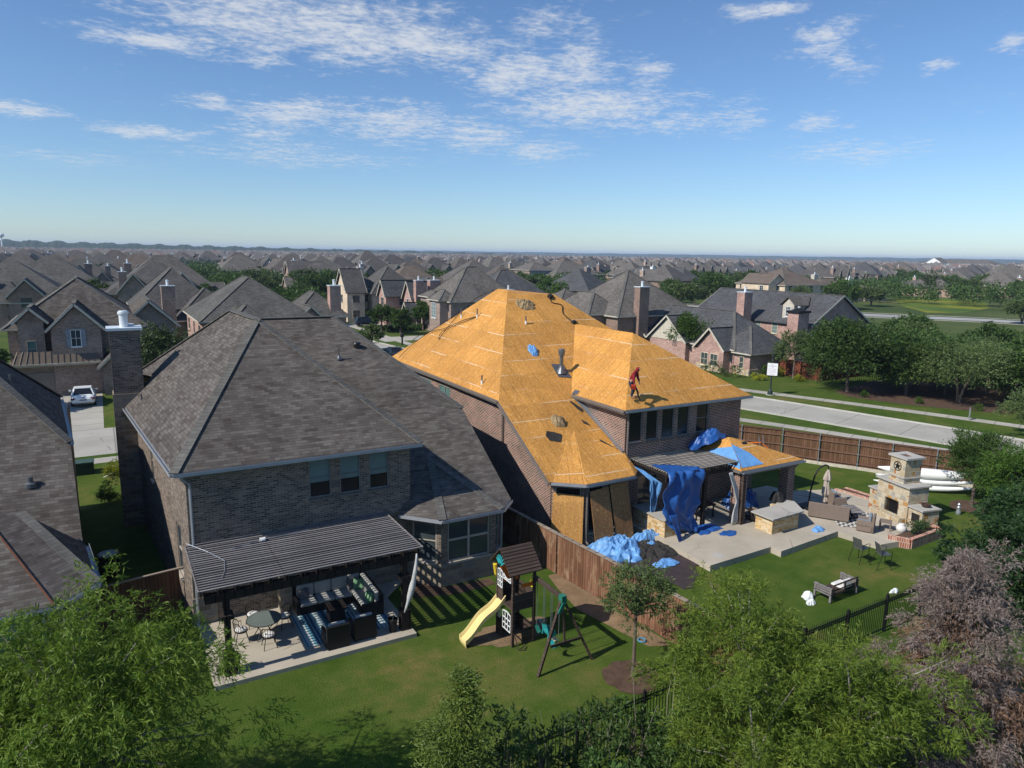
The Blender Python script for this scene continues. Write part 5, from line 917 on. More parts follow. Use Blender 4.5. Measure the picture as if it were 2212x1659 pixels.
# ---------------------------------------------------------------- patio furniture of the stripped house
Z0 = .3
t = thing('stone_bar', 'stone faced outdoor bar with a pale slab top on the patio', 'bar', (29.3, 23.2, Z0)); m = MB(); m.box(28.3, 30.25, 22.68, 23.75, Z0, 1.12); m.box(30.0, 30.6, 23.2, 24.3, Z0, 1.12); m.build('base', M['stone_bar'], t)
m = MB(); m.prism([(28.12, 22.5), (30.55, 22.6), (31.35, 23.85), (31.0, 24.5), (30.5, 24.5), (30.2, 23.95), (28.1, 23.9)], 1.12, 1.19); m.build('slab_top', M['bartop'], t)
crumple('black_cover', 'black cover bundled on the far end of the stone bar', 'cover', 30.6, 24.4, .5, .35, .5, 'felt', 51, 1.19, 16, None, 3)
for k, (x, y, lb) in enumerate(((27.95, 24.1, 'round disc leaning under the patio cover behind the bar'),)):
    m = MB(); m.lathe([(.42, -.03), (.45, 0), (.42, .03)], (0, 0, 0), 20); m.xf(Matrix.Translation((28.9, 24.3, .75)) @ Matrix.Rotation(R(65), 4, 'Y')); tag(m.build('wicker_disc', M['wicker'], None), lb, 'disc')
m = MB(); m.lathe([(.2, 0), (.5, .12), (.58, .32), (.52, .34), (.3, .2)], (29.2, 24.5, Z0), 22); tag(m.build('fire_pit', M['metal_dark'], None), 'round dark fire bowl on the floor behind the stone bar', 'fire bowl')
t = thing('cantilever_umbrella', 'closed beige cantilever umbrella hanging from a curved black mast', 'umbrella', (33.5, 24.5, Z0))
m = MB(); m.box(32.9, 34.2, 24.1, 24.95, Z0, Z0 + .1); m.build('base', M['black'], t); m = MB(); q = smooth([(33.5, 24.55), (33.62, 24.6), (33.78, 24.6), (34.0, 24.55), (34.4, 24.45), (34.75, 24.4)], 4)
zz = np.interp(np.linspace(0, 1, len(q)), [0, .25, .5, .68, .84, 1], [Z0, 1.2, 2.05, 2.5, 2.62, 2.5]); m.tube([(p.x, p.y, z) for p, z in zip(q, zz)], .045, 8); m.tube([(33.7, 24.6, 1.25), (33.9, 24.55, 2.2)], .022, 6); m.tube([(34.75, 24.4, 2.5), (34.75, 24.4, 2.3)], .03, 6); m.build('mast', M['black'], t)
n = 18; P = []
for z, r_ in ((2.34, .03), (2.2, .10), (1.95, .17), (1.75, .2), (1.72, .13), (1.5, .14), (1.2, .17), (.95, .19), (.75, .10), (.66, .15), (.5, .17), (.42, .08)):
    for k in range(n): a = 2 * math.pi * k / n; rr = r_ * (1 + .22 * math.cos(a * 6 + z * 2)); P.append((34.72 - (2.34 - z) * .06 + rr * math.cos(a), 24.38 + rr * math.sin(a), z))
m = MB(); m.add(P, [[j * n + i, j * n + (i + 1) % n, (j + 1) * n + (i + 1) % n, (j + 1) * n + i] for j in range(11) for i in range(n)]); m.build('canopy', m_plain('beige canopy', (.42, .36, .30), .9, 0, .1), t)
def wicker_sofa():
    t = thing('wicker_sofa', 'long taupe wicker sofa seen from its back on the zigzag rug', 'sofa', (33.0, 22.9, Z0), R(-57)); Mx = wmat(t)
    def bl(nm, mb, mt, **k): return mb.xf(Mx).build(nm, M[mt], t, **k)
    m = MB(); m.box(-1.0, 1.0, -.36, .36, .06, .34); bl('base', m, 'wicker'); m = MB(); m.ext([(-1.0, -.42, .06), (-1.0, -.26, .06), (-1.0, -.34, .86), (-1.0, -.46, .86)], (2.0, 0, 0)); bl('backrest', m, 'wicker', bevel=.02)
    for s in (-1, 1): m = MB(); m.box(s * 1.0 - (.12 if s > 0 else 0), s * 1.0 + (0 if s > 0 else .12), -.36, .38, .3, .6); bl('arm', m, 'wicker', bevel=.02)
    for k in range(3): m = MB(); m.box(-.87 + k * .58, -.3 + k * .58, -.26, .38, .34, .46); bl('seat_cushion', m, 'cush_b', bevel=.035)
wicker_sofa()
armchair(35.0, 23.9, .82, .8, 'taupe wicker armchair beside the closed umbrella', 'taupe wicker armchairs', 'wicker', 'cush_b', Z0, R(-118))
armchair(33.15, 20.85, .82, .8, 'taupe wicker armchair with its back to the lawn chairs', 'taupe wicker armchairs', 'wicker', 'cush_b', Z0, R(28), .86)
t = thing('wicker_side_table', 'small low taupe table between armchair and stone fireplace', 'side table', (34.2, 20.45, Z0), R(28)); m = MB(); m.box(-.28, .28, -.28, .28, .40, .45); m.xf(wmat(t)).build('tabletop', M['wicker'], t)
for sx in (-1, 1):
    for sy in (-1, 1): m = MB(); m.box(sx * .24 - .03, sx * .24 + .03, sy * .24 - .03, sy * .24 + .03, 0, .4); m.xf(wmat(t)).build('leg', M['wicker'], t)
t = thing('patio_table', 'rectangular grey plank table between the wicker seats', 'table', (34.2, 22.35, Z0)); m = MB(); m.slab([(33.55, 22.1, .76), (34.3, 21.65, .76), (34.85, 22.75, .76), (34.2, 23.05, .76)], .04); m.build('tabletop', M['pergola_g'], t)
for x, y in ((33.8, 22.15), (34.2, 21.9), (34.6, 22.6), (34.2, 22.85)): m = MB(); m.bar((34.2, 22.35, .42), (x, y, Z0), .04); m.bar((34.2, 22.35, .42), (x, y, .72), .04); m.build('leg', M['iron'], t)
m = MB(); m.poly([(x, y, Z0 + .012) for x, y in ((32.35, 21.75), (33.5, 20.95), (35.6, 22.3), (34.9, 23.6), (33.6, 23.5))]); tag(m.build('zigzag_rug', M['zig'], None), 'black and cream zigzag rug under the wicker furniture', 'rug')
# stone fireplace, turned with its hearth towards the seats
t = thing('outdoor_fireplace', 'tall tiered stone outdoor fireplace with a star medallion and side ledges', 'fireplace', (36.7, 21.3, Z0), R(-13)); FM = wmat(t)
def fb(nm, boxes, mt, par=None, **k):
    m = MB()
    for b in boxes: m.box(*b)
    return m.xf(FM).build(nm, M[mt], par or t, **k)
fb('base', [(-.55, .75, -1.05, -.42, 0, 1.9), (-.55, .75, .42, 1.05, 0, 1.9), (-.55, .75, -.42, .42, 1.0, 1.9), (.1, .75, -.42, .42, 0, 1.0)], 'stone_y')
ch_ = fb('chimney', [(-.42, .66, -.5, .5, 1.98, 3.3)], 'stone_y'); fb('cap', [(-.5, .76, -.63, -.25, 3.3, 3.4), (-.5, .76, .25, .63, 3.3, 3.4), (-.5, -.15, -.25, .25, 3.3, 3.4), (.4, .76, -.25, .25, 3.3, 3.4)], 'bartop', ch_)
fb('flue', [(-.12, .38, -.22, .22, 3.25, 3.35)], 'copper', ch_)
fb('mantel', [(-.66, .84, -1.14, 1.14, 1.9, 1.98), (-.47, .71, -.55, .55, 2.25, 2.31)], 'bartop')
fb('side_ledge', [(-.5, .6, -1.95, -1.08, 0, .95)], 'stone_y'); fb('side_ledge', [(-.5, .6, 1.08, 1.6, 0, 1.15)], 'stone_y'); fb('ledge_top', [(-.58, .68, -2.02, -1.06, .95, 1.03), (-.58, .68, 1.06, 1.68, 1.15, 1.22)], 'bartop')
fb('niche', [(-.505, -.49, -1.8, -1.3, .25, .72)], 'glass_dark'); fb('hearth', [(-1.0, -.56, -1.0, 1.0, 0, .28)], 'stone_y'); fb('firebox', [(-.3, .09, -.41, .41, .03, .99)], 'black')
m = MB()
for z, y in ((.95, 0),): m.box(-.565, -.55, -.46, .46, .28, .31); m.box(-.565, -.55, -.46, .46, .97, 1.0)
for k in range(12): y = -.45 + .9 * k / 11; m.box(-.565, -.555, y - .008, y + .008, .3, 1.0)
for k in range(8): z = .33 + .66 * k / 7; m.box(-.565, -.555, -.45, .45, z - .006, z + .006)
m.xf(FM).build('screen', M['metal_dark'], t)
m = MB(); a5 = [(2 * math.pi * k / 10 + math.pi / 2, (.2 if k % 2 == 0 else .085)) for k in range(10)]; m.ext([(-.46, r_ * math.cos(a), 2.85 + r_ * math.sin(a)) for a, r_ in a5], (.04, 0, 0)); m.tube([(-.44, .24 * math.cos(a), 2.85 + .24 * math.sin(a)) for a in [2 * math.pi * k / 20 for k in range(21)]], .02, 6); m.xf(FM).build('star_medallion', M['metal_dark'], t)
m = MB(); m.lathe([(.08, 0), (.18, .04), (.24, .13), (.2, .19), (.17, .17), (.12, .1)], tuple(FM @ Vector((.1, -1.55, 1.03))), 18); tag(m.build('bowl', m_plain('glazed brown', (.06, .035, .025), .15), None, smooth=True), 'dark glazed bowl on the right stone ledge of the fireplace', 'bowl')
m = MB(); m.lathe([(.11, 0), (.2, .1), (.26, .24), (.22, .38), (.12, .46), (.14, .49), (.09, .49)], (34.45, 19.75, Z0), 20); tag(m.build('ceramic_urn', M['cushion_w'], None, smooth=True), 'white round ceramic urn beside the brick planter', 'urn')
M['brick_edge'] = m_brick('edging brick', [(0, (.30, .09, .06)), (.5, (.45, .16, .11)), (1, (.50, .30, .22))], (.60, .54, .44), .1, .3, .012)
t = thing('brick_planter', 'low curved brick planter box at the near corner of the patio', 'planter', (34.8, 19.2, 0)); m = MB()
for a, b in (((33.1, 19.62), (33.6, 18.75)), ((33.6, 18.75), (36.4, 18.85)), ((36.4, 18.85), (36.55, 19.5))): m.bar((*a, .25), (*b, .25), .2, .5)
m.build('brick_wall', M['brick_edge'], t); m = MB(); m.poly([(33.2, 19.5, .42), (33.65, 18.85, .42), (36.35, 18.95, .42), (36.4, 19.55, .42)]); m.build('soil', M['mulch'], t)
t = thing('brick_edging', 'low brick edging strip curving from armchair to fireplace', 'edging', (38, 24.5, 0)); m = MB()
for a, b in (((37.5, 25.75), (37.75, 23.4)), ((38.25, 25.6), (38.3, 23.8))): m.bar((*a, .28), (*b, .28), .2, .2)
m.build('brick_course', M['brick_edge'], t); m = MB(); m.poly([(37.6, 25.7, .33), (37.85, 23.5, .33), (38.2, 23.8, .33), (38.15, 25.6, .33)]); m.build('soil', M['mulch'], t)
for k, (lb, z, w_) in enumerate((('bottom one of three white paddle craft stacked behind the fireplace', .25, .42), ('middle one of three white paddle craft stacked behind the fireplace', .62, .42), ('top one of three white paddle craft stacked behind the fireplace', 1.05, .5))):
    m = MB(); n = 13; r_ = []
    A = Vector((41.0 + .15 * k, 25.6, z)); B = Vector((45.0, 21.7, z)); d = (B - A)
    P = []
    for i in range(n):
        q = i / (n - 1); s_ = (math.sin(math.pi * min(max(q, .012), .988))) ** .6; c0 = A + d * q; nn = Vector((d.y, -d.x, 0)).normalized()
        for j in range(12): a = 2 * math.pi * j / 12; P.append(c0 + nn * w_ * .9 * s_ * math.cos(a) + Vector((0, 0, (.22 if k < 2 else .36) * s_ * math.sin(a) + .18 * (2 * q - 1) ** 2)))
    m.add(P, [[i * 12 + j, i * 12 + (j + 1) % 12, (i + 1) * 12 + (j + 1) % 12, (i + 1) * 12 + j] for i in range(n - 1) for j in range(12)]); m.add(P[:12], [list(range(12))]); m.add(P[-12:], [list(range(12))])
    tag(m.build('paddle_craft', M['white'], None, smooth=True), lb, 'kayak', 'white paddle craft stacked on the lawn')
def lawn_chair(x, y, rz, lb):
    t = thing('lawn_chair', lb, 'chair', (x, y, 0), rz, 'tall sling chairs on the lawn'); Mx = wmat(t)
    def bl(nm, mb, mt): return mb.xf(Mx).build(nm, M[mt], t)
    m = MB(); m.slab([(-.24, -.22, .70), (.24, -.22, .70), (.24, .24, .73), (-.24, .24, .73)], .03); bl('seat', m, 'metal_grey'); m = MB(); m.slab([(-.23, -.34, 1.22), (.23, -.34, 1.22), (.24, -.2, .72), (-.24, -.2, .72)], .03); bl('backrest', m, 'metal_grey')
    for s in (-1, 1):
        m = MB(); m.tube([(s * .25, -.20, .72), (s * .27, -.24, .92), (s * .28, .1, .96), (s * .27, .26, .93), (s * .26, .25, .7)], .014, 6); bl('arm', m, 'iron')
        m = MB(); m.tube([(s * .25, .24, .72), (s * .27, .28, 0)], .016, 6); bl('leg', m, 'iron'); m = MB(); m.tube([(s * .25, -.18, .72), (s * .29, -.42, 0)], .016, 6); bl('leg', m, 'iron')
lawn_chair(30.0, 18.98, R(-92), 'tall grey sling chair on the lawn, nearer the patio step'); lawn_chair(30.3, 18.05, R(-118), 'tall grey sling chair on the lawn, nearer the metal fence')
t = thing('wooden_bench', 'weathered grey wooden bench on the lawn with a white cushion', 'bench', (26.0, 17.35, 0), R(2)); BM = wmat(t)
def bb(nm, boxes, mt, **k):
    m = MB()
    for b in boxes: m.box(*b)
    return m.xf(BM).build(nm, M[mt], t, **k)
bb('seat', [(-.8, .8, -.34 + .095 * k, -.26 + .095 * k, .34, .37) for k in range(7)], 'timber'); bb('frame', [(-.82, .82, -.36, -.32, .26, .34), (-.82, .82, .30, .34, .26, .34)], 'timber')
bb('backrest', [(-.82, .86, -.42, -.38, .74, .79), (-.82, .82, -.42, -.39, .52, .56)] + [(x - .025, x + .025, -.41, -.37, .34, .76) for x in (-.8, 0, .8)], 'timber')
for s in (-1, 1): bb('arm', [(s * .9 - .05, s * .9 + .05, -.4, .42, .60, .64)] + [(s * .9 - .02, s * .9 + .02, -.38, .38, z, z + .06) for z in (.3, .4, .5)], 'pergola_g'); bb('leg', [(s * .9 - .04, s * .9 + .04, .32, .4, 0, .6)], 'pergola_g'); bb('leg', [(s * .9 - .04, s * .9 + .04, -.4, -.32, 0, .6)], 'pergola_g')
m = MB(); m.box(-.05, .62, -.3, .24, .37, .47); m.obox((.25, -.28, .58), (.6, .12, .34), 0, R(-12)); m.xf(BM); tag(m.build('bench_cushion', M['cushion_w'], None, bevel=.04), 'white cushion pair lying on the wooden bench', 'cushion')
M['plastic_w'] = m_tarp('white plastic', (.72, .76, .76), .3)
crumple('plastic_bag', 'larger white plastic bag on the lawn left of the bench', 'bag', 24.7, 17.7, .26, .22, .28, 'plastic_w', 61, .01, 14, None, 5); crumple('plastic_bag', 'small white plastic bag nearer the metal fence', 'bag', 24.35, 17.3, .2, .16, .2, 'plastic_w', 63, .01, 12, None, 5)
crumple('plastic_bag', 'flat white bag on the grass by a metal fence post', 'bag', 28.5, 16.3, .26, .14, .16, 'plastic_w', 65, .01, 12, None, 5)
t = thing('garden_figure', 'small white garden figure by the trunk of the far corner tree', 'figurine', (40.75, 20.3, 0)); m = MB(); m.lathe([(.12, 0), (.13, .1), (.09, .3), (.11, .42), (.05, .5)], (40.75, 20.3, 0), 12); m.build('body', M['galv'], t); m = MB(); m.lathe([(.02, .46), (.08, .5), (.09, .58), (.03, .66)], (40.75, 20.3, 0), 12); m.build('head', M['galv'], t)
t = thing('loop_ladder', 'bright orange plastic loop and small step ladder by the road fence', 'ladder', (38.5, 32.8, 0)); m = MB(); m.tube([(37.3, 33.3, .9), (37.9, 33.2, 1.35), (38.8, 32.6, 1.4), (39.2, 32.3, 1.0), (39.2, 32.3, .7)], .06, 8); m.build('loop', M['orange_p'], t); m = MB()
for x in (38.6, 39.0): m.tube([(x, 32.2, .0), (x - .1, 32.6, 1.9)], .025, 6)
for z in (.3, .7, 1.1, 1.5): m.tube([(38.58, 32.3 + z * .16, z), (38.98, 32.3 + z * .16, z)], .02, 6)
m.build('ladder_frame', M['galv'], t)
# stools, tables and a counter in the shade of the pergola
t = thing('outdoor_counter', 'stone outdoor counter in the shade below the tan pergola', 'counter', (23.9, 24.95, Z0)); m = MB(); m.box(23.2, 24.1, 24.9, 27.3, Z0, 1.15); m.build('base', M['stone_bar'], t); m = MB(); m.box(23.12, 24.18, 24.85, 27.35, 1.15, 1.21); m.build('slab_top', M['bartop'], t)
t = thing('shaded_table', 'dark dining table standing under the tan pergola', 'table', (26.9, 26.3, Z0)); m = MB(); m.box(26.2, 27.6, 25.8, 26.9, .98, 1.03); m.build('tabletop', M['wicker_d'], t)
for x in (26.3, 27.5):
    for y in (25.9, 26.8): m = MB(); m.box(x - .03, x + .03, y - .03, y + .03, Z0, .98); m.build('leg', M['wicker_d'], t)
m = MB(); m.lathe([(.28, .0), (.28, .005), (.0, .006)], (24.05, 22.15, Z0), 20); tag(m.build('drain_cover', M['bartop'], None), 'round drain cover set in the near corner of the patio', 'drain cover')
# ---------------------------------------------------------------- trees and shrubs
def mesh_np(name, V, F4, mat, parent=None, origin=(0, 0, 0), mats2=None):
    me = bpy.data.meshes.new(name); n = len(F4); k = F4.shape[1]
    me.vertices.add(len(V)); me.vertices.foreach_set('co', V.astype(np.float32).ravel()); me.loops.add(n * k); me.loops.foreach_set('vertex_index', F4.astype(np.int32).ravel())
    me.polygons.add(n); me.polygons.foreach_set('loop_start', np.arange(0, n * k, k, dtype=np.int32)); me.polygons.foreach_set('loop_total', np.full(n, k, dtype=np.int32)); me.update(calc_edges=True); me.materials.append(mat)
    o = bpy.data.objects.new(name, me); C.objects.link(o); o.location = origin
    if parent is not None: o.parent = parent
    return o
def unit(v): return v / np.maximum(np.linalg.norm(v, axis=-1, keepdims=True), 1e-9)
def leaves(P, D, L, W, rg, cup=0.0):
    """diamond leaves at points P pointing along D"""
    n = len(P); D = unit(D); r_ = unit(rg.normal(size=(n, 3))); S = unit(np.cross(D, r_)); L = np.asarray(L).reshape(-1, 1) * np.ones((n, 1)); W = np.asarray(W).reshape(-1, 1) * np.ones((n, 1))
    a = P; c = P + D * L; m_ = P + D * L * .45; b = m_ + S * W / 2; d = m_ - S * W / 2
    return np.stack([a, b, c, d], 1).reshape(-1, 3), np.arange(n * 4).reshape(n, 4)
def clumps(rg, K, rx, ry, rz, inner=.45, flat=1.0, shape='ell', bottom=-.55):
    out = []
    while len(out) < K:
        v = rg.normal(size=3); v /= np.linalg.norm(v); r_ = rg.uniform(inner, 1) ** .6
        if v[2] < bottom: continue
        if shape == 'cone': h = rg.uniform(0, 1) ** 1.3; a = rg.uniform(0, 6.283); q = (1 - h) * rg.uniform(.55, 1); out.append((rx * q * math.cos(a), ry * q * math.sin(a), rz * (2 * h - 1))); continue
        out.append((v[0] * rx * r_, v[1] * ry * r_, v[2] * rz * r_))
    return np.array(out)
def tree(name, label, seed, H, cz, rx, rz, K, per, L, W, leafm, barkm='bark', tr=.12, cr=.55, droop=0.0, sprig=8, lean=(0, 0), ry=None, shape='ell', group=None, loc=(0, 0, 0), cat='tree', inner=.45, multi=1, upright=0.0, limbs=10, tn='crown', bottom=-.55, jit=.25):
    rg = np.random.default_rng(seed); r_ = random.Random(seed); ry = ry or rx; t = thing(name, label, cat, (0, 0, 0), 0, group)
    cc = clumps(rg, K, rx * .86, ry * .86, rz * .86, inner, 1, shape, bottom); cc += rg.normal(size=cc.shape) * jit * cr; cen = np.array([lean[0], lean[1], cz])
    rad = cr * rg.uniform(.6, 1.25, K); P = []; D = []; Ls = []
    ns = max(1, per // sprig)
    for c_, q in zip(cc, rad):
        u_ = unit(rg.normal(size=(ns, 3))); u_[:, 2] *= .75; base = cen + c_ + u_ * (q * rg.uniform(.15, 1, (ns, 1)) ** .7)
        out = unit(u_ * 1.0 + unit(c_.reshape(1, 3)) * .7 + rg.normal(size=(ns, 3)) * .35); out[:, 2] += upright
        out = unit(out); k = np.arange(sprig) / sprig; sl_ = q * .55
        pts = base[:, None, :] + out[:, None, :] * (k[None, :, None] * sl_) - np.array([0, 0, 1.]) * (droop * (k ** 2) * sl_)[None, :, None]
        dd = out[:, None, :] * .8 + rg.normal(size=(ns, sprig, 3)) * .55; dd[:, :, 2] -= droop * (.35 + .8 * k)[None, :]
        P.append(pts.reshape(-1, 3)); D.append(dd.reshape(-1, 3))
    P = np.concatenate(P); D = np.concatenate(D); n = len(P); sz = rg.uniform(.65, 1.2, n); V, F = leaves(P, D, L * sz, W * sz, rg)
    V[:, 2] = np.maximum(V[:, 2], .03)
    mesh_np(tn, V, F, M[leafm], t)
    # trunk and limbs
    m = MB(); zt = max(cz - rz * .55, H * .16)
    for q in range(multi):
        ox, oy = (r_.uniform(-.25, .25), r_.uniform(-.25, .25)) if multi > 1 else (0, 0); a = r_.uniform(0, 6.28)
        tx, ty = lean[0] * .5 + (math.cos(a) * rx * .3 if multi > 1 else 0), lean[1] * .5 + (math.sin(a) * rx * .3 if multi > 1 else 0)
        m.tube([(ox * .4, oy * .4, -.1), (ox * .5 + tx * .2, oy * .5 + ty * .2, zt * .4), (tx * .7, ty * .7, zt), (lean[0] * .8 + tx * .3, lean[1] * .8 + ty * .3, cz + rz * .35)], [tr * 1.25, tr, tr * .8, tr * .25], 8)
    idx = rg.permutation(K)[:limbs]
    for i in idx:
        e_ = cen + cc[i]; s_ = Vector((lean[0] * .6, lean[1] * .6, zt + (e_[2] - zt) * r_.uniform(.0, .45))); e_ = Vector(e_); mid = s_.lerp(e_, .55) + Vector((0, 0, .12 * (e_ - s_).length)); m.tube([s_, mid, e_], [tr * .45, tr * .3, tr * .08], 5, False)
    m.build('trunk', M[barkm], t); t.location = loc; return t
def put(t, x, y, z=0.0, rz=0.0, s=1.0, label=None, group=None): return copy_tree(t, (x, y, z), rz, s, label, group)
M['bark'] = m_plain('bark', (.13, .10, .08), .95, 0, .3, 6, .02); M['bark_p'] = m_plain('pale bark', (.28, .25, .21), .9, 0, .25, 6)
M['lf_willow'] = m_leaf('leaf willow', (.055, .11, .012), (.125, .205, .022), (.24, .33, .05), .45, 1.1, 0)
M['lf_willow2'] = m_leaf('leaf willow warm', (.06, .11, .018), (.14, .21, .025), (.26, .32, .05), .45, 1.1, 0)
M['lf_oak'] = m_leaf('leaf oak', (.024, .055, .012), (.052, .105, .02), (.11, .17, .035), .25); M['lf_oak2'] = m_leaf('leaf live oak', (.04, .068, .022), (.075, .115, .034), (.13, .175, .055), .22)
M['lf_dark'] = m_leaf('leaf laurel', (.012, .034, .010), (.025, .062, .016), (.06, .12, .035), .2); M['lf_lime'] = m_leaf('leaf light green', (.03, .075, .012), (.07, .14, .02), (.12, .2, .03), .35)
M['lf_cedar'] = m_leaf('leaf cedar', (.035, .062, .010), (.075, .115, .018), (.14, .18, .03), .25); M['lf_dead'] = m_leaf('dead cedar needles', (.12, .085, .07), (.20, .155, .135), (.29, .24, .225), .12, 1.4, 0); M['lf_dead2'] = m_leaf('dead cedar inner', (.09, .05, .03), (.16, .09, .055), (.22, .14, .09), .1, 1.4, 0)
M['lf_yel'] = m_leaf('leaf yellow', (.12, .16, .01), (.25, .28, .015), (.38, .38, .03), .3)
M['lf_laurel'] = m_leaf('leaf laurel mid', (.02, .05, .012), (.05, .10, .02), (.11, .18, .04), .25)
# --- foreground
tree('willow_tree', 'bright green narrow leaved tree filling the lower left corner', 1, 7.0, 4.5, 2.75, 2.3, 150, 470, .15, .027, 'lf_willow', 'bark_p', .13, .62, .8, 10, loc=(-1.1, 15.6, 0), inner=.42, limbs=30, jit=.9)
tree('willow_tree', 'smaller bright green tree leaning in from the far lower left corner', 2, 6, 3.6, 2.3, 2.0, 90, 420, .15, .027, 'lf_willow', 'bark_p', .12, .6, .75, 10, loc=(-2.6, 17.2, 0), inner=.3, limbs=14)
tree('feathery_tree', 'bright feathery green tree right of the mulch ring in front of the fence corner', 3, 5.2, 2.8, 2.1, 2.1, 95, 430, .15, .027, 'lf_willow2', 'bark_p', .09, .58, .6, 10, loc=(14.75, 12.2, 0), inner=.3, limbs=34, upright=.45, jit=1.0)
tree('feathery_tree', 'bright feathery green tree at bottom right of centre beside the dead cedar', 4, 4.2, 2.2, 1.9, 1.7, 85, 430, .15, .027, 'lf_willow2', 'bark_p', .08, .55, .6, 10, loc=(16.0, 9.9, 0), inner=.3, limbs=30, upright=.45, jit=1.0)
tree('feathery_tree', 'feathery green tree lowest in the picture right of the laurel shrubs', 5, 3.9, 2.0, 1.7, 1.6, 70, 420, .15, .027, 'lf_willow2', 'bark_p', .07, .55, .6, 10, loc=(12.9, 10.3, 0), inner=.3, limbs=28, upright=.45, jit=1.0)
def conifer(name, label, seed, H, R_, leafm, loc, dens=1.0, droopy=.5, L=.16, W=.02, leaf2=None, lean=(0, 0), r0=.12, pw=.8, tips=26):
    rg = np.random.default_rng(seed); t = thing(name, label, 'tree', (0, 0, 0)); P = []; D = []; P2 = []; D2 = []; m = MB(); m.tube([(0, 0, -.1), (lean[0] * .5, lean[1] * .5, H * .5), (lean[0], lean[1], H * .97)], [r0, r0 * .6, .015], 8)
    nb = int(70 * dens)
    for b in range(nb):
        h = (b + rg.uniform(0, 1)) / nb; z = H * (.06 + .92 * h); a = rg.uniform(0, 6.283); ln = R_ * (1 - h) ** pw * rg.uniform(.65, 1.15) + .12; ax = np.array([lean[0] * h, lean[1] * h, z]); d = np.array([math.cos(a), math.sin(a), .35 - .5 * (1 - h) * .3]); K = max(5, int(tips * ln / R_ + 5)); k = np.linspace(.15, 1, K)
        pts = ax + d * (ln * k)[:, None] - np.array([0, 0, 1]) * (droopy * ln * k ** 2.2 * .45)[:, None]
        if b % 2 == 0: m.tube([ax, pts[len(pts) // 2], pts[-1]], [r0 * .22 * (1 - h * .6), r0 * .13, .006], 4, False)
        for p, kk in zip(pts, k):
            n = int(26 * dens * (1.25 - .3 * kk)); sp = (.14 + .30 * math.sin(kk * 2.6)) * ln / max(R_, 1) * 1.0 + .08
            q = p + rg.normal(size=(n, 3)) * np.array([sp, sp, sp * .55]); dd = unit(d * 1.0 + rg.normal(size=(n, 3)) * .6 - np.array([0, 0, droopy * .8])); P.append(q); D.append(dd)
            if leaf2: q2 = p + rg.normal(size=(n // 3, 3)) * sp * .8 - np.array([0, 0, sp * .6]); P2.append(q2); D2.append(unit(rg.normal(size=(n // 3, 3)) - np.array([0, 0, 1.2])))
    P = np.concatenate(P); D = np.concatenate(D); V, F = leaves(P, D, L * rg.uniform(.6, 1.3, len(P)), W, rg); V[:, 2] = np.maximum(V[:, 2], .02); mesh_np('crown', V, F, M[leafm], t)
    if leaf2: P2 = np.concatenate(P2); V, F = leaves(P2, np.concatenate(D2), L * 1.2, W * 1.3, rg); V[:, 2] = np.maximum(V[:, 2], .02); mesh_np('inner_foliage', V, F, M[leaf2], t)
    m.build('trunk', M['bark'], t); t.location = loc; return t
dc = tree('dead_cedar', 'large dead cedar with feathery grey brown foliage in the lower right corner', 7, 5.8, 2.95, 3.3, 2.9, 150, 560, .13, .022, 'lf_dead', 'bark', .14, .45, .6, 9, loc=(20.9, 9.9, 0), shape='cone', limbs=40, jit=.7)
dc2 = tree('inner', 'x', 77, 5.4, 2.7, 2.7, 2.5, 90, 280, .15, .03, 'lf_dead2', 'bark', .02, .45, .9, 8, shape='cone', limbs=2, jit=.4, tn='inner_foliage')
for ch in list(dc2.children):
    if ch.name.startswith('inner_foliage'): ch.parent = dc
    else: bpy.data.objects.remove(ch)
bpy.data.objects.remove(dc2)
conifer('cedar_shrub', 'green cedar with a bent tip at the bottom centre of the picture', 8, 5.2, 1.35, 'lf_cedar', (5.7, 12.6, 0), 1.0, .45, .12, .028, None, (.45, -.1), .09, 1.1, 26)
conifer('cedar_shrub', 'low green cedar sprigs at the bottom edge left of the bent cedar', 9, 3.6, 1.3, 'lf_cedar', (3.4, 11.2, 0), .9, .45, .13, .034, None, (0, 0), .07, .6, 16)
for k, (x, y, h, r_, lb) in enumerate(((7.35, 12.7, 4.6, .62, 'tall thin glossy shrub standing above the lawn right of the bent cedar'), (8.5, 12.9, 3.3, .9, 'glossy laurel shrub in front of the metal fence, left of its corner post'), (9.9, 13.0, 3.1, .95, 'glossy laurel shrub just left of the tallest visible fence post'), (11.3, 12.7, 2.9, .95, 'glossy laurel shrub just right of the tallest visible fence post'), (12.9, 12.4, 2.7, 1.0, 'glossy laurel shrub below the mulch ring at the bottom edge'), (9.2, 11.4, 2.7, .9, 'glossy laurel shrub at the very bottom edge near the cedar'), (11.4, 11.0, 2.6, 1.0, 'glossy laurel shrub at the bottom edge beside the feathery tree'))):
    tree('laurel_shrub', lb, 20 + k, h, h * .52, r_, h * .47, 22 if k else 16, 120, .13, .05, 'lf_laurel', 'bark', .03, .34, .1, 8, loc=(x, y, 0), cat='shrub', inner=.2, multi=3, upright=.5, limbs=16, group='glossy laurel shrubs along the metal fence', bottom=-1)
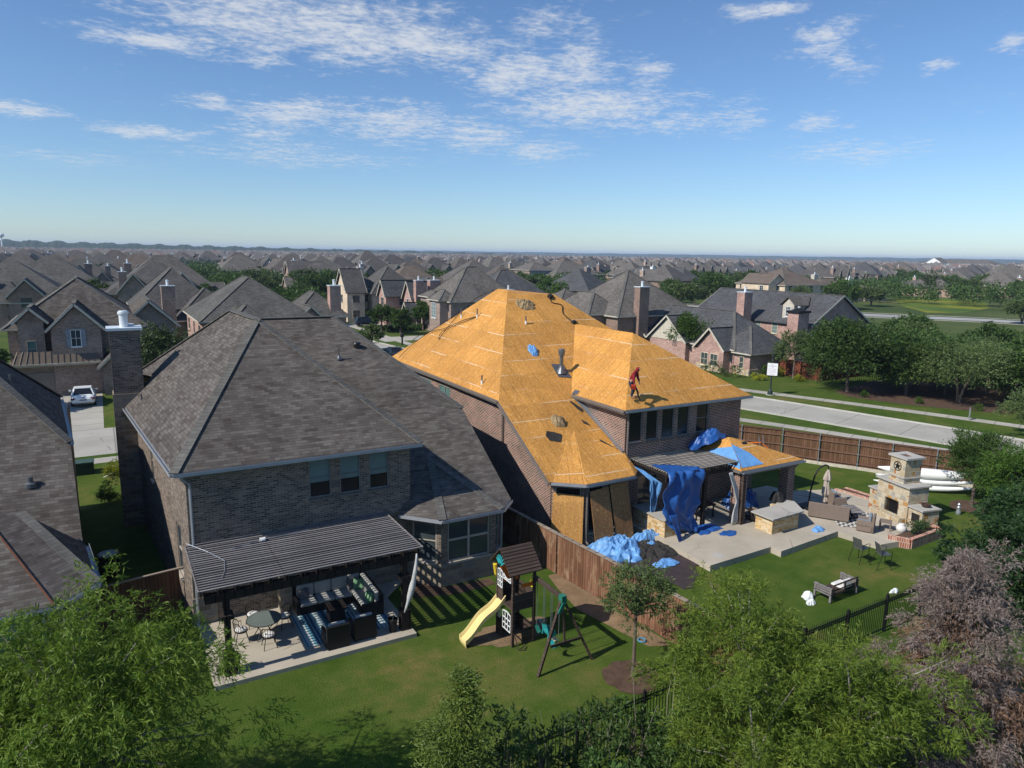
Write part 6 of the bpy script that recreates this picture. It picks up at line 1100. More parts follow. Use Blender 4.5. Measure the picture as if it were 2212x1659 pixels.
# dry stems among the laurels
m = MB(); r_ = random.Random(4)
for k in range(26):
    x = r_.uniform(7.4, 13.6); y = r_.uniform(12.2, 13.3); h = r_.uniform(1.8, 3.3); m.tube([(x, y, 0), (x + r_.uniform(-.15, .15), y + r_.uniform(-.1, .1), h * .6), (x + r_.uniform(-.35, .35), y + r_.uniform(-.2, .2), h)], [.012, .009, .004], 4, False)
tag(m.build('dry_stems', M['bark_p'], None), 'bare dry stems poking up between the laurel shrubs', 'stems', kind='stuff')
tree('young_tree', 'young slender tree standing in the mulch ring on the lawn', 31, 4.2, 2.95, 1.35, 1.25, 46, 240, .085, .04, 'lf_oak2', 'bark', .06, .36, .15, 8, loc=(14.55, 16.74, 0), inner=.15, limbs=22, upright=.35)
# around the stripped house's yard
tree('holly_tree', 'dark green small tree beside the far end of the road fence', 32, 4.7, 2.7, 1.8, 2.0, 90, 380, .10, .05, 'lf_oak', 'bark', .09, .5, .0, 8, loc=(42.9, 20.7, 0), inner=.2, limbs=20, upright=.5, jit=.5)
flat('mulch_ring_far', blob(42.7, 20.6, 1.3, 1.1, seed=9), M['mulch'], .02)
tree('glossy_tree', 'large dark glossy leaved tree cut by the right edge above the dead cedar', 33, 4.6, 2.4, 2.1, 2.1, 90, 330, .16, .065, 'lf_dark', 'bark', .16, .62, .3, 8, loc=(35.2, 14.2, 0), inner=.4, limbs=20)
tree('glossy_tree', 'dark glossy leaved tree behind the dead cedar at the right edge', 34, 4.6, 2.5, 2.1, 2.2, 80, 320, .15, .06, 'lf_dark', 'bark', .12, .55, .3, 8, loc=(29.0, 12.6, 0), inner=.4, limbs=14)
tree('yellow_tipped_tree', 'green tree with yellow tips at the right edge beyond the lawn', 35, 4.4, 2.8, 1.9, 1.7, 70, 260, .14, .055, 'lf_lime', 'bark', .12, .6, .2, 8, loc=(41.2, 17.6, 0), inner=.3, limbs=16)
for k, (x, y, lb) in enumerate(((34.6, 19.2, 'small green bush at the left of the brick planter'), (35.5, 19.25, 'small green bush in the middle of the brick planter'))): tree('planter_bush', lb, 40 + k, .7, .35, .36, .3, 16, 90, .06, .03, 'lf_dark', 'bark', .02, .16, 0, 6, loc=(x, y, .42), cat='bush', inner=.1, limbs=4, group='small bushes in the brick planter', bottom=-1)
# side passage and street planting on the left
tree('yellow_shrub', 'small round yellow green shrub beside the curved kerb', 44, 1.0, .5, .55, .45, 22, 150, .07, .035, 'lf_yel', 'bark', .03, .2, 0, 6, loc=(-.15, 47.6, .3), cat='shrub', inner=.3, limbs=4, bottom=-1)
tree('passage_shrub', 'dark green shrub growing in the side passage by the chimney', 45, 1.4, .7, .6, .6, 22, 160, .10, .03, 'lf_lime', 'bark', .03, .25, .2, 6, loc=(-.5, 43.5, 0), cat='shrub', inner=.2, limbs=6, bottom=-1)
t = thing('transformer_box', 'dark green utility box on the lawn by the sidewalk', 'utility box', (-1.7, 48.6, .55)); m = MB(); m.box(-2.2, -1.2, 48.3, 49.2, .45, 1.2); m.build('body', m_plain('box green', (.02, .04, .03), .5, 0, .1), t, bevel=.03); m = MB(); m.box(-2.24, -1.16, 48.26, 49.24, 1.2, 1.26); m.build('lid', m_plain('box lid', (.05, .09, .07), .5), t)
m = MB(); q = [(-.8, 45.6, .04), (-.95, 46.6, .17), (-.7, 47.6, .34), (-.1, 48.2, .44), (.6, 48.4, .47)]; m.tube(q, .11, 6); tag(m.build('bed_kerb', M['kerb'], None), 'curved pale edging kerb around the front planting bed', 'edging')
# ---------------------------------------------------------------- other houses
def hip(mb, x0, x1, y0, y1, z, s, ov=.4, kind='hip', t=.12, caps=None):
    """roof over a rectangle: kind hip, gx (ridge along x, gable ends), gy"""
    x0 -= ov; x1 += ov; y0 -= ov; y1 += ov; w_, d_ = x1 - x0, y1 - y0; cx, cy = (x0 + x1) / 2, (y0 + y1) / 2
    if kind == 'hip':
        h = s * min(w_, d_) / 2
        if w_ >= d_: a, b = (x0 + d_ / 2, cy, z + h), (x1 - d_ / 2, cy, z + h)
        else: a, b = (cx, y0 + w_ / 2, z + h), (cx, y1 - w_ / 2, z + h)
        A, B, C_, D_ = (x0, y0, z), (x1, y0, z), (x1, y1, z), (x0, y1, z)
        ps = [[A, B, b, a], [B, C_, b], [C_, D_, a, b], [D_, A, a]] if w_ >= d_ else [[A, B, a], [B, C_, b, a], [C_, D_, b], [D_, A, a, b]]
        cp = [(A, a), (B, b if w_ >= d_ else a), (C_, b), (D_, a if w_ >= d_ else b), (a, b)]
    elif kind == 'gx': h = s * d_ / 2; a, b = (x0, cy, z + h), (x1, cy, z + h); ps = [[(x0, y0, z), (x1, y0, z), b, a], [(x1, y1, z), (x0, y1, z), a, b]]; cp = [(a, b)]
    else: h = s * w_ / 2; a, b = (cx, y0, z + h), (cx, y1, z + h); ps = [[(x1, y0, z), (x1, y1, z), b, a], [(x0, y1, z), (x0, y0, z), a, b]]; cp = [(a, b)]
    for p in ps: mb.slab(p, t)
    if caps is not None: caps += cp
    return h
def house(name, label, blocks, chim=(), wall_m='brick_mid', roof_m='sh_side', z0=0.0, group=None, trim='trim_cream', floors=True, wins=True, loc=None, cat='house', flat_=False, cap=True):
    x_ = sum(b[0] + b[1] for b in blocks) / len(blocks) / 2; y_ = sum(b[2] + b[3] for b in blocks) / len(blocks) / 2
    t = thing(name, label, cat, (x_, y_, z0), 0, group); rm = MB(); wm_ = MB(); tm = MB(); caps = []
    for i, (x0, x1, y0, y1, zw, kind, s) in enumerate(blocks):
        z = z0 + zw; h = hip(rm, x0, x1, y0, y1, z - .06, s, .4, kind, .12, caps); zz = z0 - .3
        wall(wm_, (x0, y0), (x1, y0), zz, z); wall(wm_, (x1, y0), (x1, y1), zz, z); wall(wm_, (x1, y1), (x0, y1), zz, z); wall(wm_, (x0, y1), (x0, y0), zz, z)
        cx, cy = (x0 + x1) / 2, (y0 + y1) / 2
        if kind == 'gx':
            hh = h - s * .4 - .02
            for x in (x0, x1): wm_.poly([(x, y0, z), (x, y1, z), (x, cy, z + hh)][::1 if x == x1 else -1])
            for x in (x0 - .42, x1 + .42): tm.bar((x, y0 - .4, z - .16), (x, cy, z + h - .16), .05, .2); tm.bar((x, y1 + .4, z - .16), (x, cy, z + h - .16), .05, .2)
        elif kind == 'gy':
            hh = h - s * .4 - .02
            for y in (y0, y1): wm_.poly([(x0, y, z), (x1, y, z), (cx, y, z + hh)][::1 if y == y0 else -1])
            for y in (y0 - .42, y1 + .42): tm.bar((x0 - .4, y, z - .16), (cx, y, z + h - .16), .05, .2); tm.bar((x1 + .4, y, z - .16), (cx, y, z + h - .16), .05, .2)
        else:
            for a, b in (((x0 - .4, y0 - .42), (x1 + .4, y0 - .42)), ((x0 - .42, y0 - .4), (x0 - .42, y1 + .4))): tm.bar((*a, z - .14), (*b, z - .14), .05, .16)
        if wins:
            for a, b in (((x0, y0), (x1, y0)), ((x0, y1), (x0, y0))):
                L_ = (Vector(a) - Vector(b)).length; n_ = max(1, int(L_ / 4.2)); th_ = 0
                for f in range(2 if zw > 4.5 else 1):
                    for k in range(n_):
                        if (k * 7 + i * 3 + f) % 5 == 4 and n_ > 1: continue
                        u = L_ * (k + .5) / n_; ww = .95 if (k + i) % 2 else 1.5
                        if abs(u) + ww > L_: continue
                        if flat_:
                            tt = (Vector(b) - Vector(a)).normalized(); nn = Vector((tt.y, -tt.x)) * .04; q0 = Vector(a) + tt * (u - ww / 2) + nn; q1 = Vector(a) + tt * (u + ww / 2) + nn; zb_ = z0 + .9 + 2.9 * f
                            m = MB(); m.ext([(q0.x, q0.y, zb_), (q1.x, q1.y, zb_), (q1.x, q1.y, zb_ + 1.5), (q0.x, q0.y, zb_ + 1.5)], (-nn.x, -nn.y, 0)); m.build('window', M['glass'], t, uv=False)
                        else: window(t, a, b, u - ww / 2, u + ww / 2, z0 + .85 + 2.95 * f, z0 + 2.35 + 2.95 * f, fm='white' if (i % 2) else 'frame_tan', nx=2 if ww > 1.2 else 1, nz=2, proud=True)
    ro = rm.build('roof', M[roof_m], t)
    if cap and not flat_:
        c = MB()
        for a, b in caps: a = Vector(a); b = Vector(b); c.bar(a + Vector((0, 0, .0)), b + Vector((0, 0, .0)), .34, .045)
        c.build('ridge_cap', M['sh_cap'], ro)
    wm_.build('wall', M[wall_m], t); tm.build('trim', M[trim], t, uv=False)
    for ch in chim:
        x, y, w_, d_, zt = ch[:5]; mt = ch[5] if len(ch) > 5 else wall_m; m = MB(); m.box(x - w_ / 2, x + w_ / 2, y - d_ / 2, y + d_ / 2, z0, z0 + zt); co_ = m.build('chimney', M[mt], t)
        m = MB(); m.box(x - w_ / 2 - .07, x + w_ / 2 + .07, y - d_ / 2 - .07, y + d_ / 2 + .07, z0 + zt, z0 + zt + .1); m.build('cap', M['white_metal' if mt != 'white' else 'white'], co_)
        m = MB(); m.lathe([(.16, .1), (.16, .7), (.2, .72), (.2, .8), (.02, .84)], (x, y, z0 + zt), 8); m.build('flue', M['white_metal'], co_)
    return t
def addwin(t, a, b, lst, **k):
    for u0, u1, z0, z1 in lst: window(t, a, b, u0, u1, z0, z1, proud=True, **k)
# D: the garage house across the street
D = house('garage_house', 'brick house with two garage doors and three front gables behind the white car', [(-7.4, 3.2, 75.6, 90, 5.9, 'hip', .74), (-6.5, -4.6, 74.0, 78, 6.55, 'gy', .98), (-4.1, -.3, 73.4, 82, 5.85, 'gy', 1.02), (1.6, 6.2, 78, 88, 5.5, 'gy', .95), (-7.0, -.9, 73.6, 75.6, 2.9, 'hip', .01), (-.4, 1.6, 71.8, 76, 2.6, 'gy', 1.0)], [], 'brick_brn', 'sh_grey', 1.0, wins=False)
m = MB(); m.slab([(-7.4, 72.9, 3.95), (-.5, 72.9, 3.95), (-.9, 73.6, 4.95), (-6.4, 73.6, 4.95)], .06)
for k in range(14): x = -7.0 + k * .46; m.bar((x, 72.9, 4.0), (x * .86 - .9 + .25, 73.6, 5.0) if k < 3 else (x, 73.6, 5.0), .03, .05)
m.build('metal_roof', M['bronze_roof'], D); m = MB(); m.box(-7.45, -.45, 72.82, 72.9, 3.83, 3.97); m.build('gutter', M['trim_cream'], D)
for x0, x1 in ((-6.3, -3.75), (-3.4, -.95)):
    m = MB(); m.box(x0, x1, 73.5, 73.58, 1.0, 3.12)
    for k in range(1, 4): m.box(x0, x1, 73.485, 73.5, 1.0 + k * .53 - .012, 1.0 + k * .53 + .012)
    m.build('garage_door', M['garage'], D)
addwin(D, (-6.5, 74), (-4.6, 74), [(.55, 1.25, 4.5, 5.9)], gm='glass_teal', fm='frame_tan'); addwin(D, (-4.1, 73.4), (-.3, 73.4), [(1.45, 2.25, 5.3, 6.8)], nx=2, fm='white')
for u in (-2.95, -1.8): m = MB(); m.box(u - .05, u + .32, 73.33, 73.39, 5.25, 6.85); m.build('shutter', M['shutter'], D)
house('hip_house', 'brick house with steep hip roof and tall pale flue chimney behind the garage house', [(3.6, 14, 108, 122, 6.0, 'hip', .95), (8.5, 16.5, 104, 112, 4.6, 'hip', .95)], [(7.6, 104.2, 1.6, 1.2, 9.1)], 'brick_mid', 'sh_side')
E_ = house('grey_hip_house', 'house with wide light grey hip roof and dark brick chimney beyond the nearest ridge', [(9.6, 22.0, 86.6, 103, 6.0, 'hip', .72), (20.5, 27.0, 89.5, 98, 5.9, 'hip', .82), (20.6, 23.4, 87.6, 92, 5.7, 'gy', .95), (12.5, 16.2, 84.9, 90, 5.7, 'hip', .95)], [(25.8, 90.5, 1.4, 1.2, 9.6)], 'brick_pink', 'sh_side', 0)
N1 = house('tan_gable_house', 'house with a tan stone front gable and a dark hip roof beyond the street trees', [(42.4, 46, 139.6, 147, 5.9, 'gx', 1.15), (47.6, 58, 139.5, 152, 5.8, 'hip', .95), (44.5, 50, 142.5, 150, 6.6, 'hip', .9)], [(49.5, 153, 1.2, 1.2, 10.5)], 'brick_tan', 'sh_side')
N2 = house('twin_gable_house', 'rose brick house with two narrow front gables and two tall chimneys', [(47.2, 54, 130.6, 134.4, 5.6, 'gx', 1.35), (50.4, 55, 125.2, 129.4, 5.3, 'gx', 1.35), (51.5, 60, 126, 137, 5.2, 'hip', .9), (48.8, 53, 123.2, 125.4, 3.0, 'gx', 1.3), (54, 58, 121.5, 124, 2.3, 'hip', .5)], [(54.6, 124.6, 2.2, 1.4, 8.8, 'brick_pink'), (59.5, 123, 1.3, 1.2, 8.2, 'brick_pink')], 'brick_pink', 'sh_side')
N3 = house('arched_window_house', 'pale brick house with tall double arched window and steep dark hip roof', [(52.4, 66, 112.4, 124, 5.7, 'hip', .95), (50.8, 54, 113.5, 118, 5.9, 'hip', .9), (51.2, 54, 118, 123, 6.2, 'hip', .6)], [(51.4, 124.5, 1.5, 1.2, 8.8, 'brick_pink')], 'brick_brn', 'sh_side', wins=False)
addwin(N3, (50.8, 118), (50.8, 113.5), [(1.1, 1.9, 2.6, 5.3), (2.1, 2.9, 2.6, 5.3)], fm='white', gm='glass_teal', nx=2, nz=4); addwin(N3, (52.4, 112.4), (66, 112.4), [(3, 4.2, 3.5, 5), (8, 9.2, 3.5, 5), (3, 4.2, .8, 2.4)], fm='white')
house('low_roof_house', 'low grey roofed house seen between the bare roof peak and the dark steep roof', [(60.5, 78, 116, 132, 4.6, 'hip', .75)], [(64.5, 113.6, 1.9, 1.3, 7.5, 'brick_mid')], 'brick_mid', 'sh_side')
Mh = house('dark_brick_house', 'dark brick house with steep hip roof and tall brick chimney behind the bare roof', [(61.4, 76, 77.5, 92, 5.8, 'hip', .80), (58.6, 64.5, 80.5, 90, 5.9, 'hip', .86), (60.8, 70, 92, 101, 5.2, 'hip', .7)], [(65.2, 77.2, 1.7, 1.2, 9.7, 'brick_r')], 'brick_r', 'sh_side', wins=False)
addwin(Mh, (61.4, 77.5), (76, 77.5), [(9.4, 11.6, 3.4, 5.3)], fm='frame_tan', nx=2); addwin(Mh, (58.6, 90), (58.6, 80.5), [(6.4, 7.6, 3.7, 5.3)], fm='white')
W_ = house('white_window_house', 'large pale brick house with white bay and rows of tall windows behind the bare roof', [(158, 183, 240.5, 262, 5.9, 'hip', .5), (149.5, 158.5, 239.5, 256, 2.9, 'gy', .62), (150, 162, 247, 262, 7.6, 'hip', .5)], [(173.2, 239.6, 2.2, 1.6, 9.0, 'brick_brn')], 'brick_brn', 'sh_side', wins=False)
m = MB(); m.box(160.2, 163.5, 239.6, 240.4, 2.3, 5.9); m.build('bay', M['white'], W_)
addwin(W_, (158, 240.5), (183, 240.5), [(2.8, 4.9, 2.9, 5.2)], fm='white', gm='glass_teal', nx=2); addwin(W_, (158, 239.5), (183, 239.5), [(2.9, 4.8, 2.9, 5.2)], fm='white', gm='glass_teal', nx=2)
addwin(W_, (158, 240.5), (183, 240.5), [(7, 10, 3.2, 5.4), (7, 10, .4, 2.4), (11, 12.6, 3.2, 5.4), (11, 12.6, .4, 2.4), (17.5, 19, 1, 5.3)], fm='white', gm='glass_teal', nx=3); addwin(W_, (149.5, 239.5), (158.5, 239.5), [(1.5, 5.5, .6, 2.3)], fm='white', gm='glass_teal', nx=3)
addwin(W_, (150, 247), (162, 247), [(.8, 11, 6.0, 7.4)], fm='white', gm='cush_b', nx=6, nz=1)
t = thing('wooden_fence', 'long reddish fence in front of the large white windowed house', 'fence', (165, 232, 0)); board_fence(t, (146, 232), (188, 232), 1.9, 'fence_red', bw=.6)
# R: corner house over the road
Rh = house('corner_house', 'rose brick corner house with stepped gables and two brick chimneys across the road', [(82.9, 95, 63, 85, 5.1, 'gy', .62), (66.4, 75.8, 61, 83, 3.0, 'hip', .82), (66.5, 72, 58.5, 64, 2.75, 'hip', .95), (65.2, 69, 61.5, 66, 2.8, 'gx', 1.0), (65.6, 71, 68.5, 75.5, 3.0, 'gx', .85), (65.8, 71, 76.6, 81, 3.0, 'gx', .9), (75, 83, 72, 82, 2.8, 'gx', .35)], [(80.9, 73.0, 1.6, 1.4, 9.0, 'brick_pink'), (79.7, 62.6, 2.1, 1.7, 6.9, 'brick_pink')], 'brick_pink', 'sh_side', wins=False)
m = MB(); m.box(78.5, 80.9, 61.6, 63.6, 6.9, 7.2); m.lathe([(1.25, 7.2), (.4, 7.55)], (79.7, 62.6, 0), 4); m.build('chimney_shroud', M['metal_dark'], Rh)
addwin(Rh, (82.9, 85), (82.9, 63), [(12.6, 13.6, 3.4, 4.9), (15.6, 16.6, 3.4, 4.9), (7, 8, 3.4, 4.9)], fm='ivory', gm='blind', nz=3); addwin(Rh, (82.9, 63), (95, 63), [(3, 6, 2.6, 4.6)], fm='frame_tan', nx=3); addwin(Rh, (66.5, 64), (66.5, 58.5), [(3.9, 4.6, .8, 2.2)], fm='ivory'); addwin(Rh, (65.2, 66), (65.2, 61.5), [(.8, 2.0, .6, 2.2), (2.4, 3.6, .6, 2.2)], fm='ivory', nx=2)
m = MB(); m.slab([(83.2, 66.0, 7.5), (83.2, 67.35, 8.7), (88, 67.35, 8.7), (86, 66.0, 7.5)], .08); m.slab([(83.2, 68.7, 7.5), (86, 68.7, 7.5), (88, 67.35, 8.7), (83.2, 67.35, 8.7)], .08); m.build('dormer_roof', M['sh_side'], Rh)
m = MB(); m.add([(83.5, 66.4, 5.6), (83.5, 68.3, 5.6), (83.5, 68.3, 7.5), (83.5, 67.35, 8.5), (83.5, 66.4, 7.5)], [[0, 4, 3, 2, 1]]); m.box(83.5, 87, 66.38, 66.45, 5.6, 7.5); m.build('dormer', M['trim_cream'], Rh); addwin(Rh, (83.5, 68.3), (83.5, 66.4), [(.55, 1.35, 5.9, 7.3)], fm='white', nx=3, nz=3)
m = MB(); m.box(66.42, 66.5, 58.45, 64, 0, .75); m.box(66.42, 72, 58.42, 58.5, 0, .75); m.box(65.13, 65.2, 61.45, 66, 0, .75); m.build('stone_base', M['stone_y'], Rh)
gm_ = MB()
for (x, y0, y1, z, h) in ((65.53, 68.5, 75.5, 3.0, 2.95), (65.73, 76.6, 81, 3.0, 1.95)): gm_.poly([(x, y1, z), (x, y0, z), (x, (y0 + y1) / 2, z + h)])
gm_.build('gable_panel', M['trim_cream'], Rh)
t = thing('wooden_fence', 'dark red stained fence beside the rose brick corner house', 'fence', (71, 54, 0)); board_fence(t, (71.3, 58.4), (71.3, 52.3), 1.9, 'fence_red'); board_fence(t, (71.3, 52.3), (95, 53), 1.9, 'fence_red', bw=.3); m = MB(); m.bar((71.3, 58.4, 1.93), (71.3, 52.3, 1.93), .14, .04); m.build('cap_rail', M['fence_red'], t)
t = thing('metal_fence', 'low black metal fence behind the roadside trees', 'fence', (80, 50, 0)); m = MB()
for k in range(60): x = 72 + k * .4; m.box(x - .02, x + .02, 49.98, 50.02, 0, 1.3)
m.bar((72, 50, 1.2), (96, 50, 1.2), .04, .04); m.bar((72, 50, .15), (96, 50, .15), .04, .04); m.build('picket_panel', M['black'], t)
house('long_tan_house', 'long low tan brick house with a white chimney beyond the far road', [(186, 206, 152, 172, 5.6, 'hip', .5), (182, 190, 155, 166, 6.0, 'gy', .7), (204, 226, 151, 168, 3.0, 'hip', .5), (224, 236, 150, 162, 2.6, 'hip', .45)], [(221, 154.5, 1.9, 1.4, 7.6, 'white'), (218, 166, 2.0, 1.4, 8.4, 'trim_cream')], 'brick_tan', 'sh_side')
house('blue_roof_house', 'house with a dark slate blue roof left of the tall dark trees', [(168, 188, 201, 218, 5.8, 'hip', .5), (188, 196, 200, 212, 5.9, 'hip', .9)], [(176, 203, 1.4, 1.4, 10.0, 'white')], 'brick_pink', 'sh_slate' if 'sh_slate' in M else 'sh_side')
# turret house
TH = house('turret_house', 'house with round stone turret and conical metal roof left of the twin gables', [(94, 112, 300, 316, 6.0, 'hip', 1.0), (90, 98, 297, 306, 4.2, 'gy', 1.2)], [(101, 299, 1.4, 1.4, 10, 'brick_pink')], 'brick_pink', 'sh_side', flat_=True)
m = MB(); m.lathe([(2.7, 0), (2.7, 7.2)], (91.2, 310.2, 0), 18); m.build('turret', M['brick_tan'], TH); m = MB(); m.lathe([(3.1, 7.2), (.05, 11.2)], (91.2, 310.2, 0), 18); m.build('turret_roof', M['metal_grey'], TH)
# ---------------------------------------------------------------- far rows: prototypes copied as individuals, the rest as one mass
def proto(k):
    r_ = random.Random(100 + k); w_, d_ = r_.uniform(13, 17), r_.uniform(12, 16); z = r_.choice((5.6, 5.8, 5.8, 3.4)); s = r_.uniform(.58, .85)
    bl = [(-w_ / 2, w_ / 2, -d_ / 2, d_ / 2, z, 'hip', s)]
    for q in range(r_.choice((2, 3))):
        a = r_.uniform(-w_ / 2, w_ / 2 - 4); ww = r_.uniform(3.5, 6); kd = r_.choice(('gy', 'gy', 'hip')); bl.append((a, a + ww, -d_ / 2 - r_.uniform(.6, 3), 0, z - r_.choice((0, .4, 1.2)), kd, r_.uniform(.9, 1.25)))
    a = r_.uniform(-d_ / 2, d_ / 2 - 5); bl.append((-w_ / 2 - r_.uniform(.8, 2.5), 0, a, a + r_.uniform(4, 6), z - r_.choice((0, 1.0, 2.4)), r_.choice(('gx', 'gx', 'hip')), r_.uniform(.9, 1.2)))
    hh = z + s * min(w_, d_) / 2; return bl, ([(w_ / 2 - 2 if k % 2 else -w_ / 2 + 2.5, -d_ / 2 + 1.2, 1.3, 1.1, hh - 1.6)] if k % 3 else [])
PR = []; PRB = []
for k in range(9):
    bl, chs = proto(k); PRB.append((bl, chs))
    PR.append(house('far_house', 'brick house with grey shingle roof in the far rows', bl, chs, 'brick_mid', 'sh_side', 0, 'houses in the far rows', flat_=True))
EXC = [(2, 80, 24), (10, 112, 22), (18, 94, 22), (50, 145, 20), (55, 129, 20), (58, 117, 22), (68, 122, 22), (68, 85, 26), (163, 250, 34), (84, 72, 34), (205, 160, 46), (180, 208, 26), (100, 308, 22), (36, 110, 20), (34, 160, 16), (34, 220, 12), (120, 210, 26), (150, 215, 22)]
def vis(x, y):
    d_ = Vector((x, y, 4)) - EYE; f = d_.dot(CF)
    if f < 1: return None
    return 1106 + 1534 * d_.dot(CR) / f, 829.5 - 1534 * d_.dot(CU) / f, math.hypot(x, y)
r_ = random.Random(12); spots = []
for reg in range(2):
    ang = (R(0), R(24))[reg]
    for j in range(-10, 60):
        for i in range(-10, 80):
            u = i * 19.5 + r_.uniform(-1.5, 1.5) + (j % 4) * 5; v = j * 33 + (9 if (j % 2) else 0) + r_.uniform(-2, 2); x = 2 + u * math.cos(ang) - v * math.sin(ang); y = 110 + u * math.sin(ang) + v * math.cos(ang)
            q = vis(x, y)
            if not q or q[0] < -60 or q[0] > 2290: continue
            if (q[0] < 1150) != (reg == 0): continue
            dd = q[2]
            if dd < 125 or dd > 2100 or r_.random() < .06: continue
            if q[0] > 1600 and dd < 330: continue
            if q[0] > 1250 and dd < 235: continue
            if 355 < q[0] < 455 and 170 < dd < 520: continue
            if any(math.hypot(x - a, y - b) < c for a, b, c in EXC): continue
            if 20 < x < 46 and y < 330: continue
            spots.append((dd, x, y, ang + (R(180) if j % 2 == 0 else 0) + r_.choice((0, 0, 0, R(90))), r_.randrange(9), r_.uniform(.9, 1.12)))
spots.sort(); NI = 260
used = set()
for dd, x, y, a, k, s in spots[:NI]:
    if k not in used: used.add(k); PR[k].location = (x, y, 0); PR[k].rotation_euler = (0, 0, a); PR[k].scale = (s, s, s)
    else: copy_tree(PR[k], (x, y, 0), a, s)
for k in range(9):
    if k not in used: PR[k].location = (spots[k][1] + 9, spots[k][2] + 9, 0)
rm = MB(); wm2 = MB()
rts = [(1, .97, .95), (.8, .78, .78)]
for dd, x, y, a, k, s in spots[NI:]:
    bl, chs = PRB[k]; m1 = MB(); m2 = MB()
    for (x0, x1, y0, y1, zw, kind, sl_) in bl[:3]:
        h = hip(m1, x0, x1, y0, y1, zw, sl_, .4, kind, .05)
        m2.add([(x0, y0, 0), (x1, y0, 0), (x1, y1, 0), (x0, y1, 0), (x0, y0, zw), (x1, y0, zw), (x1, y1, zw), (x0, y1, zw)], [[0, 1, 5, 4], [1, 2, 6, 5], [2, 3, 7, 6], [3, 0, 4, 7]])
        cx, cy = (x0 + x1) / 2, (y0 + y1) / 2
        if kind == 'gx': m2.add([(x0, y0, zw), (x0, y1, zw), (x0, cy, zw + h - .4)], [[0, 2, 1]])
        if kind == 'gy': m2.add([(x0, y0, zw), (x1, y0, zw), (cx, y0, zw + h - .4)], [[0, 1, 2]])
    for c_ in chs[:1]: m2.box(c_[0] - .7, c_[0] + .7, c_[1] - .6, c_[1] + .6, 3, c_[4])
    X = Matrix.Translation((x, y, 0)) @ Matrix.Rotation(a, 4, 'Z') @ Matrix.Scale(s, 4); m1.xf(X); m2.xf(X); rm.add(m1.v, m1.f); wm2.add(m2.v, m2.f)
def m_farroof():
    t = NT('far roofs'); v = t.n('ShaderNodeTexVoronoi'); t.l(t.coord('Pos', (1, 1, 0)), v.inputs['Vector']); v.inputs['Scale'].default_value = .045; s = t.n('ShaderNodeSeparateXYZ'); t.l(v.outputs['Color'], s.inputs[0])
    return t.fin(t.ramp(s.outputs[0], [(0, (.15, .14, .135)), (.3, (.18, .165, .155)), (.55, (.13, .12, .12)), (.75, (.21, .19, .175)), (.9, (.19, .13, .115))], 'CONSTANT'), .95, 0, .1)
def m_farwall():
    t = NT('far walls'); v = t.n('ShaderNodeTexVoronoi'); t.l(t.coord('Pos', (1, 1, 0)), v.inputs['Vector']); v.inputs['Scale'].default_value = .05; s = t.n('ShaderNodeSeparateXYZ'); t.l(v.outputs['Color'], s.inputs[0])
    return t.fin(t.ramp(s.outputs[1], [(0, (.28, .18, .14)), (.3, (.42, .33, .26)), (.55, (.24, .15, .12)), (.75, (.50, .43, .35)), (.92, (.62, .6, .56))], 'CONSTANT'), .95, 0, .1)
fh = thing('distant_houses', 'mass of small grey roofed houses out to the horizon', None, (0, 0, 0)); fh['kind'] = 'stuff'
rm.build('roofs', m_farroof(), fh, uv=False); wm2.build('walls', m_farwall(), fh, uv=False)
# school-like white building on the right skyline
sx, sy = 905, 500
SB = house('white_hall', 'long white building with a grey roof on the right skyline', [(sx, sx + 28, sy - 50, sy + 40, 8.5, 'hip', .35), (sx - 10, sx + 5, sy + 2, sy + 24, 8.5, 'gx', .6), (sx + 35, sx + 60, sy - 130, sy - 55, 8.5, 'hip', .35)], [], 'white', 'sh_side', 2, flat_=True)
house('red_hall', 'low brick building with white roof edge left of the white hall', [(690, 760, 470, 500, 8.5, 'hip', .06)], [], 'brick_r', 'sh_side', 1, flat_=True, trim='white')
# ---------------------------------------------------------------- trees beyond
def mtree(nm, lb, x, y, H, rx, seed, leaf='lf_oak', th=None, K=46, per=190, L=.32, W=.17, rz=None, z=0, grp=None, cat='tree', tr=.16, multi=1):
    rz_ = rz or H * .36; return tree(nm, lb, seed, H, H - rz_, rx, rz_, K, per, L, W, leaf, 'bark', tr, rx * .27, .1, 6, loc=(x, y, z), inner=.35, limbs=9, group=grp, cat=cat, multi=multi, bottom=-.75)
mtree('oak_tree', 'largest roadside tree, round and dark, right of the lamp post sign', 68.5, 46.9, 7.9, 4.7, 60, K=110, per=300, L=.24, W=.14, rz=3.3)
mtree('oak_tree', 'roadside tree standing between the largest round tree and the low spreading one', 72.8, 43.0, 6.6, 3.9, 61, K=80, per=260, L=.24, W=.14, rz=2.8)
mtree('yaupon_tree', 'low spreading multi stemmed tree on the mulch beside the road', 73.5, 38.0, 5.8, 4.4, 62, 'lf_oak2', K=80, per=260, L=.2, W=.1, rz=1.9, multi=4, tr=.1)
mtree('yaupon_tree', 'spreading roadside tree behind the low multi stemmed one', 81, 39.2, 5.6, 4.2, 63, 'lf_oak2', K=60, per=240, L=.2, W=.1, rz=1.8, multi=3, tr=.1)
mtree('oak_tree', 'slim tree in front of the dark red fence beside the corner house', 69.9, 54.9, 5.9, 2.6, 64, 'lf_oak2', K=46, per=200, L=.2, W=.1, tr=.12)
mtree('oak_tree', 'round tree hiding the left gables of the corner house', 68.2, 70.2, 6.4, 3.5, 65, 'lf_lime', K=70, per=230, L=.24, W=.12)
mtree('cypress_tree', 'narrow dark conical tree against the dark brick house wall', 73.0, 75.8, 5.6, 1.3, 66, K=30, per=160, rz=2.7, L=.2, W=.1)
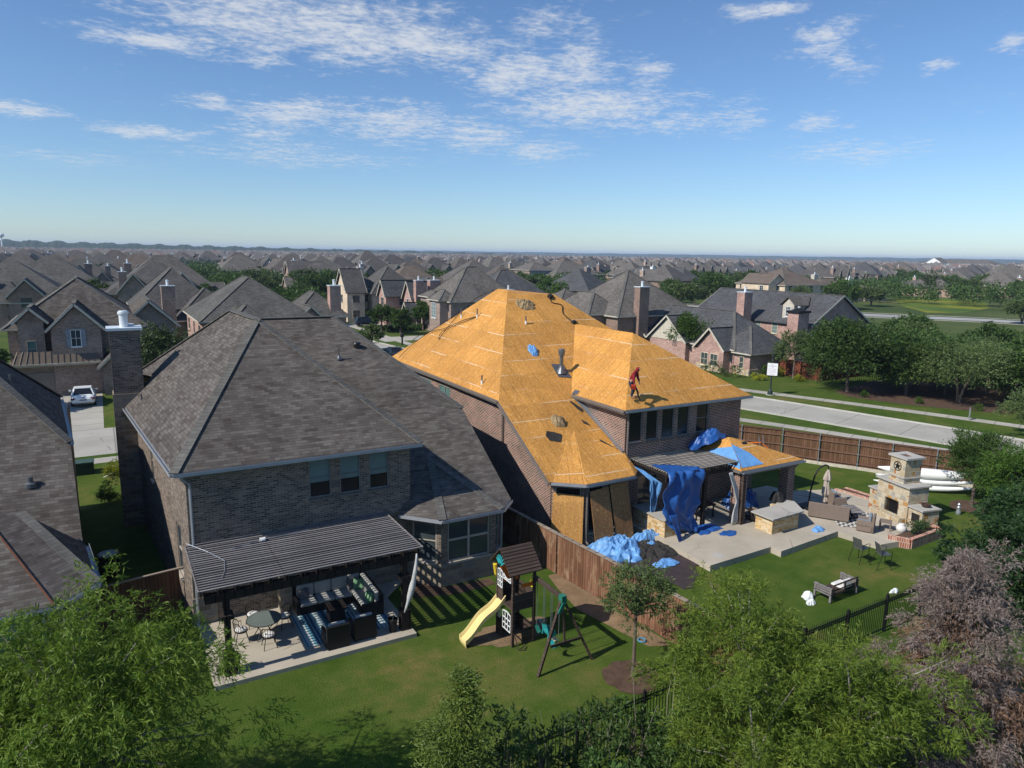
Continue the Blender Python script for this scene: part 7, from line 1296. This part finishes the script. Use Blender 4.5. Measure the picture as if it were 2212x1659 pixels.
mtree('yaupon_tree', 'low spreading tree cut by the right edge beside the road', 63.6, 26.9, 3.9, 2.6, 67, 'lf_oak2', K=46, per=220, L=.16, W=.08, rz=1.4, multi=3, tr=.07)
mtree('oak_tree', 'green tree rising above the left roof slope beside the brick chimney', 3.2, 63.5, 7.4, 2.9, 68, 'lf_oak2', z=.6, K=60, per=220, L=.2, W=.11)
mtree('oak_tree', 'dark tree at the left edge beside the garage house', -9.2, 68, 6.5, 2.4, 69, z=.8, K=40)
for k, (x, y, h, lb) in enumerate(((42.2, 119.2, 5.0, 'left one of three dark street trees before the twin gables'), (44.3, 115.4, 4.6, 'middle one of three dark street trees before the twin gables'), (50.6, 120.5, 5.2, 'right one of three dark street trees before the twin gables'))): mtree('street_tree', lb, x, y, h, 2.0, 70 + k, K=34)
mtree('yellow_street_tree', 'thin leafed small tree at the roof edge beside the street', 33.2, 98, 3.6, 1.6, 74, 'lf_oak2', K=24, per=120)
for k in range(10): mtree('garden_shrub', 'round clipped shrub in the street side planting beds', 43.5 + k * 1.1, 121.8 - (k % 3) * .8, 1.0, .8, 80 + k, 'lf_oak', K=10, per=80, rz=.5, grp='clipped shrubs along the street side beds', cat='shrub', tr=.03)
for k, (x, y, h, r0, lf, lb) in enumerate(((64.0, 58.9, 1.3, 1.2, 'lf_oak2', 'grey green rounded shrub at the corner of the rose brick house'), (68.6, 57.2, 2.0, 1.0, 'lf_lime', 'tall light green shrub behind the lamp post sign'), (65.6, 56.2, .9, .9, 'lf_yel', 'spiky yellow plant in front of the corner house'), (70.0, 57.0, 1.2, .7, 'lf_yel', 'yellow flowering shrub right of the lamp post sign'), (63.6, 61.6, 1.6, 1.4, 'lf_oak', 'dark shrub under the front windows of the corner house'), (69.2, 53.6, .6, .6, 'lf_yel', 'small orange yellow flowers at the foot of the slim tree'))): mtree('garden_shrub', lb, x, y, h, r0, 95 + k, lf, K=14, per=110, rz=h * .5, L=.14, W=.06, cat='shrub', tr=.03)
for k, (x, y) in enumerate(((69.4, 39.5), (67.2, 44.0), (71.4, 35.2), (75, 33))): mtree('grass_tuft', 'green grass tuft on the roadside mulch bed', x, y, .6, .4, 105 + k, 'lf_lime', K=8, per=60, rz=.3, L=.3, W=.03, grp='grass tufts on the roadside mulch', cat='grass tuft', tr=.02)
TP = [mtree('background_tree', 'green tree in the band of trees beyond the road', 0, 0, (6.5, 6, 7, 5.2)[k], (4.2, 3.8, 3.6, 3.6)[k], 110 + k, ('lf_oak', 'lf_oak2', 'lf_oak', 'lf_oak2')[k], K=54, per=120, L=.42, W=.24, grp='trees in the band beyond the road', multi=1 + (k == 3)) for k in range(4)]
r_ = random.Random(5); TS = []
for (x, y) in ((86, 44), (92, 38), (98, 48), (88, 52), (104, 40), (96, 57), (108, 52), (116, 44), (104, 62), (84, 33), (95, 31), (118, 58), (112, 66), (126, 50), (100, 34), (110, 31), (122, 36), (77, 47), (132, 42), (90, 60), (78, 34), (79.5, 43.5), (84, 37), (89, 40), (86, 50), (94, 43), (76.5, 41), (100, 44), (104, 46)): TS.append((x, y, r_.uniform(.68, .9)))
for (u, v) in ((1500, 660), (1530, 655), (1470, 668), (1560, 640), (1600, 640), (1625, 632), (1660, 640), (1690, 640), (2010, 640), (2050, 640), (2090, 645), (2130, 640), (2170, 640), (2200, 650), (2020, 618), (2060, 618), (2110, 622), (2150, 620), (2190, 620), (1905, 615), (1940, 612), (1975, 616), (2205, 700), (2180, 605), (1830, 612), (1450, 655), (1880, 662), (1815, 668), (1730, 660)):
    p = at(u, v, 0); TS.append((p.x, p.y, r_.uniform(1.0, 1.5) * (1 if v < 640 else .9)))
for (u, v) in ((1030, 640), (1050, 632), (1075, 640), (1095, 636), (1120, 640), (1145, 645), (1165, 640), (1080, 622), (1120, 625), (1150, 628), (1240, 628), (960, 655), (905, 640), (690, 648), (715, 655), (670, 642), (650, 640), (530, 655), (505, 660), (545, 640), (1420, 690), (1475, 640), (90, 612), (120, 618), (20, 618), (200, 622), (330, 640), (345, 628), (1500, 628), (1525, 632), (890, 655)):
    p = at(u, v, 0); TS.append((p.x, p.y, r_.uniform(1.0, 1.35)))
for k in range(188):
    for _ in range(40):
        u = r_.uniform(0, 2212); d_ = r_.uniform(140, 460); p = at(u, 700, 0); q = Vector((p.x, p.y)).normalized() * d_
        if u > 1250 and (d_ < 300 or u > 1820): continue
        if all(math.hypot(q.x - s_[1], q.y - s_[2]) > 10.5 for s_ in spots[:260]) and all(math.hypot(q.x - a, q.y - b) > c * .8 for a, b, c in EXC): TS.append((q.x, q.y, r_.uniform(.7, 1.15))); break
for i, (x, y, s) in enumerate(TS):
    if i < 4: TP[i].location = (x, y, 0); TP[i].scale = (s, s, s)
    else: copy_tree(TP[i % 4], (x, y, 0), r_.uniform(0, 6.28), s)
# far tree masses
rg = np.random.default_rng(3); P = []; S_l = []
for k in range(5200):
    u = rg.uniform(-80, 2300); d_ = 260 * (10) ** rg.uniform(0, 1); p = at(u, 700, 0); q = Vector((p.x, p.y)).normalized() * d_
    if u > 1500 and rg.uniform() < .2: continue
    h = rg.uniform(4.5, 8); n = (110 if d_ < 600 else 44) if d_ < 1200 else 20; v = rg.normal(size=(n, 3)); v = unit(v) * rg.uniform(.4, 1, (n, 1)); P.append(np.array([q.x, q.y, h * .58]) + v * np.array([h * .5, h * .5, h * .4])); S_l += [(.75 if d_ < 600 else 1.3) if d_ < 1200 else 2.6] * n
P = np.concatenate(P); V, F = leaves(P, rg.normal(size=P.shape), np.array(S_l), np.array(S_l) * .8, rg); V[:, 2] = np.maximum(V[:, 2], .1); tag(mesh_np('distant_trees', V, F, M['lf_oak']), 'scattered dark green trees among the distant roofs', None, None, 'stuff')
# distant rise on the left with woods
M['hill'] = m_plain('wooded hill', (.022, .04, .018), .95, 0, .5, .02, 0, 'Pos')
nx_ = 420; P = []; r_ = random.Random(9)
for j, (dd, f) in enumerate(((1900, 0), (2150, .7), (2400, 1.0), (2900, .9), (3300, 0))):
    for i in range(nx_):
        u = -300 + 2500 * i / (nx_ - 1); p = at(u, 700, 0); q = Vector((p.x, p.y)).normalized() * dd; q2 = max(0, 1 - max(0, u) / 1150) ** 1.0; h = (11 + 17 * q2) * f * (1 if u < 1150 else .7) - (1 if u > 1100 else 0); P.append((q.x, q.y, h * (1 if f else 0) + (r_.uniform(0, 3) + 2 * math.sin(i * .7) if 0 < f else 0)))
m = MB(); m.grid(P, nx_, 5); tag(m.build('hills', M['hill'], None, origin=(0, 0, 0), uv=False), 'low wooded rise along the left horizon', None, None, 'structure')
nx_ = 160; P = []
for j, (dd, f) in enumerate(((5200, 0), (5600, 1), (6400, 0))):
    for i in range(nx_): u = -400 + 3100 * i / (nx_ - 1); p = at(u, 700, 0); q = Vector((p.x, p.y)).normalized() * dd; P.append((q.x, q.y, (24 + r_.uniform(0, 5)) * f))
m = MB(); m.grid(P, nx_, 3); tag(m.build('horizon_hills', M['hill'], None, origin=(0, 0, 0), uv=False), 'faint blue line of far land on the horizon', None, None, 'structure')
p = at(8, 560, 0); q = Vector((p.x, p.y)).normalized() * 1700; t = thing('water_tower', 'tiny white water tower on the skyline at the far left', 'water tower', (q.x, q.y, 0)); m = MB(); m.lathe([(1.4, 0), (1.2, 29), (2, 30)], (q.x, q.y, 0), 10); m.build('stem', M['white'], t); m = MB(); m.lathe([(2, 30), (5, 32), (5.3, 34), (4, 36.5), (1, 37.5)], (q.x, q.y, 0), 14); m.build('tank', M['white'], t)
p1 = [tuple(at(u, v, 0))[:2] for u, v in ((418, 604), (470, 606), (490, 597), (440, 590), (420, 592))]
W2m = NT('pond water'); W2m.fin((.05, .09, .11), .08, 0, .5); M['pond'] = W2m.m; flat('pond_water', p1, M['pond'], .06, 'small blue pond between the houses')
# ---------------------------------------------------------------- cars, lamp post, signs
def car(label, x, y, z, rz, paint, suv=0.0, L=4.55, W=1.80, name='car', group=None):
    t = thing(name, label, 'car', (x, y, z), rz, group); Mx = wmat(t); h = L / 2
    st = [(-h, .62, .42, .70), (-h + .08, .80, .30, .86), (-h + .5, .88, .24, .98 + suv * .1), (-h + 1.1, .90, .22, 1.0 + suv * .1), (-.2, .90, .2, .95 + suv * .1), (.7, .90, .2, .93 + suv * .1), (h - 1.1, .89, .22, .88 + suv * .1), (h - .35, .84, .25, .76 + suv * .1), (h - .05, .68, .32, .62)]
    P = []; n = 12
    for x_, hw, zb, zt in st:
        for k in range(n):
            a = 2 * math.pi * (k + .5) / n; cx_ = math.cos(a); sx_ = math.sin(a); ex = .42
            P.append((x_, hw * math.copysign(abs(cx_) ** ex, cx_), (zb + zt) / 2 + (zt - zb) / 2 * math.copysign(abs(sx_) ** ex, sx_)))
    m = MB(); m.add(P, [[i * n + k, i * n + (k + 1) % n, (i + 1) * n + (k + 1) % n, (i + 1) * n + k] for i in range(len(st) - 1) for k in range(n)]); m.add(P[:n], [list(range(n))]); m.add(P[-n:], [list(range(n))[::-1]])
    bo = m.xf(Mx).build('body', M[paint], t, smooth=True, bevel=0)
    zr = 1.42 + suv * .28; b0 = -h + .62 - suv * .45; b1 = h - 1.45; r0 = -h + 1.35 - suv * .9; r1 = b1 - .75; zb = .93 + suv * .1
    lo = [(b0, -.78), (b1, -.78), (b1, .78), (b0, .78)]; hi = [(r0, -.6), (r1, -.6), (r1, .6), (r0, .6)]
    m = MB(); m.add([(a, b, zb) for a, b in lo] + [(a, b, zr - .03) for a, b in hi], [[0, 1, 5, 4], [1, 2, 6, 5], [2, 3, 7, 6], [3, 0, 4, 7]]); m.xf(Mx).build('windows', M['glass_dark'], t)
    m = MB(); m.slab([(a, b, zr + .01) for a, b in [(r0 - .08, -.63), (r1 + .08, -.63), (r1 + .08, .63), (r0 - .08, .63)]], .05)
    for (a, b), (c_, d_) in zip(lo, hi): m.bar((a, b, zb - .02), (c_, d_, zr - .02), .09, .06)
    for s in (-1, 1): m.bar(((lo[0][0] + lo[1][0]) / 2, s * .79, zb - .02), ((r0 + r1) / 2 - .1, s * .62, zr - .02), .07, .05)
    m.xf(Mx).build('roof', M[paint], t)
    for sx_ in (-1, 1):
        for sy_ in (-1, 1):
            c_ = Vector((sx_ * (h - .88), sy_ * (.80), .32)); m = MB(); m.tube([c_ - Vector((0, .11, 0)), c_ + Vector((0, .11, 0))], .32, 18); wl_ = m.xf(Mx).build('wheel', M['black'], t); m = MB(); m.tube([c_ + Vector((0, sy_ * .105, 0)), c_ + Vector((0, sy_ * .12, 0))], .2, 12); m.xf(Mx).build('rim', M['galv'], wl_)
    for s in (-1, 1):
        m = MB(); m.obox((-h + .09, s * .64, .74), (.14, .42, .15), s * .25); m.xf(Mx).build('tail_light', M['tail'], t); m = MB(); m.obox((h - .22, s * .62, .62), (.2, .34, .13), -s * .4); m.xf(Mx).build('headlight', M['white_metal'], t)
        m = MB(); m.obox((b1 - .25, s * .98, 1.0 + suv * .1), (.12, .2, .13)); m.xf(Mx).build('mirror', M[paint], t)
    m = MB(); m.box(-h - .012, -h + .02, -.26, .26, .58, .70); m.xf(Mx).build('number_plate', M['cush_b'], t); m = MB(); m.tube([(-h + .03, 0, .84), (-h - .0, 0, .84)], .06, 12); m.xf(Mx).build('badge', M['metal_grey'], t)
    m = MB(); m.obox((-h + .02, 0, .36), (.06, 1.3, .12)); m.xf(Mx).build('bumper_insert', M['metal_grey'], t)
    return t
M['tail'] = m_plain('tail light', (.12, .008, .012), .2, 0, .05); M['car_white'] = m_plain('car white', (.74, .77, .78), .18, 0, .02); M['car_dark'] = m_plain('car dark', (.02, .03, .045), .15, .3, .05)
car('white sedan parked on the driveway in front of the garage doors', -1.98, 69.6, .93, R(90), 'car_white')
car('dark sedan parked on the street, half hidden by the roofs', 33.4, 90.0, .03, R(92), 'car_dark'); car('dark car parked in front of the tan gabled house', 43.6, 131.5, .03, R(0), 'car_dark', 1.0)
p = at(600, 566, .5) if False else Vector((205, 196, 0)); p = Vector((226, 211, 0)); car('white pickup parked far off behind the corner house roof', p.x, p.y, .1, R(-20), 'car_white', .6, 5.6, 1.95, 'pickup_truck')
t = thing('lamp_post', 'dark green street post with a white notice board by the far sidewalk', 'lamp post', (59.4, 49.3, 0)); m = MB(); m.lathe([(.30, 0), (.3, .08), (.27, .12), (.24, .42), (.12, .6), (.09, .75), (.075, 2.2), (.06, 3.6), (.09, 3.62), (.05, 3.7), (.04, 3.9), (.09, 4.0), (.02, 4.5)], (59.4, 49.3, 0), 12); m.build('pole', m_plain('post green', (.03, .05, .045), .5, .3), t); m = MB(); m.lathe([(.42, -.05), (.42, .05)], (59.4, 49.3, 0), 14); m.build('footing', M['kerb'], t)
a = R(-52); SM = Matrix.Translation((59.38, 49.22, 2.62)) @ Matrix.Rotation(a, 4, 'Z'); m = MB(); m.box(-.5, .5, -.12, -.09, -.55, .72); bo = m.xf(SM).build('notice_board', M['white'], t); m = MB()
for k, (w_, z, h_) in enumerate(((.18, .55, .05), (.36, .42, .06), (.12, .27, .05), (.38, .12, .04), (.36, -.02, .03), (.36, -.12, .03), (.38, -.24, .03), (.22, -.42, .06))):
    n_ = int(w_ / .07)
    for q in range(-n_, n_ + 1): m.box(q * .068 - .026, q * .068 + .02 - .008 * ((q + k) % 3), -.124, -.121, z - h_ / 2, z + h_ / 2)
m.xf(SM).build('lettering', m_plain('purple ink', (.22, .14, .30), .8), bo)
t = thing('road_sign', 'small grey sign seen nearly edge on beside the far sidewalk', 'sign', (66.5, 33.3, 0)); m = MB(); m.box(66.47, 66.53, 33.27, 33.33, 0, 1.15); m.build('post', M['galv'], t); m = MB(); m.obox((66.45, 33.25, .68), (.42, .03, .75), R(40)); m.build('panel', M['galv'], t)
t = thing('mailbox', 'dark mailbox on a post at the street corner', 'mailbox', (39.3, 101.8, 0)); m = MB(); m.box(39.2, 39.4, 101.7, 101.9, 0, 1.3); m.build('post', M['black'], t); m = MB(); m.lathe([(.05, 1.9), (.3, 1.7), (.35, 1.35), (.2, 1.2)], (39.3, 101.8, 0), 8); m.build('box', M['black'], t)
drape('driveway_far', [((38.2, 112.5), (38.2, 106.5)), ((52, 112), (52, 107))], 3, M['walk'], .02); drape('sidewalk_corner', [((40.0, 100), (41.4, 100)), ((40, 140), (41.4, 140))], 10, M['walk'], .016); drape('driveway_tan', [((37.8, 137), (37.8, 130.5)), ((48, 137), (48, 131))], 3, M['walk'], .018)
# ---------------------------------------------------------------- the air
hz = MB(); hz.box(-9400, 16400, -3400, 16400, -2, 60); o = hz.build('haze', None, None, origin=(0, 0, 0), uv=False); o.data.materials.clear()
hm_ = bpy.data.materials.new('air haze'); hm_.use_nodes = True; ht = hm_.node_tree; ht.nodes.clear(); ho = ht.nodes.new('ShaderNodeOutputMaterial'); hv = ht.nodes.new('ShaderNodeVolumePrincipled'); ht.links.new(hv.outputs[0], ho.inputs['Volume'])
hv.inputs['Color'].default_value = (.62, .78, 1, 1); hv.inputs['Density'].default_value = .00013; hv.inputs['Anisotropy'].default_value = 0.0; o.data.materials.append(hm_); o['kind'] = 'stuff'; o['label'] = 'thin blue haze over the distance'
